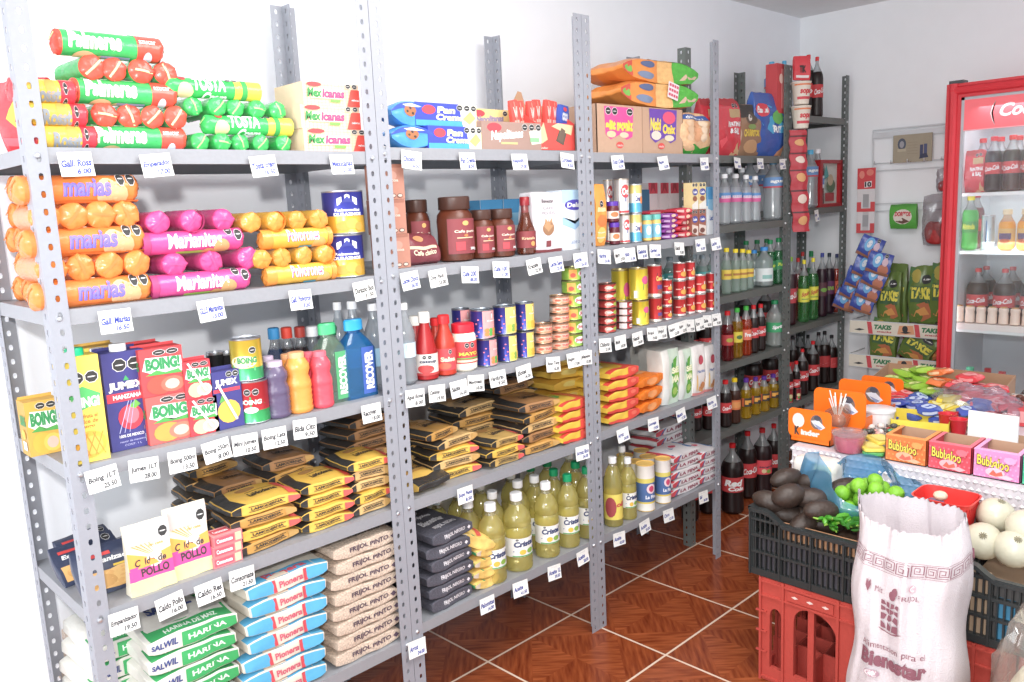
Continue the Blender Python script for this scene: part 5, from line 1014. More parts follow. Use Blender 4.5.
# bottom shelf
OY = bottlep('oil_bottle', [(.03, 0), (.036, .005), (.035, .13), (.034, .18), (.026, .215), (.014, .24), (.013, .25)], .235, 'f6ec9a:oil', 'fbf8e0:clear', (.0155, .02, 'f0f0f2:plas'), (.03, .13, 'f0dc58'), [('e', 'F', .3, .1, .5, .9, 'a83038'), ('t', 'F', .5, .5, .66, .7, 'd04838', 'oil', .1, .05)])
putc(OY, 604, 623, 456, .035, Z5, 'cooking oil bottle with yellow and red label at the third post', 'cooking oil bottles on the third rack', dz=.27)
putc(OW, 620, 637, 463, .03, Z5, 'cooking oil bottle with white label beside the salt tubes', 'cooking oil bottles on the third rack', -.4, dz=.245)
putc(OW, 615, 631, 463, .12, Z5, 'cooking oil bottle hidden behind the white label one', 'cooking oil bottles on the third rack', -.4, dz=.26)
tube = canp('salt_tube', .035, .2, [(.16, 'f0ece4'), (.2, 'e8d048'), (.62, '3c68a8'), (.72, 'e8d860'), (1, 'f2ece6')], [('e', 'F', .42, .38, .6, .6, 'f4d8e0'), ('e', 'F', .46, .42, .56, .56, 'd83068'), ('t', 'F', .4, .27, .62, .35, 'f0f4ff', 'La Fina', .05, .05)], 'e8c070:plas', 'salt tube')
for k, (a, b, py, y) in enumerate(((636, 655, 463, .03), (655, 671, 458, .03), (628, 645, 461, .12), (640, 657, 456, .12), (617, 634, 455, .2), (634, 650, 450, .2))):
    putc(tube, a, b, py, y, Z5, 'white and blue salt tube, %s' % ('front row, beside the oil', 'front row, beside the salt packs', 'second row, first', 'second row, second', 'rear row, first', 'rear row, second')[k], 'white and blue salt tubes', -.3)
salt = bagp('salt_bag', 'bag', .16, .13, .04, 'f2eef0:film', [('r', 'F', .0, .1, .22, .9, 'e04050'), ('t', 'F', .3, .3, .9, .7, 'a04860', 'LA FINA', .1, .04), ('p', 'F', .12, .1, .3, .9, '3c68a8', [(0, 0), (.3, 0), (1, 1), (.7, 1)]), ('p', 'T', .0, .1, 1, 1, '4878b0', [(.1, 0), (.9, .1), (1, 1), (0, 1)]), ('e', 'T', .4, .4, .72, .8, 'f0e8ec'), ('e', 'T', .46, .5, .66, .72, 'd84060'), ('r', 'T', .0, .0, .1, 1, 'e04050')], p=6, px=.4, thin='z', wr=.003, n=9)
pile(salt, 5, 672, 700, .02, Z5, .036, .14, 'white, blue and red pack of salt', 'beside the tubes', 'salt packs', rzj=.05)
pile(salt, 4, 700, 719, .02, Z5, .036, .14, 'white, blue and red pack of salt', 'by the fourth post', 'salt packs', rzj=.05)
pile(salt, 6, 655, 690, .19, Z5, .039, .14, 'white, blue and red pack of salt', 'in the back row', 'salt packs', rzj=.08)
# ================================================================ fourth and corner racks: drinks
def soda(h, r, liq, cap, lab, items=(), waist=.05, fill=.9, neck=.0125, ribs=0, clear='dfe4e6:pet', lz=(.34, .56)):
    return bottlep('soda_bottle', PROF(r, h, neck, waist, .67, ribs), h*.86*fill, liq, clear, (neck*1.2, .018, cap), (h*lz[0], h*lz[1], lab), items, seg=16)
CC = [('t', 'F', .36, .3, .66, .72, 'ffffff', 'Coca-Cola', .25, .03, .2)]
cola = soda(.32, .052, '1c0c0a:plas', 'd02028:plas', 'd8202a', CC)
colak = soda(.32, .052, '1c0c0a:plas', '16161a:plas', 'c81c24', [('p', 'F', .34, .2, .68, .7, 'f0dcdc', [(0, .1), (.4, .3), (1, .9), (.6, .35), (.2, .1)])])
redco = soda(.34, .056, '1a0c0c:plas', 'd02028:plas', 'c81c24', [('t', 'F', .36, .4, .64, .84, 'ffffff', 'Red', .2, .06), ('t', 'F', .42, .1, .66, .38, 'ffffff', 'Cola', .2, .05)])
pinkl = soda(.32, .052, '241012:plas', 'c02028:plas', 'f04050', [('t', 'F', .38, .45, .64, .6, '5a2848', 'sangria', .1, .04), ('e', 'F', .42, .1, .5, .4, 'f0d8a0'), ('e', 'F', .5, .08, .58, .36, '88b838')])
def fl(l, c, lab, its=(), h=.25, r=.034, **k): return soda(h, r, l, c, lab, its, **k)
yelw = fl('f0c82c:oil', '5a3090:plas', '282020', [('t', 'F', .4, .25, .6, .75, 'f8b030', 'F', 0, .08), ('r', 'F', .3, .0, .38, 1, 'e86820')], h=.2, r=.034)
orgw = fl('e85828:oil', '48b848:plas', 'f0785a', [('t', 'F', .4, .3, .6, .7, 'ffffff', 'Fres', 0, .05)])
yelg = fl('d8a82c:oil', '48b848:plas', 'f0dc2c', [('e', 'F', .42, .3, .6, .7, '4c7830')])
redb = fl('a02430:oil', 'd02028:plas', 'c82830', [('e', 'F', .4, .3, .6, .7, 'b8b030')])
spr = fl('e0e8e4:pet', '208050:plas', '28a868', [('t', 'F', .38, .3, .64, .75, 'ffffff', 'Sprite', .2, .05, .15)], h=.24, r=.036)
sqg = fl('48a868:oil', '108048:plas', '208c50', [('t', 'F', .4, .3, .6, .7, 'd8e838', '7up', .2, .05)], h=.23, r=.034)
minr = fl('c8dcd0:pet', 'f0d838:plas', 'f0d040', [('r', 'F', .36, .35, .64, .6, 'b87828')], h=.24, r=.03)
blc = fl('dce8e8:pet', '4090d8:plas', 'e8f0f0', [('r', 'F', .4, .2, .6, .5, '90c8c0')], h=.22, r=.036, lz=(.15, .5))
teal = fl('b8d4cc:pet', '8898a0:plas', '48b8b8', [('r', 'F', .4, .3, .6, .6, 'd8f0f0')], h=.24, r=.032, lz=(.5, .64))
bona = fl('f2f7fa:pet', 'f2f3f6:plas', 'e858a0', [('r', 'F', 0, .5, 1, 1, '5898d8'), ('r', 'F', .36, .4, .64, .7, 'f0d8e8')], h=.24, r=.031, lz=(.46, .66), ribs=1)
bonb = fl('f2f7fa:pet', '58b0d8:plas', '6898d0', [('r', 'F', 0, 0, 1, .15, 'd84050'), ('t', 'F', .38, .4, .62, .7, 'ffffff', 'agua', .1, .04)], h=.27, r=.042, lz=(.56, .74), ribs=1)
def bots(P, lst, z, desc, group, rz=-.6, dz=None):
    for i, (a, b, py, y) in enumerate(lst): putc(P, a-.6, b+.6, py, y, z, desc+', '+(ORD[i]+' along its row' if len(lst) > 1 else 'on the dark rack'), group, rz, dz=dz)
# U4 top shelf: three snack bags
A4 = SZ[4]
tags(4, 1, [(737, 'Papas', '38.00'), (760, 'Churros', '24.00'), (782, 'Fritos', '36.00')])
def chip(main, its, w=.22, h=.26, sd=0): return bagp('snack_bag', 'chips', w, .08, h, main+':foil', its, pz=.8, thin='y', wr=.008, n=12, seed=sd)
rb = chip('e0283c', [('r', 'F', .0, .88, 1, 1, 'b81c28'), ('r', 'F', .5, .68, .95, .82, 'c8a878'), ('t', 'F', .4, .5, .95, .6, 'ffffff', 'PAPATINAS', .1, .05), ('t', 'F', .5, .38, .9, .47, 'ffffff', '& SAL', .1, .05), ('p', 'F', .5, .0, 1, .36, 'e0b080', [(.2, 0), (1, 0), (1, 1), (.7, .7)]), ('o', 'F', .6, .84, .74, .93, '0'*6), ('o', 'F', .75, .84, .89, .93, '0'*6), ('p', 'F', .1, .1, .4, .5, 'f84858', [(0, .3), (.5, 1), (.9, .4), (.3, 0)])])
put(rb, 719, 742, 98, YS+.01, A4[0], 'red bag of potato chips beside the fourth post', 'big red chip bags', d=.055)
put(rb, 703, 716, 98, YS+.06, A4[0], 'red bag of potato chips half hidden behind the fourth post', 'big red chip bags', d=.055)
kb = chip('a07858', [('r', 'F', .0, .75, 1, 1, '2c2420'), ('t', 'F', .1, .36, .9, .5, 'f0d038', 'CHURRITOS', .1, .05), ('e', 'F', .2, .6, .8, .85, '584838'), ('e', 'F', .3, .66, .5, .8, 'e8e0d8'), ('e', 'F', .15, .05, .8, .3, 'c89868'), ('e', 'F', .3, .5, .7, .6, '88a858')], .14, .24, 3)
put(kb, 742, 762, 104, YS+.01, A4[0], 'brown bag of corn sticks between red and blue bags', d=.05)
nb = chip('1c58b4', [('p', 'F', .0, .35, 1, .82, '38b0e4', [(0, .8), (.4, 1), (1, .7), (1, .1), (.5, 0), (.2, .3)]), ('e', 'F', .02, .62, .4, .84, 'e83048'), ('t', 'F', .06, .68, .36, .78, 'ffffff', 'Barcel', .1, .04), ('e', 'F', .5, .52, .84, .72, '68c058'), ('t', 'F', .45, .38, .98, .5, 'ffffff', 'FRITOS', .1, .05), ('p', 'F', .62, 0, 1, .36, 'e0986c', [(.1, 0), (1, 0), (1, 1), (.8, .8)]), ('o', 'F', .62, .8, .8, .92, '0'*6)], .24, .28, 5)
put(nb, 756, 789, 93, YS+.01, A4[0], 'big blue bag of corn chips leaning to the fifth post', d=.06)
g = 'pink label water bottles'
bots(bona, [(719, 730, 174, .22), (730, 741, 174, .22), (741, 751, 175, .215), (750, 760, 176, .22)], A4[1], 'small water bottle with pink and blue label', g)
bots(bona, [(712, 723, 168, .31), (724, 735, 168, .31), (736, 747, 168, .32)], A4[1], 'small water bottle with pink label in the second row', g)
bots(bonb, [(764, 782, 160, .22)], A4[1], 'large water bottle with blue and red label', None)
bots(bonb, [(742, 758, 158, .33), (756, 772, 157, .33)], A4[1], 'large water bottle with blue cap at the back', 'large water bottles at the back')
bots(minr, [(722, 731, 248, .2), (731, 740, 249, .2), (738, 747, 249, .195), (744, 753, 250, .21)], A4[2], 'mineral water bottle with yellow cap and label', 'yellow cap mineral water')
bots(blc, [(748, 760, 250, .26), (756, 772, 247, .2)], A4[2], 'pale water bottle with blue cap', 'pale blue cap bottles')
bots(sqg, [(765, 775, 240, .22), (773, 784, 238, .2)], A4[2], 'green soda bottle with green cap', 'green soda bottles')
bots(sqg, [(741, 751, 241, .33), (752, 762, 240, .33), (762, 771, 239, .32)], A4[2], 'green soda bottle with green cap in the back row', 'green soda bottles')
bots(teal, [(652, 664, 258, .36), (664, 676, 257, .36), (676, 688, 256, .35), (688, 700, 255, .3), (697, 708, 255, .24), (707, 718, 254, .23)], A4[2], 'water bottle with teal label seen past the fourth post', 'teal label water bottles')
bots(redb, [(722, 733, 311, .2)], A4[3], 'red soda bottle with red cap and label', None)
bots(yelg, [(732, 742, 308, .2)], A4[3], 'yellow soda bottle with green cap', None)
bots(orgw, [(741, 751, 306, .2)], A4[3], 'orange soda bottle with green cap', None)
sc_ = soda(.25, .034, '1c0c0a:plas', 'd02028:plas', 'd8202a', CC)
bots(sc_, [(749, 758, 305, .2), (756, 765, 304, .205), (700, 711, 314, .24), (688, 699, 318, .3), (676, 687, 321, .34)], A4[3], 'cola bottle with red label on the middle dark shelf', 'colas on the middle dark shelf')
bots(spr, [(767, 782, 300, .2)], A4[3], 'clear lime soda bottle with green cap and label', None)
bots(cola, [(757, 773, 290, .33), (738, 753, 294, .34)], A4[3], 'large cola with wide red label at the back', 'large colas behind the lime soda', dz=.29)
bots(sc_, [(720, 731, 380, .2), (703, 714, 384, .24), (690, 701, 388, .28), (676, 688, 392, .32), (662, 674, 395, .35)], A4[4], 'cola bottle on the lowest dark shelf', 'colas on the lowest dark shelf')
ora = soda(.25, .034, '3a1c10:plas', 'f0d030:plas', 'e87830', [('r', 'F', .3, .2, .7, .8, 'f0a050')])
bots(ora, [(729, 740, 378, .2)], A4[4], 'dark soda bottle with yellow cap and orange label', None)
bots(yelw, [(741, 751, 378, .2), (751, 760, 377, .2), (759, 769, 376, .2), (768, 778, 374, .2)], A4[4], 'yellow soda bottle with orange and black label', 'yellow sodas')
bots(cola, [(745, 762, 357, .33), (762, 778, 354, .33)], A4[4], 'large cola with red label behind the yellow sodas', 'colas behind the yellow sodas', dz=.29)
bots(redco, [(722, 743, 421, .24)], 0, 'big dark cola bottle standing on the floor', None, -.9, dz=.36)
bots(cola, [(739, 756, 419, .29)], 0, 'dark cola bottle with a plain red label on the floor', None, dz=.36)
bots(pinkl, [(753, 771, 418, .26)], 0, 'dark soda bottle with pink fruit label on the floor', None, dz=.36)
bots(cola, [(766, 781, 417, .27), (700, 716, 432, .33), (682, 698, 436, .34)], 0, 'dark cola bottle on the floor under the dark rack', 'floor colas under the dark rack', dz=.35)
# corner rack
A5 = SZ[5]
tags(5, 2, [(816, 'Agua', '14.00')], w=.05, h=.06)
bots(cola, [(802, 814, 55, .26), (811, 822, 57, .22)], A5[0], 'tall cola bottle with red cap on the topmost shelf', 'colas on the topmost shelf')
bots(bonb, [(765, 778, 62, .36), (779, 789, 61, .36)], A5[0], 'water bottle with blue cap high on the corner rack', 'water bottles high on the corner rack')
rbx = boxp('snack_box', 'box', .08, .06, .2, 'd03038', [('r', 'F', .4, .1, .9, .9, 'f08080'), ('e', 'F', .2, .6, .6, .8, 'f8d0c0')])
put(rbx, 777, 787, 64, .17, A5[0], 'tall red box standing beside the fifth post top', d=.06)
bots(bonb, [(796, 809, 150, .25), (803, 817, 150, .21)], A5[1], 'water bottle with pale label on the corner rack', 'waters on the corner rack')
bots(soda(.27, .036, 'a83848:oil', 'e8e8ec:plas', 'd8e4f0', [('r', 'F', .36, .3, .66, .8, '6898d0')]), [(811, 823, 149, .21)], A5[1], 'pinkish drink bottle with white cap', None)
fr = MB(); w, h, t = .17, .25, .018
for q in ((-w/2, w/2, 0, t), (-w/2, w/2, h-t, h), (-w/2, -w/2+t, t, h-t), (w/2-t, w/2, t, h-t)): fr.box(q[0], q[1], -.01, .01, q[2], q[3], 'a01c24:plas')
pic = MB().box(-w/2+t, w/2-t, .002, .006, t, h-t, 'd8e0d8')
sf = Box(w, .02, h); sf2 = Surf()
deco(pic, sf, [('e', 'F', .35, .3, .75, .6, '587858'), ('e', 'F', .4, .45, .65, .7, 'c8b898'), ('r', 'F', .3, .12, .7, .3, 'b03038'), ('p', 'F', .15, .55, .45, .9, '48a8a8', [(0, 0), (1, .3), (.6, 1)])], -.006)
put(('picture_frame', fr.mesh('picture_frame', 0), [('picture', pic.mesh('picture', 0), [])], 'frame', (w, .02, h)), 820, 842, 160, YS+.012, A5[1], 'dark red picture frame on the corner rack shelf')
z3 = A5[2]
dk1 = soda(.33, .05, '301018:plas', '8cb838:plas', 'c82838', CC); rd1 = soda(.33, .05, 'b02838:oil', 'c83030:plas', 'c83040', [('e', 'F', .4, .3, .6, .7, '88b038')])
gy = soda(.33, .05, '58b060:oil', 'f0e040:plas', 'f0ec38', [('t', 'F', .38, .4, .64, .8, 'd86828', 'Squirt', .2, .05, .2), ('r', 'F', .38, .2, .6, .26, '489848')])
pu = soda(.33, .05, '2c1420:plas', '2c3c90:plas', '581830', [('e', 'F', .4, .3, .6, .6, '78b038')]); pu2 = soda(.33, .05, '2c1424:plas', '1c2c3c:plas', '6c2060', [('t', 'F', .4, .3, .6, .6, 'a0c848', 'uva', .1, .05)])
orr = soda(.33, .05, 'e04c20:oil', '202c60:plas', 'e85828', [('e', 'F', .42, .3, .62, .75, '281c18'), ('t', 'F', .45, .4, .59, .65, 'f8a040', 'Sol', .1, .05)]); gyl = soda(.33, .05, '60b468:oil', '182028:plas', 'f0b838', [])
for P, a, b, py, y, lb in ((dk1, 785, 796, 257, .22, 'dark soda with lime cap beside the fifth post'), (rd1, 792, 803, 258, .28, 'red soda with fruit label in the corner rack'), (gy, 798, 809, 260, .21, 'green grapefruit soda with yellow label, first of two'),
    (gy, 807, 818, 258, .21, 'green grapefruit soda with yellow label, second of two'), (rd1, 797, 807, 252, .33, 'red soda behind the green grapefruit sodas'), (sqg, 806, 815, 251, .33, 'green soda behind the green grapefruit sodas'),
    (pu, 816, 827, 253, .22, 'dark purple soda with fruit label and blue cap'), (pu2, 823, 834, 253, .24, 'dark soda with purple label and dark cap'), (orr, 831, 841, 254, .23, 'orange soda with dark blue cap'), (gyl, 838, 848, 252, .26, 'green soda with yellow label and dark cap')):
    putc(P, a, b, py, y, z3, lb, 'sodas on the corner rack', -.7)
for P, a, b, py, y, lb in ((colak, 787, 798, 336, .3, 'black cap, first behind'), (colak, 794, 805, 333, .33, 'black cap, second behind'), (colak, 802, 813, 335, .3, 'black cap, third behind'), (cola, 806, 819, 341, .21, 'red cap, front one'), (colak, 812, 824, 332, .27, 'black cap, fourth'),
    (colak, 818, 830, 331, .24, 'black cap, fifth'), (colak, 825, 837, 335, .22, 'black cap, sixth'), (colak, 833, 846, 332, .25, 'black cap, by the corner post'), (cola, 796, 808, 349, .21, 'red cap, near the fifth post')):
    putc(P, a, b, py, y, .48, 'large cola on the low corner shelf, '+lb, 'large colas on the low corner shelf', -.7)
for i, (a, b, py) in enumerate(((785, 793, 363), (792, 800, 361))): putc(sc_, a, b, py, .19, .48, 'short cola bottle in front of the large ones, '+ORD[i], 'short colas on the low corner shelf', -.7)
rcan = canp('soda_can', .033, .12, [(1, 'b82030:tin')], [('e', 'F', .4, .3, .6, .6, 'e8d8a0'), ('e', 'F', .44, .1, .56, .3, '58a040')], cat='soda can')
for i, (a, b) in enumerate(((786, 793), (794, 801))): putc(rcan, a, b, 388, .175, .48, 'red soda can at the front of the low corner shelf, '+ORD[i], 'red soda cans', -.7)
# hanging strips in front of the fifth post
X = Xat(798, .12, 1.9)
cup = MB(); cup.lathe([(.030, 0), (.033, .002), (.044, .088), (.046, .09), (.046, .094), (0, .095)], 'ece0d0', 20); sf = Cyl([(.0335, .004), (.0435, .086)]); sf.n = 18
deco(cup, sf, [('r', 'F', .34, .2, .66, .34, 'd83848'), ('t', 'F', .4, .4, .62, .7, 'd83038', 'sopa', .1, .05), ('r', 'F', .3, .9, .7, .98, 'e88048')], .0008)
CUP = ('noodle_cup', cup.mesh('noodle_cup'), [], 'noodle cup', (.092, .092, .095))
z_a, z_b = Zat(129, X, .11), Zat(105, X, .11)
for k, z in enumerate((z_a, z_b)): inst(CUP[:4], (X, .105, z), 'pale instant noodle cup hanging at the fifth post, %s one' % ('lower', 'upper')[k], None, 'hanging noodle cups', -.6, (1.05, 1.05, 1.15))
rp = bagp('noodle_packet', 'packet', .09, .02, .12, 'e02838:foil', [('t', 'F', .3, .3, .7, .6, '2c1418', 'TIK', 0, .06), ('r', 'F', .1, .1, .9, .2, 'f0e0e0')], p=7, pz=.5, thin='y', wr=.002, n=7)
inst(rp[:4], (X-.01, .10, z_b+.115), 'bright red packet hanging above the noodle cups', None, None, -.5, (1, 1, .95))
st = MB(); pts = [(Xat(796, .12, 1.85), z_a-.005), (Xat(797, .12, 1.6), Zat(175, X, .12)), (Xat(800, .12, 1.45), Zat(232, X, .12))]
def strip(u, v):
    k = v*2; i = min(1, int(k)); f = k-i; x = pts[i][0]+(pts[i+1][0]-pts[i][0])*f; z = pts[i][1]+(pts[i+1][1]-pts[i][1])*f
    return (x+(u-.5)*.085*math.cos(.7), .105-(u-.5)*.085*math.sin(.7)-.006*math.cos(PI*(2*u-1))-.004*math.sin(v*38), z)
st.grid(strip, 6, 40, 'c42838:foil'); st.grid(lambda a, b: tuple(Vector(strip(1-a, b))+Vector((.004, .006, 0))), 6, 40, '8c2028:foil')
class SS(Surf):
    n = 12
    def p(s, f, u, v): return strip(u, 1-v)
its = []
for k in range(5): its += [('e', 'F', .25, .06+k*.19, .8, .14+k*.19, ('e8a868', 'f0d8c8')[k % 2]), ('r', 'F', 0, .165+k*.19, 1, .18+k*.19, '581820')]
deco(st, SS(), its, .002)
inst(('snack_strip', st.mesh('snack_strip'), [], 'packet strip'), (0, 0, 0), 'long red strip of little packets hanging beside the fifth post')

# ================================================================ wire rack on the far wall
XW = 4.245
wr_ = bpy.data.objects.new('wire_display_rack', None); COL.objects.link(wr_); wr_['label'] = 'white wire snack display rack hung on the far wall beside the fridge'; wr_['category'] = 'display rack'
def wpart(name, mb, par=None, label=None):
    o = bpy.data.objects.new(name, mb.mesh(name)); COL.objects.link(o); o.parent = par or wr_; 
    if label: o['label'] = label
    return o
WM = 'd4d8dc:plas'; YL, YR = .055, -.36
f = MB()
for y in (YL, YR): f.tube([(XW-.02, y, 1.9), (XW-.02, y, .5)], .004, WM, 6)
f.tube([(XW-.02, YL, 1.9), (XW-.02, YR, 1.9)], .005, WM, 6); f.box(XW-.026, XW-.02, YR, YL, 1.855, 1.885, WM)
for z in (1.72, 1.68, 1.50, 1.46): f.tube([(XW-.02, YL, z), (XW-.02, YR, z)], .003, WM, 6)
wpart('frame', f)
for k in range(5):
    y = YL-.03-k*.085
    wpart('hook', MB().tube([(XW-.02, y, 1.72), (XW-.10, y-.015, 1.715), (XW-.115, y-.02, 1.73)], .0028, WM, 6))
for z0, nm in ((.80, 'shelf'), (.61, 'shelf')):
    b = MB(); x0 = XW-.22
    for y in (YL+.02, YR-.06): b.tube([(XW-.02, y, z0+.07), (x0, y, z0+.07), (x0, y, z0), (XW-.02, y, z0)], .003, WM, 6)
    for k in range(12): y = YL+.02+(YR-YL-.08)*k/11; b.tube([(XW-.02, y, z0), (x0, y, z0)], .0022, WM, 5)
    b.tube([(x0, YL+.02, z0), (x0, YR-.06, z0)], .003, WM); b.tube([(x0, YL+.02, z0+.07), (x0, YR-.06, z0+.07)], .003, WM)
    s = wpart(nm, b)
    card = MB(); w = (YL+.02)-(YR-.06); card.box(x0-.004, x0-.002, YR-.06, YL+.02, z0+.002, z0+.068, 'f2ead8')
    class CS(Surf):
        n = 1
        def p(s, f, u, v): return (x0-.0042, YL+.02-w*u, z0+.002+.066*v)
    it = []
    for q in range(2):
        o_ = q*.5
        it += [('p', 'F', .02+o_, .1, .2+o_, .9, 'f0a878', [(0, 0), (1, .1), (.9, 1), (.1, .9)]), ('e', 'F', .07+o_, .3, .13+o_, .85, '1c2028'), ('p', 'F', .05+o_, .2, .17+o_, .4, '1c2028', [(0, .3), (.5, 1), (1, .6), (.5, 0)]), ('p', 'F', .19+o_, 0, .26+o_, 1, 'e0404c', [(.3, 0), (1, 0), (.7, 1), (0, 1)]),
               ('t', 'F', .27+o_, .4, .46+o_, .8, '188048', 'TAKIS', .2, .06), ('t', 'F', .3+o_, .15, .46+o_, .32, 'c83040', 'snacks', .2, .03)]
    deco(card, CS(), it, -.0004)
    wpart('label_strip', card, s)
sx_ = MB(); sx_.tube([(XW-.09, YL-.16, .8), (XW-.22, YL-.21, .68)], .003, WM); sx_.tube([(XW-.22, YL-.30, .8), (XW-.22, YL-.38, .68)], .003, WM)
# goods on the wire rack, all facing the room (-x)
def putl(P, px0, px1, py0, py1, x, label, group=None, rz=-PI/2, d=None, ry=0):
    """a thing whose front faces -x on the plane X=x, between px0..px1 and image rows py0 (top)..py1 (foot)"""
    pm = (px0+px1)/2; y = Yat(pm, x, 1.2)
    for _ in range(3): z0 = Zat(py1, x, y); z1 = Zat(py0, x, y); y = Yat(pm, x, (z0+z1)/2)
    Y0, Y1 = Yat(px0, x, (z0+z1)/2), Yat(px1, x, (z0+z1)/2); W, D, Hh = P[4]; sx = abs(Y1-Y0)/W; sy = (d/D if d else sx)
    return inst(P[:4], (x+D*sy/2, (Y0+Y1)/2, z0), label, None, group, rz, (sx, sy, (z1-z0)/Hh), ry=ry)
sgn = boxp('cardboard_sign', 'sign', .18, .006, .12, 'b0a48c', [('e', 'F', .12, .45, .34, .88, '4c5468'), ('e', 'F', .17, .53, .29, .78, 'a8a8b0'), ('r', 'F', .12, .4, .34, .5, 'c8bca0'), ('r', 'F', .7, .12, .78, .6, '38406c'), ('r', 'F', .8, .15, .88, .62, '485080'), ('p', 'F', .68, .1, .92, .3, '2c3458', [(0, 0), (1, .2), (.8, 1), (.2, .8)])]+[('r', 'F', .38, .3+.1*k, .64, .31+.1*k, '988c74') for k in range(5)])
putl(sgn, 893, 932, 134, 162, XW-.04, 'worn brown card sign with a wheel and bottles on the wire rack')
gb = bagp('snack_bag', 'chips', .14, .05, .13, '58b83c:foil', [('e', 'F', .15, .2, .85, .78, 'f4e8dc'), ('t', 'F', .2, .5, .8, .68, 'd82838', 'DORITOS', .1, .06), ('p', 'F', .25, .22, .75, .45, '6a3c28', [(0, .3), (.5, 1), (1, .3), (.5, 0)]), ('r', 'F', 0, .9, 1, 1, '48a030')], pz=.85, thin='y', wr=.004)
putl(gb, 889, 916, 204, 229, XW-.1, 'small green snack bag hanging alone on the wire rack', d=.04)
cb_ = bagp('candy_bag', 'candy', .12, .05, .22, 'd8d4d8:wrap', [], pz=.7, thin='y', wr=.01, n=10)
red_in = MB(); sf = Bag(.1, .04, .1, p=3, wr=.006, n=8, seed=3); shell(red_in, sf, 'b03030:skin', 8)
cbag = (cb_[0], cb_[1], [('red_candy', red_in.mesh('red_candy'), [], None, (0, 0, .006))], cb_[3], cb_[4])
putl(cbag, 922, 944, 194, 246, XW-.1, 'clear bag half full of red candy hanging by the fridge', d=.05)
putl((cbag[0], cbag[1], cbag[2], cbag[3], cbag[4]), 936, 950, 168, 192, XW-.1, 'small clear bag of dark red candy high by the fridge', d=.04)
cs = MB(); w, h = .085, .34
cs.box(-w/2, w/2, -.001, .001, 0, h, 'e6e2e4'); cs.box(-.014, .014, -.0012, 0, 0, .2, 'ccc8ca')
sf = Box(w, .002, h)
deco(cs, sf, [('r', 'F', 0, .68, 1, 1, 'e0343c'), ('e', 'F', .1, .84, .4, .96, 'f08878'), ('e', 'F', .5, .88, .9, .98, 'f08070'), ('p', 'F', .4, .7, .8, .8, 'f4f0f0', [(0, 0), (1, .1), (1, 1), (0, .9)]), ('t', 'F', .42, .71, .78, .79, '1c1c20', '10', 0, .06), ('r', 'F', 0, .36, .24, .48, 'e03a40'), ('r', 'F', .76, .36, 1, .48, 'e03a40'), ('r', 'F', 0, .33, 1, .38, 'e03a40'), ('r', 'F', 0, .03, .24, .15, 'e03a40'), ('r', 'F', .76, .03, 1, .15, 'e03a40'), ('r', 'F', 0, 0, 1, .04, 'e03a40'), ('r', 'F', .34, .4, .66, .6, 'a8a8ac'), ('r', 'F', .34, .1, .66, .28, 'a8a8ac')])
putl(('candy_strip', cs.mesh('candy_strip', 0), [], 'display strip', (w, .002, h)), 857, 875, 168, 233, XW-.12, 'red and white hanging card strip with a black 10')
ck = bagp('cookie_packet', 'cookies', .15, .05, .11, '2c4cb0:foil', [('p', 'F', .0, .0, .4, 1, '2c3a98', [(0, 0), (1, 0), (.5, 1), (0, 1)]), ('e', 'F', .2, .3, .6, .95, '68b8f0'), ('e', 'F', .3, .45, .5, .8, 'f0f4fc'), ('e', 'F', .5, .05, .95, .5, 'c87858'), ('e', 'F', .6, .4, .85, .8, 'e8c8d8'), ('r', 'F', .0, .0, 1, .14, 'a86848'), ('o', 'F', .62, .78, .8, .98, '0'*6)], pz=.6, thin='y', wr=.006, n=10)
for k in range(9):
    t = k/8
    if k < 5: px, py = 868-k*6.5, 254+k*11.5
    else: px, py = 876-(k-5)*5.5, 262+(k-5)*13
    if k == 0: px, py = 866, 246
    xx = 4.0+.018*(k % 5)-.03*(k > 4)
    z = Zat(py, xx, 0); y = Yat(px, xx, z)
    inst(ck[:4], (xx, y, z-.06), 'blue cookie packet hanging in a bunch at the wire rack, %s down' % ORD[k], None, 'hanging blue cookie packets', -PI/2+.35+.1*math.sin(k*2), (.8, .8, 1.05), ry=.42-.06*(k % 3))
tk = bagp('snack_bag', 'chips', .17, .06, .2, '64802c:foil', [('p', 'F', .1, .05, .9, .4, 'c86c38', [(0, .2), (.5, 0), (1, .3), (.8, 1), (.3, .8)]), ('r', 'F', .1, .36, .9, .64, '30602c'), ('t', 'F', .08, .42, .92, .62, 'f0e43c', 'TAKIS', .1, .07), ('p', 'F', 0, .5, .35, 1, '3c7430', [(0, 0), (1, .8), (.5, 1), (0, 1)]), ('e', 'F', .5, .68, .85, .88, '141818'), ('r', 'F', .54, .76, .8, .8, 'f0f0f0'), ('e', 'F', .1, .7, .45, .95, 'b8a838'), ('p', 'F', .2, .1, .8, .3, 'e8a048', [(0, 0), (1, .4), (.7, 1), (.2, .6)])], pz=.8, thin='y', wr=.008, n=12)
for k, (a, b, c_, e_, x) in enumerate(((888, 918, 264, 324, 4.10), (908, 935, 266, 324, 4.07), (930, 957, 262, 324, 4.06), (878, 900, 272, 323, 4.06))):
    putl(tk, a-(12 if k == 0 else 0), b-(12 if k == 0 else 0), c_, e_, x, 'green snack bag standing on the upper wire shelf, %s' % ('behind the cookie bunch', 'middle one', 'next to the fridge', 'between the first two')[k], 'green snack bags on the upper wire shelf', d=.05)
for k, (a, b, c_, e_, x, ry) in enumerate(((868, 894, 318, 359, 4.05, .1), (893, 925, 326, 362, 4.05, .5), (920, 945, 333, 362, 4.07, -.3))):
    putl(tk, a, b, c_, e_, x, 'green snack bag slumped on the lower wire shelf, '+ORD[k], 'green snack bags on the lower wire shelf', d=.05, ry=ry)
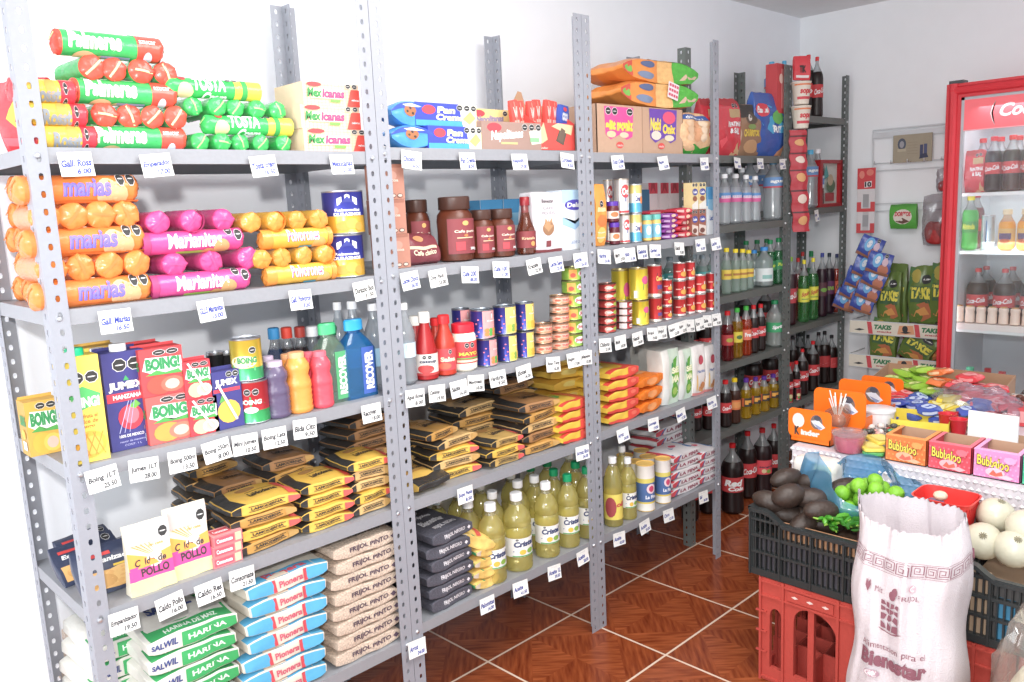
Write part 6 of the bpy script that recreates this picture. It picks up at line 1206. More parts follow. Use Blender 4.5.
for k in range(5):
    y = -.02-.075*k; P = sc_
    inst(P[:4], (4.17, y, .616), 'dark soda bottle behind the lower wire shelf bags, '+ORD[k], None, 'dark sodas in the wire rack', -1.2, (.8, .8, .62))
# ================================================================ glass door fridge
FX, FY0, FY1, FZ = 3.62, -.515, -1.18, 2.03
fridge = bpy.data.objects.new('glass_door_fridge', None); COL.objects.link(fridge); fridge['label'] = 'tall red framed drinks fridge with glass door against the far wall'; fridge['category'] = 'fridge'
def fp(name, mb, par=None, label=None, sm=30):
    o = bpy.data.objects.new(name, mb.mesh(name, sm)); COL.objects.link(o); o.parent = par or fridge
    if label: o['label'] = label
    return o
b = MB(); X1 = 4.22; t = .03
b.box(FX+.05, X1, FY0-t, FY0, .06, FZ, 'c81c28:plas'); b.box(FX+.05, X1, FY1, FY1+t, .06, FZ, 'c81c28:plas'); b.box(FX+.05, X1, FY1+t, FY0-t, FZ-t, FZ, 'c81c28:plas'); b.box(X1-t, X1, FY1+t, FY0-t, .06, FZ-t, 'e4e8ec:plas'); b.box(FX+.05, X1-t, FY1+t, FY0-t, .06, .35, 'c81c28:plas')
b.box(FX+.06, X1-t, FY0-t-.006, FY0-t, .35, FZ-t, 'e8ecf0:plas'); b.box(FX+.06, X1-t, FY1+t, FY1+t+.006, .35, FZ-t, 'e8ecf0:plas')
b.box(FX+.1, X1-.05, FY1+.1, FY0-.1, 0, .06, '2c2c30:plas')
fp('cabinet', b)
d = MB(); fw = .062
def rbar(p0, p1, ax):
    # rounded door bar
    d.tube([p0, p1], .032, 'c42c36:plas', 12)
d.box(FX+.004, FX+.045, FY0-fw, FY0, .3, FZ, 'c42c36:plas'); d.box(FX+.004, FX+.045, FY1, FY1+fw, .3, FZ, 'c42c36:plas'); d.box(FX+.004, FX+.045, FY1+fw, FY0-fw, FZ-fw, FZ, 'c42c36:plas'); d.box(FX+.004, FX+.045, FY1+fw, FY0-fw, .3, .3+fw, 'c42c36:plas')
for (y0, y1, z0, z1) in ((FY0-.012, FY0-.012, .3, FZ), (FY1+.012, FY1+.012, .3, FZ)): d.tube([(FX+.008, y0-.018, z0), (FX+.008, y0-.018, z1)], .02, 'c8303a:plas', 10)
d.tube([(FX+.008, FY0-.02, FZ-.03), (FX+.008, FY1+.02, FZ-.03)], .02, 'c8303a:plas', 10)
d.box(FX+.012, FX+.03, FY0-fw-.012, FY0-fw, .36, FZ-fw, 'a8acb2:plas'); d.box(FX+.012, FX+.03, FY1+fw, FY0-fw, FZ-fw-.012, FZ-fw, 'a8acb2:plas')
door = fp('door', d)
fp('glass_pane', MB().box(FX+.018, FX+.022, FY1+fw, FY0-fw, .36, FZ-fw, 'f4f8fa:glass'), door, sm=0)
hb_ = MB(); hz0 = Zat(131, FX+.02, -.6)
hb_.box(FX+.012, FX+.016, FY1+fw, FY0-fw-.012, hz0, FZ-fw-.012, 'ec6c74:plas')  # red paled to pink, painting in reflection and haze of the door glass
class HS(Surf):
    n = 1
    def p(s, f, u, v): return (FX+.0118, FY0-fw-.012-(FY0-FY1-2*fw-.012)*u, hz0+(FZ-fw-.012-hz0)*v)
deco(hb_, HS(), [('t', 'F', .27, .36, .86, .78, 'fff4f4', 'Coca-Cola', .35, .03), ('p', 'F', .2, .1, .24, .9, 'fbd0d0', [(1, 0), (.4, .2), (0, .5), (.4, .8), (1, 1), (.5, .75), (.2, .5), (.5, .25)]), ('r', 'F', 0, 0, 1, .03, 'f8a8b0')], .0006)
fp('header_sign', hb_, door, 'haze-paled red header reading Coca-Cola', 0)
fp('hinge', MB().box(FX+.0, FX+.06, FY0-.07, FY0-.01, FZ, FZ+.014, '3c3c40:plas'))
zs = [Zat(py, FX+.09, -.62) for py in (193, 251, 329)]+[.38]
for z in zs[:3]: fp('shelf', MB().box(FX+.08, X1-.05, FY1+t+.01, FY0-t-.008, z-.014, z, 'f4f6f8:plas'), sm=0)
led = bpy.data.materials.new('lit_tube'); led.use_nodes = True; e = led.node_tree.nodes['Principled BSDF']; e.inputs['Emission Color'].default_value = (.9, .96, 1, 1); e.inputs['Emission Strength'].default_value = 3
fp('light_tube', MB().tube([(FX+.066, FY0-t-.02, .42), (FX+.066, FY0-t-.02, hz0-.01)], .008, led, 8), label='white lit strip inside the door edge')
fp('light_tube', MB().tube([(FX+.07, FY0-.1, FZ-.05), (FX+.07, FY1+.1, FZ-.05)], .008, led, 8), label='white lit strip at the top')
for k, z in enumerate((1.7, 1.1)):
    pl_ = bpy.data.lights.new('fridge_light', 'AREA'); pl_.energy = 2.2; pl_.size = .4; pl_.color = (.92, .97, 1)
    o = bpy.data.objects.new('fridge_light', pl_); COL.objects.link(o); o.location = (3.78, -.85, z+.22); o.rotation_euler = (0, 0, 0)
def infr(P, y, dx, z, label, group, s, rz=-PI/2): inst(P[:4], (FX+dx, y, z+.001), label, None, group, rz, s)
# fridge contents
YI = [FY0-.075-.075*k for k in range(8)]
for r_ in range(2):
    for k in range(7):
        if r_ == 0 and k < 1: continue
        infr(sc_, YI[k]-.01, .16+r_*.1, zs[0], 'cola bottle on the highest fridge shelf, %s in the %s row' % (ORD[k], ORD[r_]), 'colas on the highest fridge shelf', (1, 1, .95))
infr(rb, YI[0]+.005, .2, zs[0], 'red and green snack bag inside the fridge top', None, (.45, .8, .75), -PI/2)
infr(nb, YI[0]-.0, .32, zs[0], 'blue snack bag inside the fridge top', None, (.4, .8, .7), -PI/2)
gbo = fl('48b048:plas', 'f0e040:plas', '38a040', [('t', 'F', .38, .3, .64, .8, 'f0f040', 'Mirinda', .1, .04)], h=.24, r=.034)
scan = canp('energy_can', .028, .16, [(1, 'd8e8f0:tin')], [('p', 'F', .4, .2, .6, .9, '3878b8', [(0, .3), (.5, 1), (1, .6), (.5, 0)])], cat='can')
ojb = bottlep('juice_bottle', PROF(.034, .17, .016, .03, .66), .13, 'f0a848:plas', 'f0d8b0:clear', (.019, .02, 'f0dcb8:plas'), (.03, .1, 'f0c070'), [('r', 'F', .38, .3, .62, .7, '503878'), ('e', 'F', .4, .05, .6, .35, 'e87030')])
infr(gbo, YI[0]-.005, .14, zs[1], 'green soda bottle on the second fridge shelf', None, (1, 1, 1))
infr(redb, YI[0]+.0, .24, zs[1], 'red soda bottle behind the green one in the fridge', None, (1, 1, 1))
infr(scan, YI[1]-.01, .13, zs[1], 'slim blue and white can on the second fridge shelf', None, (1, 1, 1))
for k in range(2, 7): infr(ojb, YI[k]-.012, .13, zs[1], 'orange juice bottle in the fridge, '+ORD[k-2], 'orange juices in the fridge', (1, 1, 1))
for r_ in range(2):
    for k in range(5): infr(cola, FY0-.09-.115*k, .26+r_*.12, zs[2], 'large cola in the fridge, %s in the %s row' % (ORD[k], ORD[r_]), 'large colas on the third fridge shelf', (.92, .92, .82))
yog = MB(); yog.lathe([(.016, 0), (.02, .003), (.019, .035), (.017, .045), (.02, .055), (.019, .065), (.014, .068), (0, .069)], 'f0d8c8:plas', 14); yogc = [('lid', MB().lathe([(.0145, .069), (.0145, .072), (0, .0725)], 'e8b870:metal', 12).mesh('lid'), [])]
YOG = ('yogurt_drink', yog.mesh('yogurt_drink'), yogc, 'yogurt', (.04, .04, .07))
trz = zs[2]+.03
fp('tray', MB().box(FX+.075, FX+.14, FY1+t+.02, FY0-t-.012, zs[2], zs[2]+.028, 'f4e8e4:plas'), sm=0, label='pale front tray holding little yogurt drinks')
for k in range(11): infr(YOG, FY0-.06-.047*k, .105, trz, 'little pale yogurt drink on the fridge tray, '+ORD[k], 'little yogurt drinks', (1.05, 1.05, 1.1))
clg = fl('d8e4e0:pet', '58c898:plas', 'e0ece8', h=.3, r=.048)
infr(clg, YI[0]-.03, .15, zs[3], 'clear soda bottle with mint green cap low in the fridge', None, (1.1, 1.1, 1.1))
for k in range(1, 5): infr(redco, FY0-.11-.13*k, .16, zs[3], 'big dark cola low in the fridge, '+ORD[k-1], 'big colas low in the fridge', (1.02, 1.02, .95), -PI/2)
infr(cola, FY0-.14, .3, zs[3], 'cola behind the clear bottle low in the fridge', None, (1, 1, .95))

# ================================================================ candy table
TZ = .70; TX0, TX1, TY0, TY1 = 2.185, 3.22, -.53, -2.0
tbl = bpy.data.objects.new('candy_table', None); COL.objects.link(tbl); tbl['label'] = 'candy table under a pale quilted cloth beside the produce crates'; tbl['category'] = 'table'
def tp(name, mb, par=None, sm=0):
    o = bpy.data.objects.new(name, mb.mesh(name, sm)); COL.objects.link(o); o.parent = par or tbl; return o
tp('table_top', MB().box(TX0+.005, TX1, TY1, TY0, TZ-.03, TZ-.002, 'b8a898:plas'))
for x in (TX0+.06, TX1-.05):
    for y in (TY0-.06, TY1+.06): tp('leg', MB().tube([(x, y, 0), (x, y, TZ-.03)], .016, '8c8f92:metal', 10))
cl = MB()
def drape(u, v):
    y = TY0+.006+(TY1-TY0-.012)*u
    if v < .6: return (TX1-(TX1-TX0)*v/.6, y, TZ)
    q = (v-.6)/.4; s = .008*math.sin(u*60)*q
    return (TX0-.003-s-.004*q, y, TZ-.10*q)
cl.grid(lambda a, b: drape(a, b), 90, 15, 'ddd6de:film'); cl.grid(lambda a, b: tuple(Vector(drape(1-a, b))+Vector((.002, 0, -.0008))), 90, 15, 'ddd6de:film')
for i in range(70):
    for j in range(4):
        u = (i+.5*(j % 2))/70; q = (j+.5)/4
        if u > .99: continue
        p = drape(u, .6+.4*q); r = .009
        cl.add([(p[0]-.001, p[1]+r, p[2]), (p[0]-.001, p[1], p[2]-r), (p[0]-.001, p[1]-r, p[2]), (p[0]-.001, p[1], p[2]+r), (p[0]-.006, p[1], p[2])], [(0, 1, 4), (1, 2, 4), (2, 3, 4), (3, 0, 4)], 'efe9ee:film')
o = bpy.data.objects.new('tablecloth', cl.mesh('tablecloth')); COL.objects.link(o); o['label'] = 'pale quilted plastic cloth draped over the candy table'; o['category'] = 'tablecloth'
T = TZ+.002
def settle(cat, dist, lo, hi, zs=1, it=120):
    """push the members of a heap apart until they only touch"""
    obs = [o for o in COL.objects if o.name.split('.')[0] == cat[0] and cat[1] in o.get('group', '')]
    ps = [Vector(o.location) for o in obs]; r = random.Random(3)
    for _ in range(it):
        for i in range(len(ps)):
            for j in range(i):
                d = ps[i]-ps[j]; d.z *= zs; L_ = d.length
                if L_ < dist:
                    if L_ < 1e-4: d = Vector((r.random()-.5, r.random()-.5, .3)); L_ = d.length
                    k = d*((dist-L_)/L_*.25); k.z /= zs; ps[i] += k; ps[j] -= k
        for p in ps:
            for a in range(3): p[a] = min(max(p[a], lo[a]), hi[a])
            p.z -= .0006
            p.z = max(p.z, lo[2])
    for o, p in zip(obs, ps): o.location = p
# chewing gum boxes
def gum(c, c2, pin):
    mb = MB(); w, d, h, t = .145, .13, .085, .002
    mb.box(-w/2, w/2, -d/2, d/2, 0, t, 'b88c68'); mb.box(-w/2, w/2, -d/2, -d/2+t, 0, h, c); mb.box(-w/2, w/2, d/2-t, d/2, 0, h, 'c09878'); mb.box(-w/2, -w/2+t, -d/2, d/2, 0, h, c); mb.box(w/2-t, w/2, -d/2, d/2, 0, h, c)
    mb.box(-w/2, w/2, -d/2, -d/2+.018, h, h+.0015, c2); mb.box(-w/2, -w/2+.014, -d/2+.018, d/2, h, h+.0015, c2); mb.box(w/2-.014, w/2, -d/2+.018, d/2, h, h+.0015, c2)
    sf = Box(w, d, h); its = []
    for i in range(9):
        for j in range(5): its.append(('e', 'F', .02+.11*i+.05*(j % 2), .04+.19*j, .065+.11*i+.05*(j % 2), .12+.19*j, c2))
    its += [('e', 'F', .28, .1, .7, .44, pin), ('p', 'F', .36, .12, .66, .36, 'f06048', [(0, .2), (.3, 1), (.5, .5), (.9, .9), (1, .3), (.5, 0)]), ('e', 'F', .66, .64, .92, .9, c2), ('p', 'F', .56, .06, .9, .24, pin, [(0, .3), (.5, 1), (1, .5), (.6, 0)])]
    deco(mb, sf, its, .0004)
    deco(mb, sf, [('t', 'F', .075, .38, .78, .80, '5a2c10', 'Bubbaloo', 0, .07, -.12), ('t', 'F', .09, .42, .77, .78, 'ffe83c', 'Bubbaloo', 0, .02, -.12)], .0022)
    return ('gum_box', mb.mesh('gum_box', 0), [], 'gum box', (w, d, h))
for P, a, b, c_, e_, lb in ((gum('f07818', 'f8a048', 'fbb890'), 885, 926, 444, 467, 'orange open bubble gum box at the table edge'), (gum('ec3c54', 'f46c80', 'f8b8c0'), 928, 971, 448, 473.5, 'red open bubble gum box at the table edge'), (gum('f48cc8', 'f8a8d8', 'fbc8d8'), 973, 1020, 454, 480, 'pink open bubble gum box at the table edge'), (gum('20b888', '58d0a8', 'a8e8c8'), 1022, 1066, 460, 487, 'green open bubble gum box at the picture edge')):
    Y0, Y1 = Yat(a, TX0+.015, T+.04), Yat(b, TX0+.015, T+.04)
    inst(P[:4], (TX0+.015+.07, (Y0+Y1)/2, T), lb.replace('picture edge', 'table edge'), None, 'bubble gum boxes', -PI/2, (abs(Y0-Y1)/.145, 1.05, 1.0))
    # gum pieces are deep inside
# orange egg trays with a front card
def eggtray(sd, kid=False):
    mb = MB(); w, d, h = .17, .11, .05; O_ = 'f2741c:plas'
    mb.box(-w/2, w/2, -d/2, d/2, 0, .004, O_)
    for q in ((-w/2, w/2, -d/2, -d/2+.004), (-w/2, w/2, d/2-.004, d/2), (-w/2, -w/2+.004, -d/2, d/2), (w/2-.004, w/2, -d/2, d/2)): mb.box(*q, 0, h, O_)
    c = MB(); ch = .11; n = 8; W2 = .092; r = .02
    out = []
    for cx_, cz_, a0 in ((W2-r, r, -PI/2), (W2-r, ch-r, 0), (-W2+r, ch-r, PI/2), (-W2+r, r, PI)):
        for i in range(n): a = a0+i/(n-1)*PI/2; out.append((cx_+r*math.cos(a), cz_+r*math.sin(a)))
    m_ = len(out); y0 = -d/2-.004; vs = [(x, y0, z+.02) for x, z in out]+[(x, y0+.003, z+.02) for x, z in out]
    c.add(vs, [tuple(range(m_)), tuple(reversed(range(m_, 2*m_)))]+[(i, i+m_, (i+1) % m_+m_, (i+1) % m_) for i in range(m_)], 'f2741c:plas')
    class K(Surf):
        n = 1
        def p(s, f, u, v): return ((u-.5)*2*W2, y0, .02+v*ch)
    its = [('e', 'F', .52, .36, .8, .86, '7c6458'), ('p', 'F', .53, .36, .86, .7, 'dfe4f0', [(0, .8), (.5, 1), (1, .3), (.7, 0), (.3, .3)]), ('e', 'F', .6, .66, .76, .84, '3c3c50'), ('p', 'F', .6, .36, .8, .55, '8c98c0', [(0, 1), (1, .4), (.6, 0)])]
    if kid: its += [('e', 'F', .1, .34, .38, .84, 'f2ece4'), ('t', 'F', .15, .08, .27, .38, '18181c', 'K', 0, .06), ('t', 'F', .3, .1, .74, .3, 'f8f0e8', 'inder', 0, .06)]
    deco(c, K(), its, -.0006 if False else .0006)
    return ('egg_tray', mb.mesh('egg_tray', 30), [('front_card', c.mesh('front_card', 0), [])], 'display tray', (.184, .12, .13))
et = [eggtray(0, True), eggtray(1)]
zc = [(788, 831, 410, 447, 2.22, et[0], 'orange chocolate egg tray with white lettered card, at the table corner'), (813, 865, 390, 430, 2.42, et[1], 'orange egg tray behind the lettered one'), (838, 890, 381, 412, 2.66, et[1], 'orange egg tray, third back'), (861, 903, 377, 400, 2.9, et[1], 'orange egg tray, fourth back near the wire rack')]
for a, b, c_, e_, x, P, lb in zc:
    y = Yat((a+b)/2, x, T+.08); Y0, Y1 = Yat(a, x, T+.08), Yat(b, x, T+.08); s = abs(Y0-Y1)/.184
    zt_ = Zat(c_, x, y); inst(P[:4], (x+.06*s, y, T), lb, None, 'orange egg trays', -PI/2, (s, s, max(.3, (zt_-T)/.13)))
wbx = MB(); sf = Bag(.2, .12, .2, p=6, wr=.004, n=8); shell(wbx, sf, 'f0ece6:film', 8); deco(wbx, sf, [('r', 'F', .55, .55, .95, .9, 'f4f0c0'), ('r', 'F', .7, .3, .9, .36, 'b8c8b0')])
P = ('white_carton', wbx.mesh('white_carton'), [], 'carton', (.2, .12, .2))
y = Yat(812, 2.06, .6); inst(P[:4], (2.10, y, Zat(488, 2.06, y)-.0), 'white carton standing on end below the lettered egg tray', None, None, -PI/2, (.75, .7, (.70-Zat(488, 2.06, y))/.2))
# pink tub, white tub, lollipops
def at(px, py, z=T): return ray(px, py, 2, z)
tub = MB(); tub.lathe([(.042, 0), (.045, .003), (.052, .06)], 'f0e8ec:clear', 22); tl = MB().lathe([(.054, .06), (.055, .062), (.055, .068), (.05, .07), (.0, .07)], 'f4eef0:clear', 22)
pf = MB(); pf.lathe([(.038, .002), (.046, .05), (0, .052)], 'e85c7c:skin', 18)
q = at(849, 451); inst(('candy_tub', tub.mesh('candy_tub'), [('lid', tl.mesh('lid'), []), ('candy_filling', pf.mesh('candy_filling'), [])], 'candy tub'), (q.x, q.y, T), 'round clear tub of pink candy beside the lettered card', s=(1.05, 1.05, 1.0))
tub2 = MB().lathe([(.05, 0), (.052, .003), (.056, .065), (.06, .068), (.06, .075), (.056, .078), (0, .078)], 'f4f2f4:film', 22)
q = at(878, 428); inst(('plastic_tub', tub2.mesh('plastic_tub'), [], 'tub'), (q.x, q.y, T), 'white plastic tub behind the scattered candy')
lb_ = MB(); sf = Bag(.1, .08, .09, p=3, wr=.012, n=10, pz=.3, thin='y'); shell(lb_, sf, 'e8dcd0:wrap', 10)
lo = []
for k in range(8):
    a = k*.8; s_ = MB(); s_.tube([(0, 0, .03), (.035*math.cos(a), .03*math.sin(a), .12+.012*(k % 3))], .0022, 'fbfbfb', 6); lo.append(('stick', s_.mesh('stick'), []))
lo.append(('candy_heads', MB().ball((0, 0, .035), (.035, .03, .025), 'c07858:skin').mesh('candy_heads'), []))
q = at(846, 434); inst(('lollipop_bag', lb_.mesh('lollipop_bag'), lo, 'lollipops'), (q.x-.03, q.y+.02, T+.02), 'clear bag of lollipops with white sticks poking out')
# loose candies
cm = []
for c in ('c84838', '38a070', 'f0e0d8', '6a3828', 'e8a8a0', '48443c'):
    mb = MB(); mb.ball((0, 0, .008), (.011, .008, .008), c+':foil', 8, 6)
    for s in (-1, 1): mb.add([(s*.01, 0, .008), (s*.02, -.007, .012), (s*.021, .006, .004)], [(0, 1, 2), (2, 1, 0)], c+':foil')
    cm.append(mb.mesh('candy'))
for k in range(34):
    q = at(864+RND.random()*30, 424+RND.random()*16)
    inst(('candy', cm[k % 6], [], 'candy'), (q.x, q.y, T+.009*(k % 3)), 'small wrapped candy scattered between the tubs and the yellow tray', None, 'scattered wrapped candies', RND.random()*6, 1.25)
ytr = tray('t', .2, .16, .045, .05, 'f4e028', 'e8d020')
q = at(915, 433); 
inst(('yellow_tray', ytr.mesh('yellow_tray', 30), [], 'open box'), (q.x+.06, q.y, T), 'shallow yellow open box among the candy', None, None, -PI/2+.25, (.95, 1, 1.1))
kr = tray('t', .09, .05, .05, .05, 'a88464', 'a07850')
q = at(902, 410); inst(('kraft_box', kr.mesh('kraft_box', 30), [], 'open box'), (q.x, q.y, T), 'small brown open box behind the yellow one', None, None, -PI/2+.2, 1.2)
for k, (px, py, c) in enumerate(((868, 454, '48a850'), (858, 458, 'f0e050'), (880, 446, 'f0d848'))):
    P = bagp('candy_pack', 'candy', .1, .07, .012, c+':film', [('r', 'T', .15, .2, .85, .8, 'f8e878' if c[0] == 'f' else '78c868')], p=8, wr=.001, n=4)
    q = at(px, py, T+.01); inst(P[:4], (max(q.x, TX0+.06), q.y, T+.004+.012*k), 'flat candy pack beside the orange gum box, '+('green', 'pale yellow', 'golden')[k], None, 'flat candy packs', .3+.3*k, 1)
# piled candy bags in a kraft carton
kc = tray('t', .5, .3, .06, .12, 'c09878', 'b08460'); q = at(915, 408)
KX = q.x+.12; inst(('candy_carton', kc.mesh('candy_carton', 30), [], 'cardboard box'), (KX+.0, Yat(935, KX, T), T), 'wide kraft carton heaped with candy bags', None, None, -PI/2, (1.0, 1, 1))
cols = [('e83440', 'f8a0a0', 'red'), ('2c50b8', 'c8d8f8', 'blue'), ('f07828', 'f8d0a0', 'orange'), ('a0d030', 'f0f8a0', 'lime green'), ('f0d428', 'f8f0a0', 'yellow')]
CP = [bagp('candy_bag', 'candy', .1, .07, .025, c+':foil', [('e', 'T', .2, .2, .8, .8, c2), ('r', 'F', .2, .3, .8, .7, c2), ('p', 'T', .3, .3, .7, .7, c, [(0, 0), (1, .4), (.6, 1)])], p=4, px=.7, thin='z', wr=.006, n=8, seed=i) for i, (c, c2, nm) in enumerate(cols)]
lay = [(0, [(893, 398), (903, 393), (897, 404), (910, 388), (905, 400), (912, 398), (900, 388)]), (1, [(915, 404), (923, 398), (930, 402), (937, 397), (928, 392), (919, 410), (936, 408), (943, 404), (912, 412), (925, 408)]),
       (2, [(948, 388), (957, 383), (950, 378), (940, 378), (955, 374), (945, 384), (960, 392), (952, 394)]), (0, [(968, 392), (976, 386), (970, 378), (982, 392), (975, 372), (965, 383), (984, 380), (972, 398)]), (3, [(917, 374), (925, 370), (933, 376), (938, 369), (928, 381), (941, 386), (920, 384), (935, 390), (912, 381)]), (4, [(952, 402), (944, 410), (960, 404), (955, 398)])]
n = 0
for ci, pts_ in lay:
    for k, (px, py) in enumerate(pts_+[(a_+3, b_+5) for a_, b_ in pts_]):
        x = 2.80+(410-py)*.0085; zz = Zat(py+4, x, Yat(px, x, .8)); y = Yat(px, x, zz)
        inst(CP[ci][:4], (x, y, max(zz, T+.012)), '%s candy bag in the heap of the kraft carton' % cols[ci][2], None, cols[ci][2]+' candy bags in the heap', RND.random()*6, (.88, .88, 1.15), rx=RND.uniform(-.15, .2), ry=RND.uniform(-.2, .1)); n += 1
settle(('candy_bag', 'in the heap'), .066, (2.72, -.98, T+.012), (3.02, -.56, .99), 1.7, 90)
# blue cups, clear plastic bag, white box
pb = MB()
def cr(d): return 1+.35*noise.noise(d*2.3)+.16*noise.noise(d*6)
pb.ball((0, 0, .05), (.13, .08, .055), 'dfe6f6:wrap', 30, 18, cr); 
q = at(965, 424); inst(('plastic_bag', pb.mesh('plastic_bag'), [('blue_candy', MB().ball((.02, 0, .04), (.05, .04, .028), '3448a0:foil', fn=cr).mesh('blue_candy'), []), ('blue_candy', MB().ball((-.06, .01, .035), (.03, .03, .025), '3c4c98:foil', fn=cr).mesh('blue_candy'), [])], 'plastic bag'), (q.x+.08, q.y-.0, T), 'crumpled clear plastic bag with blue candy inside', None, None, -PI/2, (1.15, 1.1, 1.25))
cup2 = MB(); cup2.lathe([(.018, 0), (.019, .002), (.025, .05), (.027, .052), (.023, .052), (.017, .006), (0, .006)], 'd83440:plas', 16)
CM = cup2.mesh('red_cup')
for k, (px, py) in enumerate(((947, 430), (953, 426), (958, 436))):
    q = at(px, py); inst(('red_cup', CM, [], 'cup'), (q.x, q.y, T), 'little red plastic cup beside the yellow box, '+ORD[k], None, 'little red cups', 0, 1.2)
wb_ = MB(); w, d, h = .15, .01, .12; wb_.box(-w/2, w/2, -d/2, d/2, .0, h, 'fbfbfa'); 
wtr = MB(); wtr.box(-.1, .1, -.05, .05, 0, .003, 'c09070'); wtr.box(-.1, .1, -.05, -.047, 0, .02, 'c09070'); wtr.box(-.1, .1, .047, .05, 0, .05, 'c8a080')
q = at(992, 452); inst(('open_box', wtr.mesh('open_box', 0), [('lid', wb_.mesh('lid', 0), [], 'plain white raised lid', (0, -.03, .012))], 'open box'), (q.x+.03, q.y, T), 'small open box with a plain white raised lid', None, None, -PI/2-.03, (1.0, 1, 1.0), ry=0)
wtray = tray('t', .22, .14, .05, .055, 'f0eeec', 'e8e4e0'); q = at(1010, 412); inst(('white_tray', wtray.mesh('white_tray', 30), [], 'open box'), (q.x+.02, q.y, T), 'white open box of brown candy behind the plastic bag', None, None, -PI/2, 1)
for k in range(10):
    inst(('candy', cm[(3, 4)[k % 2]], [], 'candy'), (q.x+.02+RND.uniform(-.05, .05), q.y+RND.uniform(-.09, .09), T+.03+.008*(k % 3)), 'brown wrapped candy heaped in the white open box', None, 'candies in the white box', RND.random()*6, 1.6)
rbk = boxp('candy_box', 'candy box', .16, .1, .07, {'*': 'd82c38', 'T': 'e0343c'}, [('r', 'F', .1, .2, .9, .8, 'f0a0a0')]); q = at(1022, 424); inst(rbk[:4], (q.x+.02, q.y-.03, T), 'red candy box beside the white raised lid', None, None, -PI/2+.2, 1)
for k, (px, py, c) in enumerate(((980, 440, 'd8a8b0'), (955, 446, 'c88890'), (968, 448, 'e0c8cc'), (940, 440, 'd8909c'))):
    q = at(px, py); P = bagp('candy_pack', 'candy', .1, .08, .02, c+':wrap', [], p=4, wr=.006, n=8, seed=k); inst(P[:4], (q.x, q.y, T), 'crumpled pinkish candy wrapper bag behind the gum boxes, '+ORD[k], None, 'pinkish wrapper bags', k, 1.1)

# ================================================================ produce crates
def lattice(w, h, rails, nb, t, mat, dip=0, thick=.014):
    """one openwork side in the xz plane, centred on x"""
    mb = MB()
    for z0, z1 in rails: mb.box(-w/2, w/2, -thick/2, thick/2, z0, z1, mat)
    for k in range(nb+1):
        x = -w/2+w*k/nb; big_ = k % max(1, nb//4) == 0; hw = .006 if big_ else t/2
        zt = h-dip*min(1, max(0, 1-abs(x)/(w*.36)))**.5*(1 if abs(x) < w*.36 else 0)
        mb.box(x-hw, x+hw, -thick*.4, thick*.4, 0, min(h, rails[-1][1]), mat)
    return mb
def crate(W, D, Hh, side, end, base, label, loc, extra=(), name='produce_crate', cat='crate'):
    r = bpy.data.objects.new(name, None); COL.objects.link(r); r.location = loc; r['label'] = label; r['category'] = cat
    for me, x, y, rz in ((side, -W/2, 0, -PI/2), (side, W/2, 0, PI/2), (end, 0, D/2, 0), (end, 0, -D/2, 0)):
        o = bpy.data.objects.new('side_panel', me); COL.objects.link(o); o.parent = r; o.location = (x, y, 0); o.rotation_euler.z = rz
    o = bpy.data.objects.new('base', base); COL.objects.link(o); o.parent = r
    for nm, me in extra: o = bpy.data.objects.new(nm, me); COL.objects.link(o); o.parent = r
    return r
BKM = '2e3233:plas'; BH = .225
def blackside(w, dip):
    mb = MB(); th = .016
    for z0, z1 in ((0, .022), (.075, .083), (.13, .14), (.185 if dip else .2, .193 if dip else .21)): mb.box(-w/2, w/2, -th/2, th/2, z0, z1, BKM)
    nb = int(w/.017)
    prof_ = lambda x: BH-.035*(1 if abs(x) < w*.3 else max(0, 1-(abs(x)-w*.3)/(w*.09))) if dip else BH
    n = 24
    for k in range(n):
        xa, xb = -w/2+w*k/n, -w/2+w*(k+1)/n; za, zb = prof_(xa), prof_(xb)
        vs = [(x, y, z) for y in (-th*.75, th*.75) for x, z in ((xa, za-.012), (xb, zb-.012), (xb, zb), (xa, za))]
        mb.add(vs, [(0, 1, 2, 3), (7, 6, 5, 4), (0, 4, 5, 1), (3, 2, 6, 7)], BKM)
    for k in range(nb+1):
        x = -w/2+w*k/nb; hw = .006 if k % 6 == 0 else .0022
        mb.box(x-hw, x+hw, -th*.35, th*.35, 0, prof_(x)-.006, BKM)
    for k in range(0, nb+1, 6):
        x = -w/2+w*k/nb; mb.box(x-.003, x+.003, -th*.75, th*.5, 0, prof_(x)-.004, BKM)
    return mb.mesh('side_panel', 0)
CW, CD = .36, .55
bs_, be_ = blackside(CD, True), blackside(CW, False)
bb_ = MB().box(-CW/2, CW/2, -CD/2, CD/2, 0, .008, BKM).mesh('base', 0)
cx0 = 1.815+CW/2+.008; yA = -.566-CD/2; yB = yA-CD-.05
kraftA = MB()
kraftA.box(-CW/2+.012, -CW/2+.015, -CD/2+.05, CD/2-.1, .14, .193, 'c48c60'); kraftA.box(-CW/2+.012, -CW/2+.014, -CD/2+.02, CD/2-.02, .01, .139, '4a4450'); kraftA.box(-CW/2+.02, CW/2-.02, -CD/2+.02, CD/2-.02, .10, .104, '8c6a50')  # kraft band above; dark lower sheet paints in the shaded crate inside
darkin = MB().box(-CW/2+.012, -CW/2+.014, -CD/2+.02, CD/2-.02, .01, .1, '38383c')
RZ0 = .362
crate(CW, CD, BH, bs_, be_, bb_, 'black plastic produce crate holding avocados and green chilies', (cx0, yA, RZ0+.0), [('liner_and_shade_sheet', kraftA.mesh('liner_and_shade_sheet', 0))])
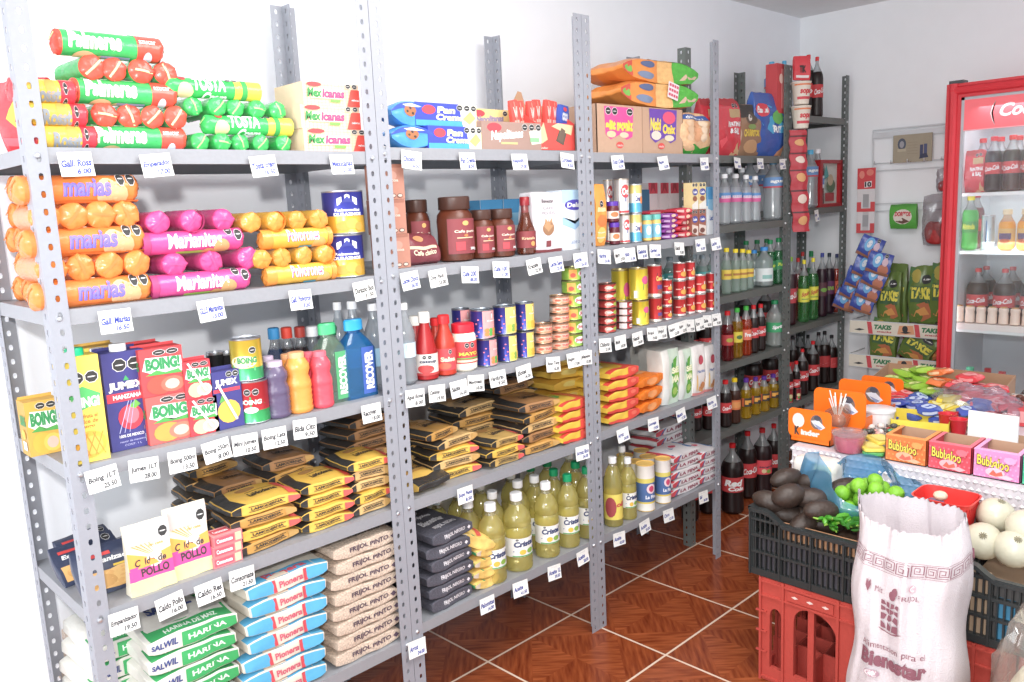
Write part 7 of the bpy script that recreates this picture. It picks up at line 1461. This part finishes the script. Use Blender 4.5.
kB = MB(); kB.box(-CW/2+.012, -CW/2+.015, CD/2-.10, CD/2-.03, .02, .20, 'c8a888'); kB.box(-CW/2+.012, -CW/2+.015, -CD/2+.02, CD/2-.1, .02, .19, '504c4c'); kB.box(-CW/2+.02, CW/2-.02, -CD/2+.02, CD/2-.02, .12, .124, 'b89878')  # wide dark sheet stands for shade behind the lattice, beside the kraft flap
kB.box(-CW/2+.009, -CW/2+.011, CD/2-.16, CD/2-.12, .02, .14, '2c8cb8')
crate(CW, CD, BH, bs_, be_, bb_, 'black plastic produce crate full of white onions', (cx0, yB, RZ0+.0), [('liner_and_shade_sheet', kB.mesh('liner_and_shade_sheet', 0))])
# red bottle crates underneath
RM = 'b4463c:matte'
def archpanel(w, h, wins, th=.016):
    """solid panel with arched openings; wins [(x0, x1, z0, z1, arch 0/1/-1)]"""
    mb = MB(); cuts = sorted(set([-w/2, w/2]+[x for q in wins for x in q[:2]]))
    for xa, xb in zip(cuts, cuts[1:]):
        q = [q for q in wins if q[0] <= xa+1e-6 and q[1] >= xb-1e-6]
        if not q: mb.box(xa, xb, -th/2, th/2, 0, h, RM); continue
        q = q[0]; mb.box(xa, xb, -th/2, th/2, 0, q[2], RM)
        n = 12; W_ = q[1]-q[0]; ar = q[5]
        for k in range(n):
            a, b2 = xa+(xb-xa)*k/n, xa+(xb-xa)*(k+1)/n
            def top(x):
                u = (x-q[0])/W_
                v = {0: 1-(2*u-1)**2, 1: 1-(1-u)**2 if u < 1 else 1, -1: 1-u**2}[q[4]]
                return q[3]-ar*(1-math.sqrt(max(0, v)))
            za, zb = top(a), top(b2)
            vs = [(x, y, z) for y in (-th/2, th/2) for x, z in ((a, za), (b2, zb), (b2, h), (a, h))]
            mb.add(vs, [(0, 1, 2, 3), (7, 6, 5, 4), (0, 4, 5, 1)], RM)
    for x in (-w/2+.004, -w*.26, w*.26, w/2-.004): mb.box(x-.004, x+.004, -th, -th/2, 0, h, RM)
    for z in (h-.06, h-.012, .012): mb.box(-w/2, w/2, -th*.85, -th/2, z-.003, z+.003, RM)
    for s in (-1, 1):
        for z in (.10, .17, .24): mb.box(s*w*.48-.018, s*w*.48+.018, -th*.95, -th/2, z, z+.005, RM)
    mb.box(-.075, .075, -th*.8, -th/2, h-.052, h-.02, RM)
    for x in (-.05, 0, .05): mb.add([(x-.012, -th*.82, h-.036), (x, -th*.82, h-.041), (x+.012, -th*.82, h-.036), (x, -th*.82, h-.031)], [(0, 1, 2, 3)], 'f0d8d0')
    return mb.mesh('side_panel', 30)
RW, RD_, RHh = .34, .345, .358
rs = archpanel(RD_, RHh, [(-RD_*.40, -RD_*.28, .05, .26, 0, .03), (-RD_*.16, -.008, .05, .29, 1, .05), (.012, RD_*.26, .05, .29, -1, .09)])
re_ = archpanel(RW, RHh, [(-RW*.38, -RW*.14, .05, .28, 0, .05), (RW*.14, RW*.38, .05, .28, 0, .05)])
rbm = MB(); rbm.box(-RW/2, RW/2, -RD_/2, RD_/2, 0, .01, RM)
for i in range(1, 4): rbm.box(-RW/2+RW*i/4-.003, -RW/2+RW*i/4+.003, -RD_/2, RD_/2, .01, .11, RM); rbm.box(-RW/2, RW/2, -RD_/2+RD_*i/4-.003, -RD_/2+RD_*i/4+.003, .01, .11, RM)
rbm = rbm.mesh('base', 0)
for k in range(3):
    crate(RW, RD_, RHh, rs, re_, rbm, ('faded red bottle crate on the floor under the avocado crate', 'red bottle crate behind the white sack', 'dark red bottle crate under the onion crate')[k], (1.815+RW/2+.012, -.60-RD_/2-k*(RD_+.03), 0), name='bottle_crate')
# avocados
AZ = RZ0+BH
def avo(sd):
    mb = MB(); 
    def f(d): return (1-.16*max(0, d.x)**1.5)*(1+.05*noise.noise(d*3+Vector((sd, 0, 0)))+.012*noise.noise(d*14))
    mb.ball((0, 0, 0), (.062, .034, .034), '382c26:skin', 18, 12, f)
    mb.ball((.045, 0, 0), .005, '8c6a50', 6, 5); return mb.mesh('avocado', 80)
AV = [avo(i) for i in range(4)]
spots = [(778, 497, .10, .9, 0), (800, 505, .0, .2, 1), (815, 500, .0, .7, 2), (835, 497, .02, 1.2, 3), (815, 483, .07, .1, 0), (838, 480, .08, .3, 1), (795, 487, .06, .6, 2), (828, 513, -.01, .2, 3), (846, 503, .0, 1.4, 0), (806, 513, -.02, .5, 2), (790, 507, -.01, 1.1, 3), (840, 510, -.01, .5, 1), (822, 490, .045, 2.2, 2), (812, 478, .08, .4, 3), (800, 496, .03, 1.9, 0), (785, 486, .03, 2.6, 1), (772, 488, .05, .4, 2), (820, 506, .03, 2.9, 0), (790, 478, .09, .5, 3), (768, 496, .03, 1.7, 1), (830, 470, .1, .2, 2)]
for k, (px, py, dz_, rz, v) in enumerate(spots):
    z = AZ+dz_*.75; q = ray(px, py, 2, z); 
    s = 1.0 if k else 1.12
    inst(('avocado', AV[v], [], 'avocado'), (max(1.87, min(q.x, 2.15)), min(q.y, -.60), z), 'dark rough skinned avocado heaped in the black crate', None, 'avocados in the black crate', -.9+.35*math.sin(rz*3), (s*(.85 if k == 0 else 1), s, s), ry=RND.uniform(-.3, .3))
settle(('avocado', ''), .074, (1.872, -.79, AZ-.03), (2.12, -.61, AZ+.14), 1.0)
ch = []
for i in range(3):
    mb = MB(); n = 8; mb.tube([(-.035+.07*t/n, .006*math.sin(t*.5+i), .003*math.sin(t*.7)) for t in range(n+1)], [.003]+[.0085-.0006*t for t in range(1, n)]+[.0015], ('3c8424:plas', '52982c:plas', '306c20:plas')[i], 8)
    st_ = MB().tube([(-.035, 0, 0), (-.048, .003, .004)], [.0035, .0015], '88b048:plas', 6); ch.append((mb.mesh('green_chili'), st_.mesh('stem')))
for k in range(46):
    px = 826+RND.random()*56; py = 512+RND.random()*16+(px-826)*.12; z = AZ-.02+.007*(k % 5); q = ray(px, py-4, 2, z); c, s_ = ch[k % 3]
    inst(('green_chili', c, [('stem', s_, [])], 'chili'), (max(1.86, q.x), q.y, z), 'slim green chili lying in the crate corner beside the avocados', None, 'green chilies in the crate', RND.random()*6.28, 1.1, ry=RND.uniform(-.3, .3))
# blue bag of limes
LC = ray(868, 488, 2, AZ+.03); LCx, LCy, LCz = 2.04, Yat(872, 2.04, AZ+.05), AZ-.03
bag = MB()
def bagf(u, v, o=0):
    a = 2*PI*u; w = 1+.10*math.sin(5*a)+.06*math.sin(11*a+1); k = .55+.5*math.sin(min(1, v*1.15)*PI/2)
    rim = max(0, v-.75)/.25; R_ = .118*k*w*(1-.12*rim)-o
    z = .115*v**1.3*(1-.55*max(0, math.cos(a+2.36)))+rim*.02*math.sin(3*a+.5)+.02*rim*max(0, math.cos(a-.9))+.05*rim*max(0, math.cos(a-2.1))**4
    p = Vector((R_*math.cos(a)*.95, R_*math.sin(a)*1.45, z)); p += noise.noise_vector(p*16)*.012; p.z = max(p.z, .002); return p
bag.grid(lambda a, b: bagf(a, b), 60, 20, '78c0ee:thick')
inst(('plastic_bag', bag.mesh('plastic_bag', 180), [], 'plastic bag'), (LCx, LCy, LCz), 'open translucent blue plastic bag of limes on the crate', None, None, 0, (1.12, 1.22, 1.1))
lm = MB().ball((0, 0, 0), (.026, .024, .024), '7cb834:skin', 14, 10, lambda d: 1+.02*noise.noise(d*12)+.08*max(0, abs(d.x)-.9)).mesh('lime')
for k in range(22):
    lay_ = 0 if k < 8 else (1 if k < 15 else 2); a = k*2.4; r_ = (.02+.062*((k*.618) % 1))*(1-.25*lay_)
    inst(('lime', lm, [], 'lime'), (LCx+r_*math.cos(a), LCy+r_*1.3*math.sin(a), LCz+.055+lay_*.038), 'bright green lime among others inside the blue bag', None, 'limes in the blue bag', a, 1, rx=a, ry=.4*k)
settle(('lime', ''), .0515, (LCx-.055, LCy-.075, LCz+.035), (LCx+.06, LCy+.075, LCz+.2))
# red basket
bk = MB()
def bkf(u, v, s=1):
    a = 2*PI*u; e = .36; c, sn = math.cos(a), math.sin(a); k = (abs(c)**5+abs(sn)**5)**(-1/5)
    return ((.075+.022*v)*c*k*s, (.055+.02*v)*sn*k*s, .085*v)
bk.grid(lambda a, b: bkf(a, b), 48, 3, 'e43c38:plas'); bk.grid(lambda a, b: bkf(1-a, b, .97), 48, 3, 'e43c38:plas')
bk.grid(lambda a, b: (lambda p: (p[0]*(1+.06*b), p[1]*(1+.06*b), .085))(bkf(a, 1)), 48, 1, 'f0504a:plas'); bk.add([bkf(i/24, 0) for i in range(24)], [tuple(range(24))], 'c83430:plas')
for i in range(40): p = [bkf((i+.5)/40, v, 1.01) for v in (.08, .85)]; bk.tube(p, .0016, 'c02c2c:plas', 4)
q = ray(941, 498, 2, AZ+.045); bx_, by_ = 2.03, Yat(941, 1.99, AZ+.05)
inst(('plastic_basket', bk.mesh('plastic_basket', 30), [], 'basket'), (bx_, by_, AZ-.01), 'small red plastic basket wedged between lime bag and onions', None, None, PI/2, (.82, .9, 1.25))
inst(('garlic', MB().ball((0, 0, 0), (.02, .02, .014), 'd8c8b0:skin', 12, 8).mesh('garlic'), [], 'garlic'), (bx_-.02, by_+.01, AZ+.098), 'papery garlic bulb on the rim of the red basket')
# onions
def onion(sd):
    mb = MB(); mb.ball((0, 0, 0), (.05, .05, .046), 'd6d2ba:film', 20, 14, lambda d: 1+.012*noise.noise(d*4+Vector((sd, 0, 0)))+.10*max(0, d.z-.93)*8); return mb.mesh('onion', 80)
ON = [onion(0), onion(3)]
root_ = MB()
for i in range(10): a = i*.63; root_.tube([(0, 0, .047), (.006*math.cos(a), .006*math.sin(a), .05), (.010*math.cos(a), .010*math.sin(a), .049)], .0012, '8c8468', 4)
rootm = root_.mesh('roots')
for k, (px, py, dz_, rx, ry) in enumerate(((996, 515, .05, .3, -.2), (983, 541, .0, .2, -.9), (1014, 549, .0, .3, -.6), (1026, 528, .05, .2, -.5), (1032, 507, .04, .1, -.2), (1042, 552, .0, .1, -.4), (1010, 500, .0, .1, 0), (1048, 530, .02, 0, 0))):
    z = AZ+dz_; q = ray(px, py, 2, z); s = 1.05
    inst(('onion', ON[k % 2], [('roots', rootm, [])], 'onion'), (max(1.885, q.x), q.y, z), 'large white onion in the black crate, %s' % ('with green speck below' if k == 1 else 'topmost behind', 'x', 'front of the crate', 'stacked on the front ones', 'at the back', 'far front', 'hidden rear', 'deep rear')[k if k != 1 else 1].replace('x', 'beside the sack') if k else 'large white onion in the black crate, highest one behind the sack', None, 'white onions', 0, s, rx=rx, ry=ry)
# ================================================================ white woven sack
SX, SYc = 1.655, (Yat(852, 1.53, .6)+Yat(975, 1.53, .6))/2+.045; SW = abs(Yat(852, 1.53, .5)-Yat(975, 1.53, .5)); SHt = .775
class Sack(Surf):
    n = 26
    def rim(s, a):   # height along the rim: peak at the far corner, dip at the front
        return SHt-.01-.04*max(0, math.cos(a+PI/2))**.7*1.0+.035*math.exp(-((a-(-PI+.28))/.35)**2)+.02*math.exp(-((a+.1)/.4)**2)
    def p(s, face, u, v):
        a = (u-.5)*2*PI-PI/2; c, sn = math.cos(a), math.sin(a); e = 3.4-1.2*v; k = (abs(c)**e+abs(sn)**e)**(-1/e)
        bul = .90+.03*math.sin(PI*v)
        wx = SW/2*bul*(1+.02*math.sin(v*9)); wy = .125*(1-.32*v**4)*(.9+.1*math.sin(PI*min(1, v*1.05)))
        aa = a if a > -PI else a+2*PI
        top = s.rim(-((u-.5)*2*PI)-PI/2 if False else (a if a >= -PI else a+2*PI))
        P = Vector((wx*c*k, wy*sn*k, top*v))
        f = .014*v*(1-.3*v)
        P.y += f*math.sin(c*9+v*5)*(1 if sn < 0 else -1)*.8+.008*noise.noise(Vector((c*3, v*5, 1)))+.007*noise.noise(Vector((c*9, v*3, 5)))
        P.x += .008*math.sin(v*17+sn*2)*abs(c)
        if v > .985: P.y += .003*math.sin(u*260); P.z += .003*math.sin(u*300)
        return P
sf = Sack(); sk = MB()
sk.grid(lambda a, b: sf.p('F', a, b), 240, 90, 'd2cace:cloth')
def inner(a, b):
    p = Vector(sf.p('F', 1-a, 1-b*.22)); p.x *= .985-.03*b; p.y *= (.96-.1*b); return p
sk.grid(inner, 120, 8, 'd4ccd0:cloth'); sk.add([(0, 0, .62)]+[inner(i/40, 1) for i in range(40)], [(0, 1+i, 1+(i+1) % 40) for i in range(40)], 'd0c8cc:cloth')
sk.add([sf.p('F', i/40, 0) for i in range(40)], [tuple(range(40))], 'd2cace:cloth')
PU = '8a4a5c'; its = []
u0, u1 = .30, .72   # visible front
ns = 14
for i in range(ns):
    a = .25+.5*i/ns; w_ = .5/ns; s_ = (i % 2)
    for q in ((0, 0, .92, .05), (0, .0, .06, 1), (.86, .2, .92, 1), (0, .94, .86, 1), (.2, .2, .92, .26) , (.2, .2, .26, .76), (.2, .72, .7, .78), (.64, .4, .7, .76), (.38, .4, .68, .46)):
        x0, y0, x1, y1 = q
        if s_: y0, y1 = 1-y1, 1-y0
        its.append(('r', 'F', a+w_*x0, .735+.048*y0, a+w_*x1, .735+.048*y1, PU))
its += [('r', 'F', .25, .727, .75, .7285, PU), ('r', 'F', .25, .7885, .75, .79, PU),
    # maize and bean emblems with words
    ('p', 'F', .375, .615, .41, .68, PU, [(.5, 0), (1, .5), (.9, .9), (.55, .6), (.5, 1), (.35, .6), (.05, .9), (0, .4)]), ('t', 'F', .425, .625, .468, .652, PU, 'Maiz', .1, .0),
    ('e', 'F', .50, .612, .532, .655, PU), ('e', 'F', .512, .632, .54, .672, PU), ('t', 'F', .548, .622, .628, .648, PU, 'FRIJOL', 0, .0),
    ('e', 'F', .575, .662, .61, .697, 'c8a0ac'), ('e', 'F', .579, .666, .606, .693, 'f1eaec'),
    ('t', 'F', .372, .365, .665, .402, PU, 'Alimentacion para el', 0, .0), ('t', 'F', .370, .288, .68, .362, PU, 'Bienestar', 0, .05), ('e', 'F', .40, .235, .47, .27, 'b890a0'), ('e', 'F', .405, .238, .465, .267, 'f1eaec'),
    # field emblem
    ]
def EM(x0, y0, x1, y1, q): return ('p', 'F', x0, y0, x1, y1, PU, q)
ex0, ey0, ew, eh = .465, .475, .088, .125
def cell(a, b, c, d, q=((0, 0), (1, 0), (1, 1), (0, 1))): return EM(ex0+ew*a, ey0+eh*b, ex0+ew*c, ey0+eh*d, q)
its += [cell(0, .84, .30, 1, ((0, 0), (1, .2), (.6, 1), (0, 1))), cell(.28, .80, .52, 1, ((.1, .2), (.9, 0), (.8, 1), (.1, 1))), cell(.52, .80, .76, 1, ((.1, 0), (.9, .3), (.9, 1), (.2, 1))), cell(.76, .84, 1, 1, ((0, .3), (1, 0), (1, 1), (.4, 1))),
    cell(0, .62, .26, .80, ((0, 0), (1, .3), (1, .8), (0, 1))), cell(.29, .58, .50, .78, ((0, .5), (1, 0), (1, 1), (0, .9))), cell(.53, .58, .74, .78, ((0, 0), (1, .5), (1, .9), (0, 1))), cell(.77, .62, 1, .80, ((0, .3), (1, 0), (1, 1), (0, .8))),
    cell(0, .30, .34, .56, ((0, 0), (.6, .2), (1, .9), (.5, 1), (0, .9))), cell(.36, .32, .66, .56, ((0, .2), (.5, 0), (1, .4), (.8, 1), (.3, 1))), cell(.68, .30, 1, .58, ((0, .4), (1, 0), (1, .9), (.4, 1))),
    cell(0, .02, .30, .26, ((0, 0), (1, 0), (.7, .7), (0, 1))), cell(.32, 0, .62, .28, ((.1, 0), (.9, 0), (1, .6), (.3, 1))), cell(.65, 0, 1, .28, ((0, 0), (1, 0), (1, 1), (.1, .8)))]
its += [cell(-.12, -.10, .3, -.02, ((0, 1), (.2, 1), (1, .4), (1, 0), (.5, .2))), cell(.3, -.12, .7, -.03, ((0, .5), (1, .5), (1, .1), (0, .1))), cell(.7, -.10, 1.15, .02, ((0, .3), (.9, 1), (1, 1), (.5, .2), (0, 0)))]
mv = lambda v: .875-(.76-v)*.80
mu = lambda u_, v_: u_ if v_ > .725 else .5+math.atan(-.60+(u_-.37)/.31*1.26)/(2*PI)
its = [((t_[0], t_[1], mu(t_[2], t_[3]), mv(t_[3]), mu(t_[4], t_[3]), mv(t_[5]))+t_[6:]) for t_ in its]
deco(sk, sf, its, .0036, .00001)
inst(('woven_sack', sk.mesh('woven_sack', 180), [], 'sack'), (SX, SYc, 0), 'tall open white woven sack with purple lettering in front of the crates', None, None, -PI/2, 1)
# knotted clear bag at the frame edge
kb2 = MB(); kb2.ball((0, 0, .30), (.12, .11, .30), 'f0ece4:wrap', 30, 22, lambda d: (1+.22*noise.noise(d*2.5)+.10*noise.noise(d*7))*(1-.25*max(0, d.z)))
kb2i = MB(); kb2i.ball((0, 0, .2), (.095, .09, .2), 'f2dfc8:skin', 18, 12)
y = Yat(1038, 1.62, .4); inst(('grain_bag', kb2.mesh('grain_bag'), [('grain', kb2i.mesh('grain'), [])], 'plastic bag'), (1.66, y, 0), 'translucent bag of pale grain standing beside the white sack', None, None, 0, (1, 1, 1.12))
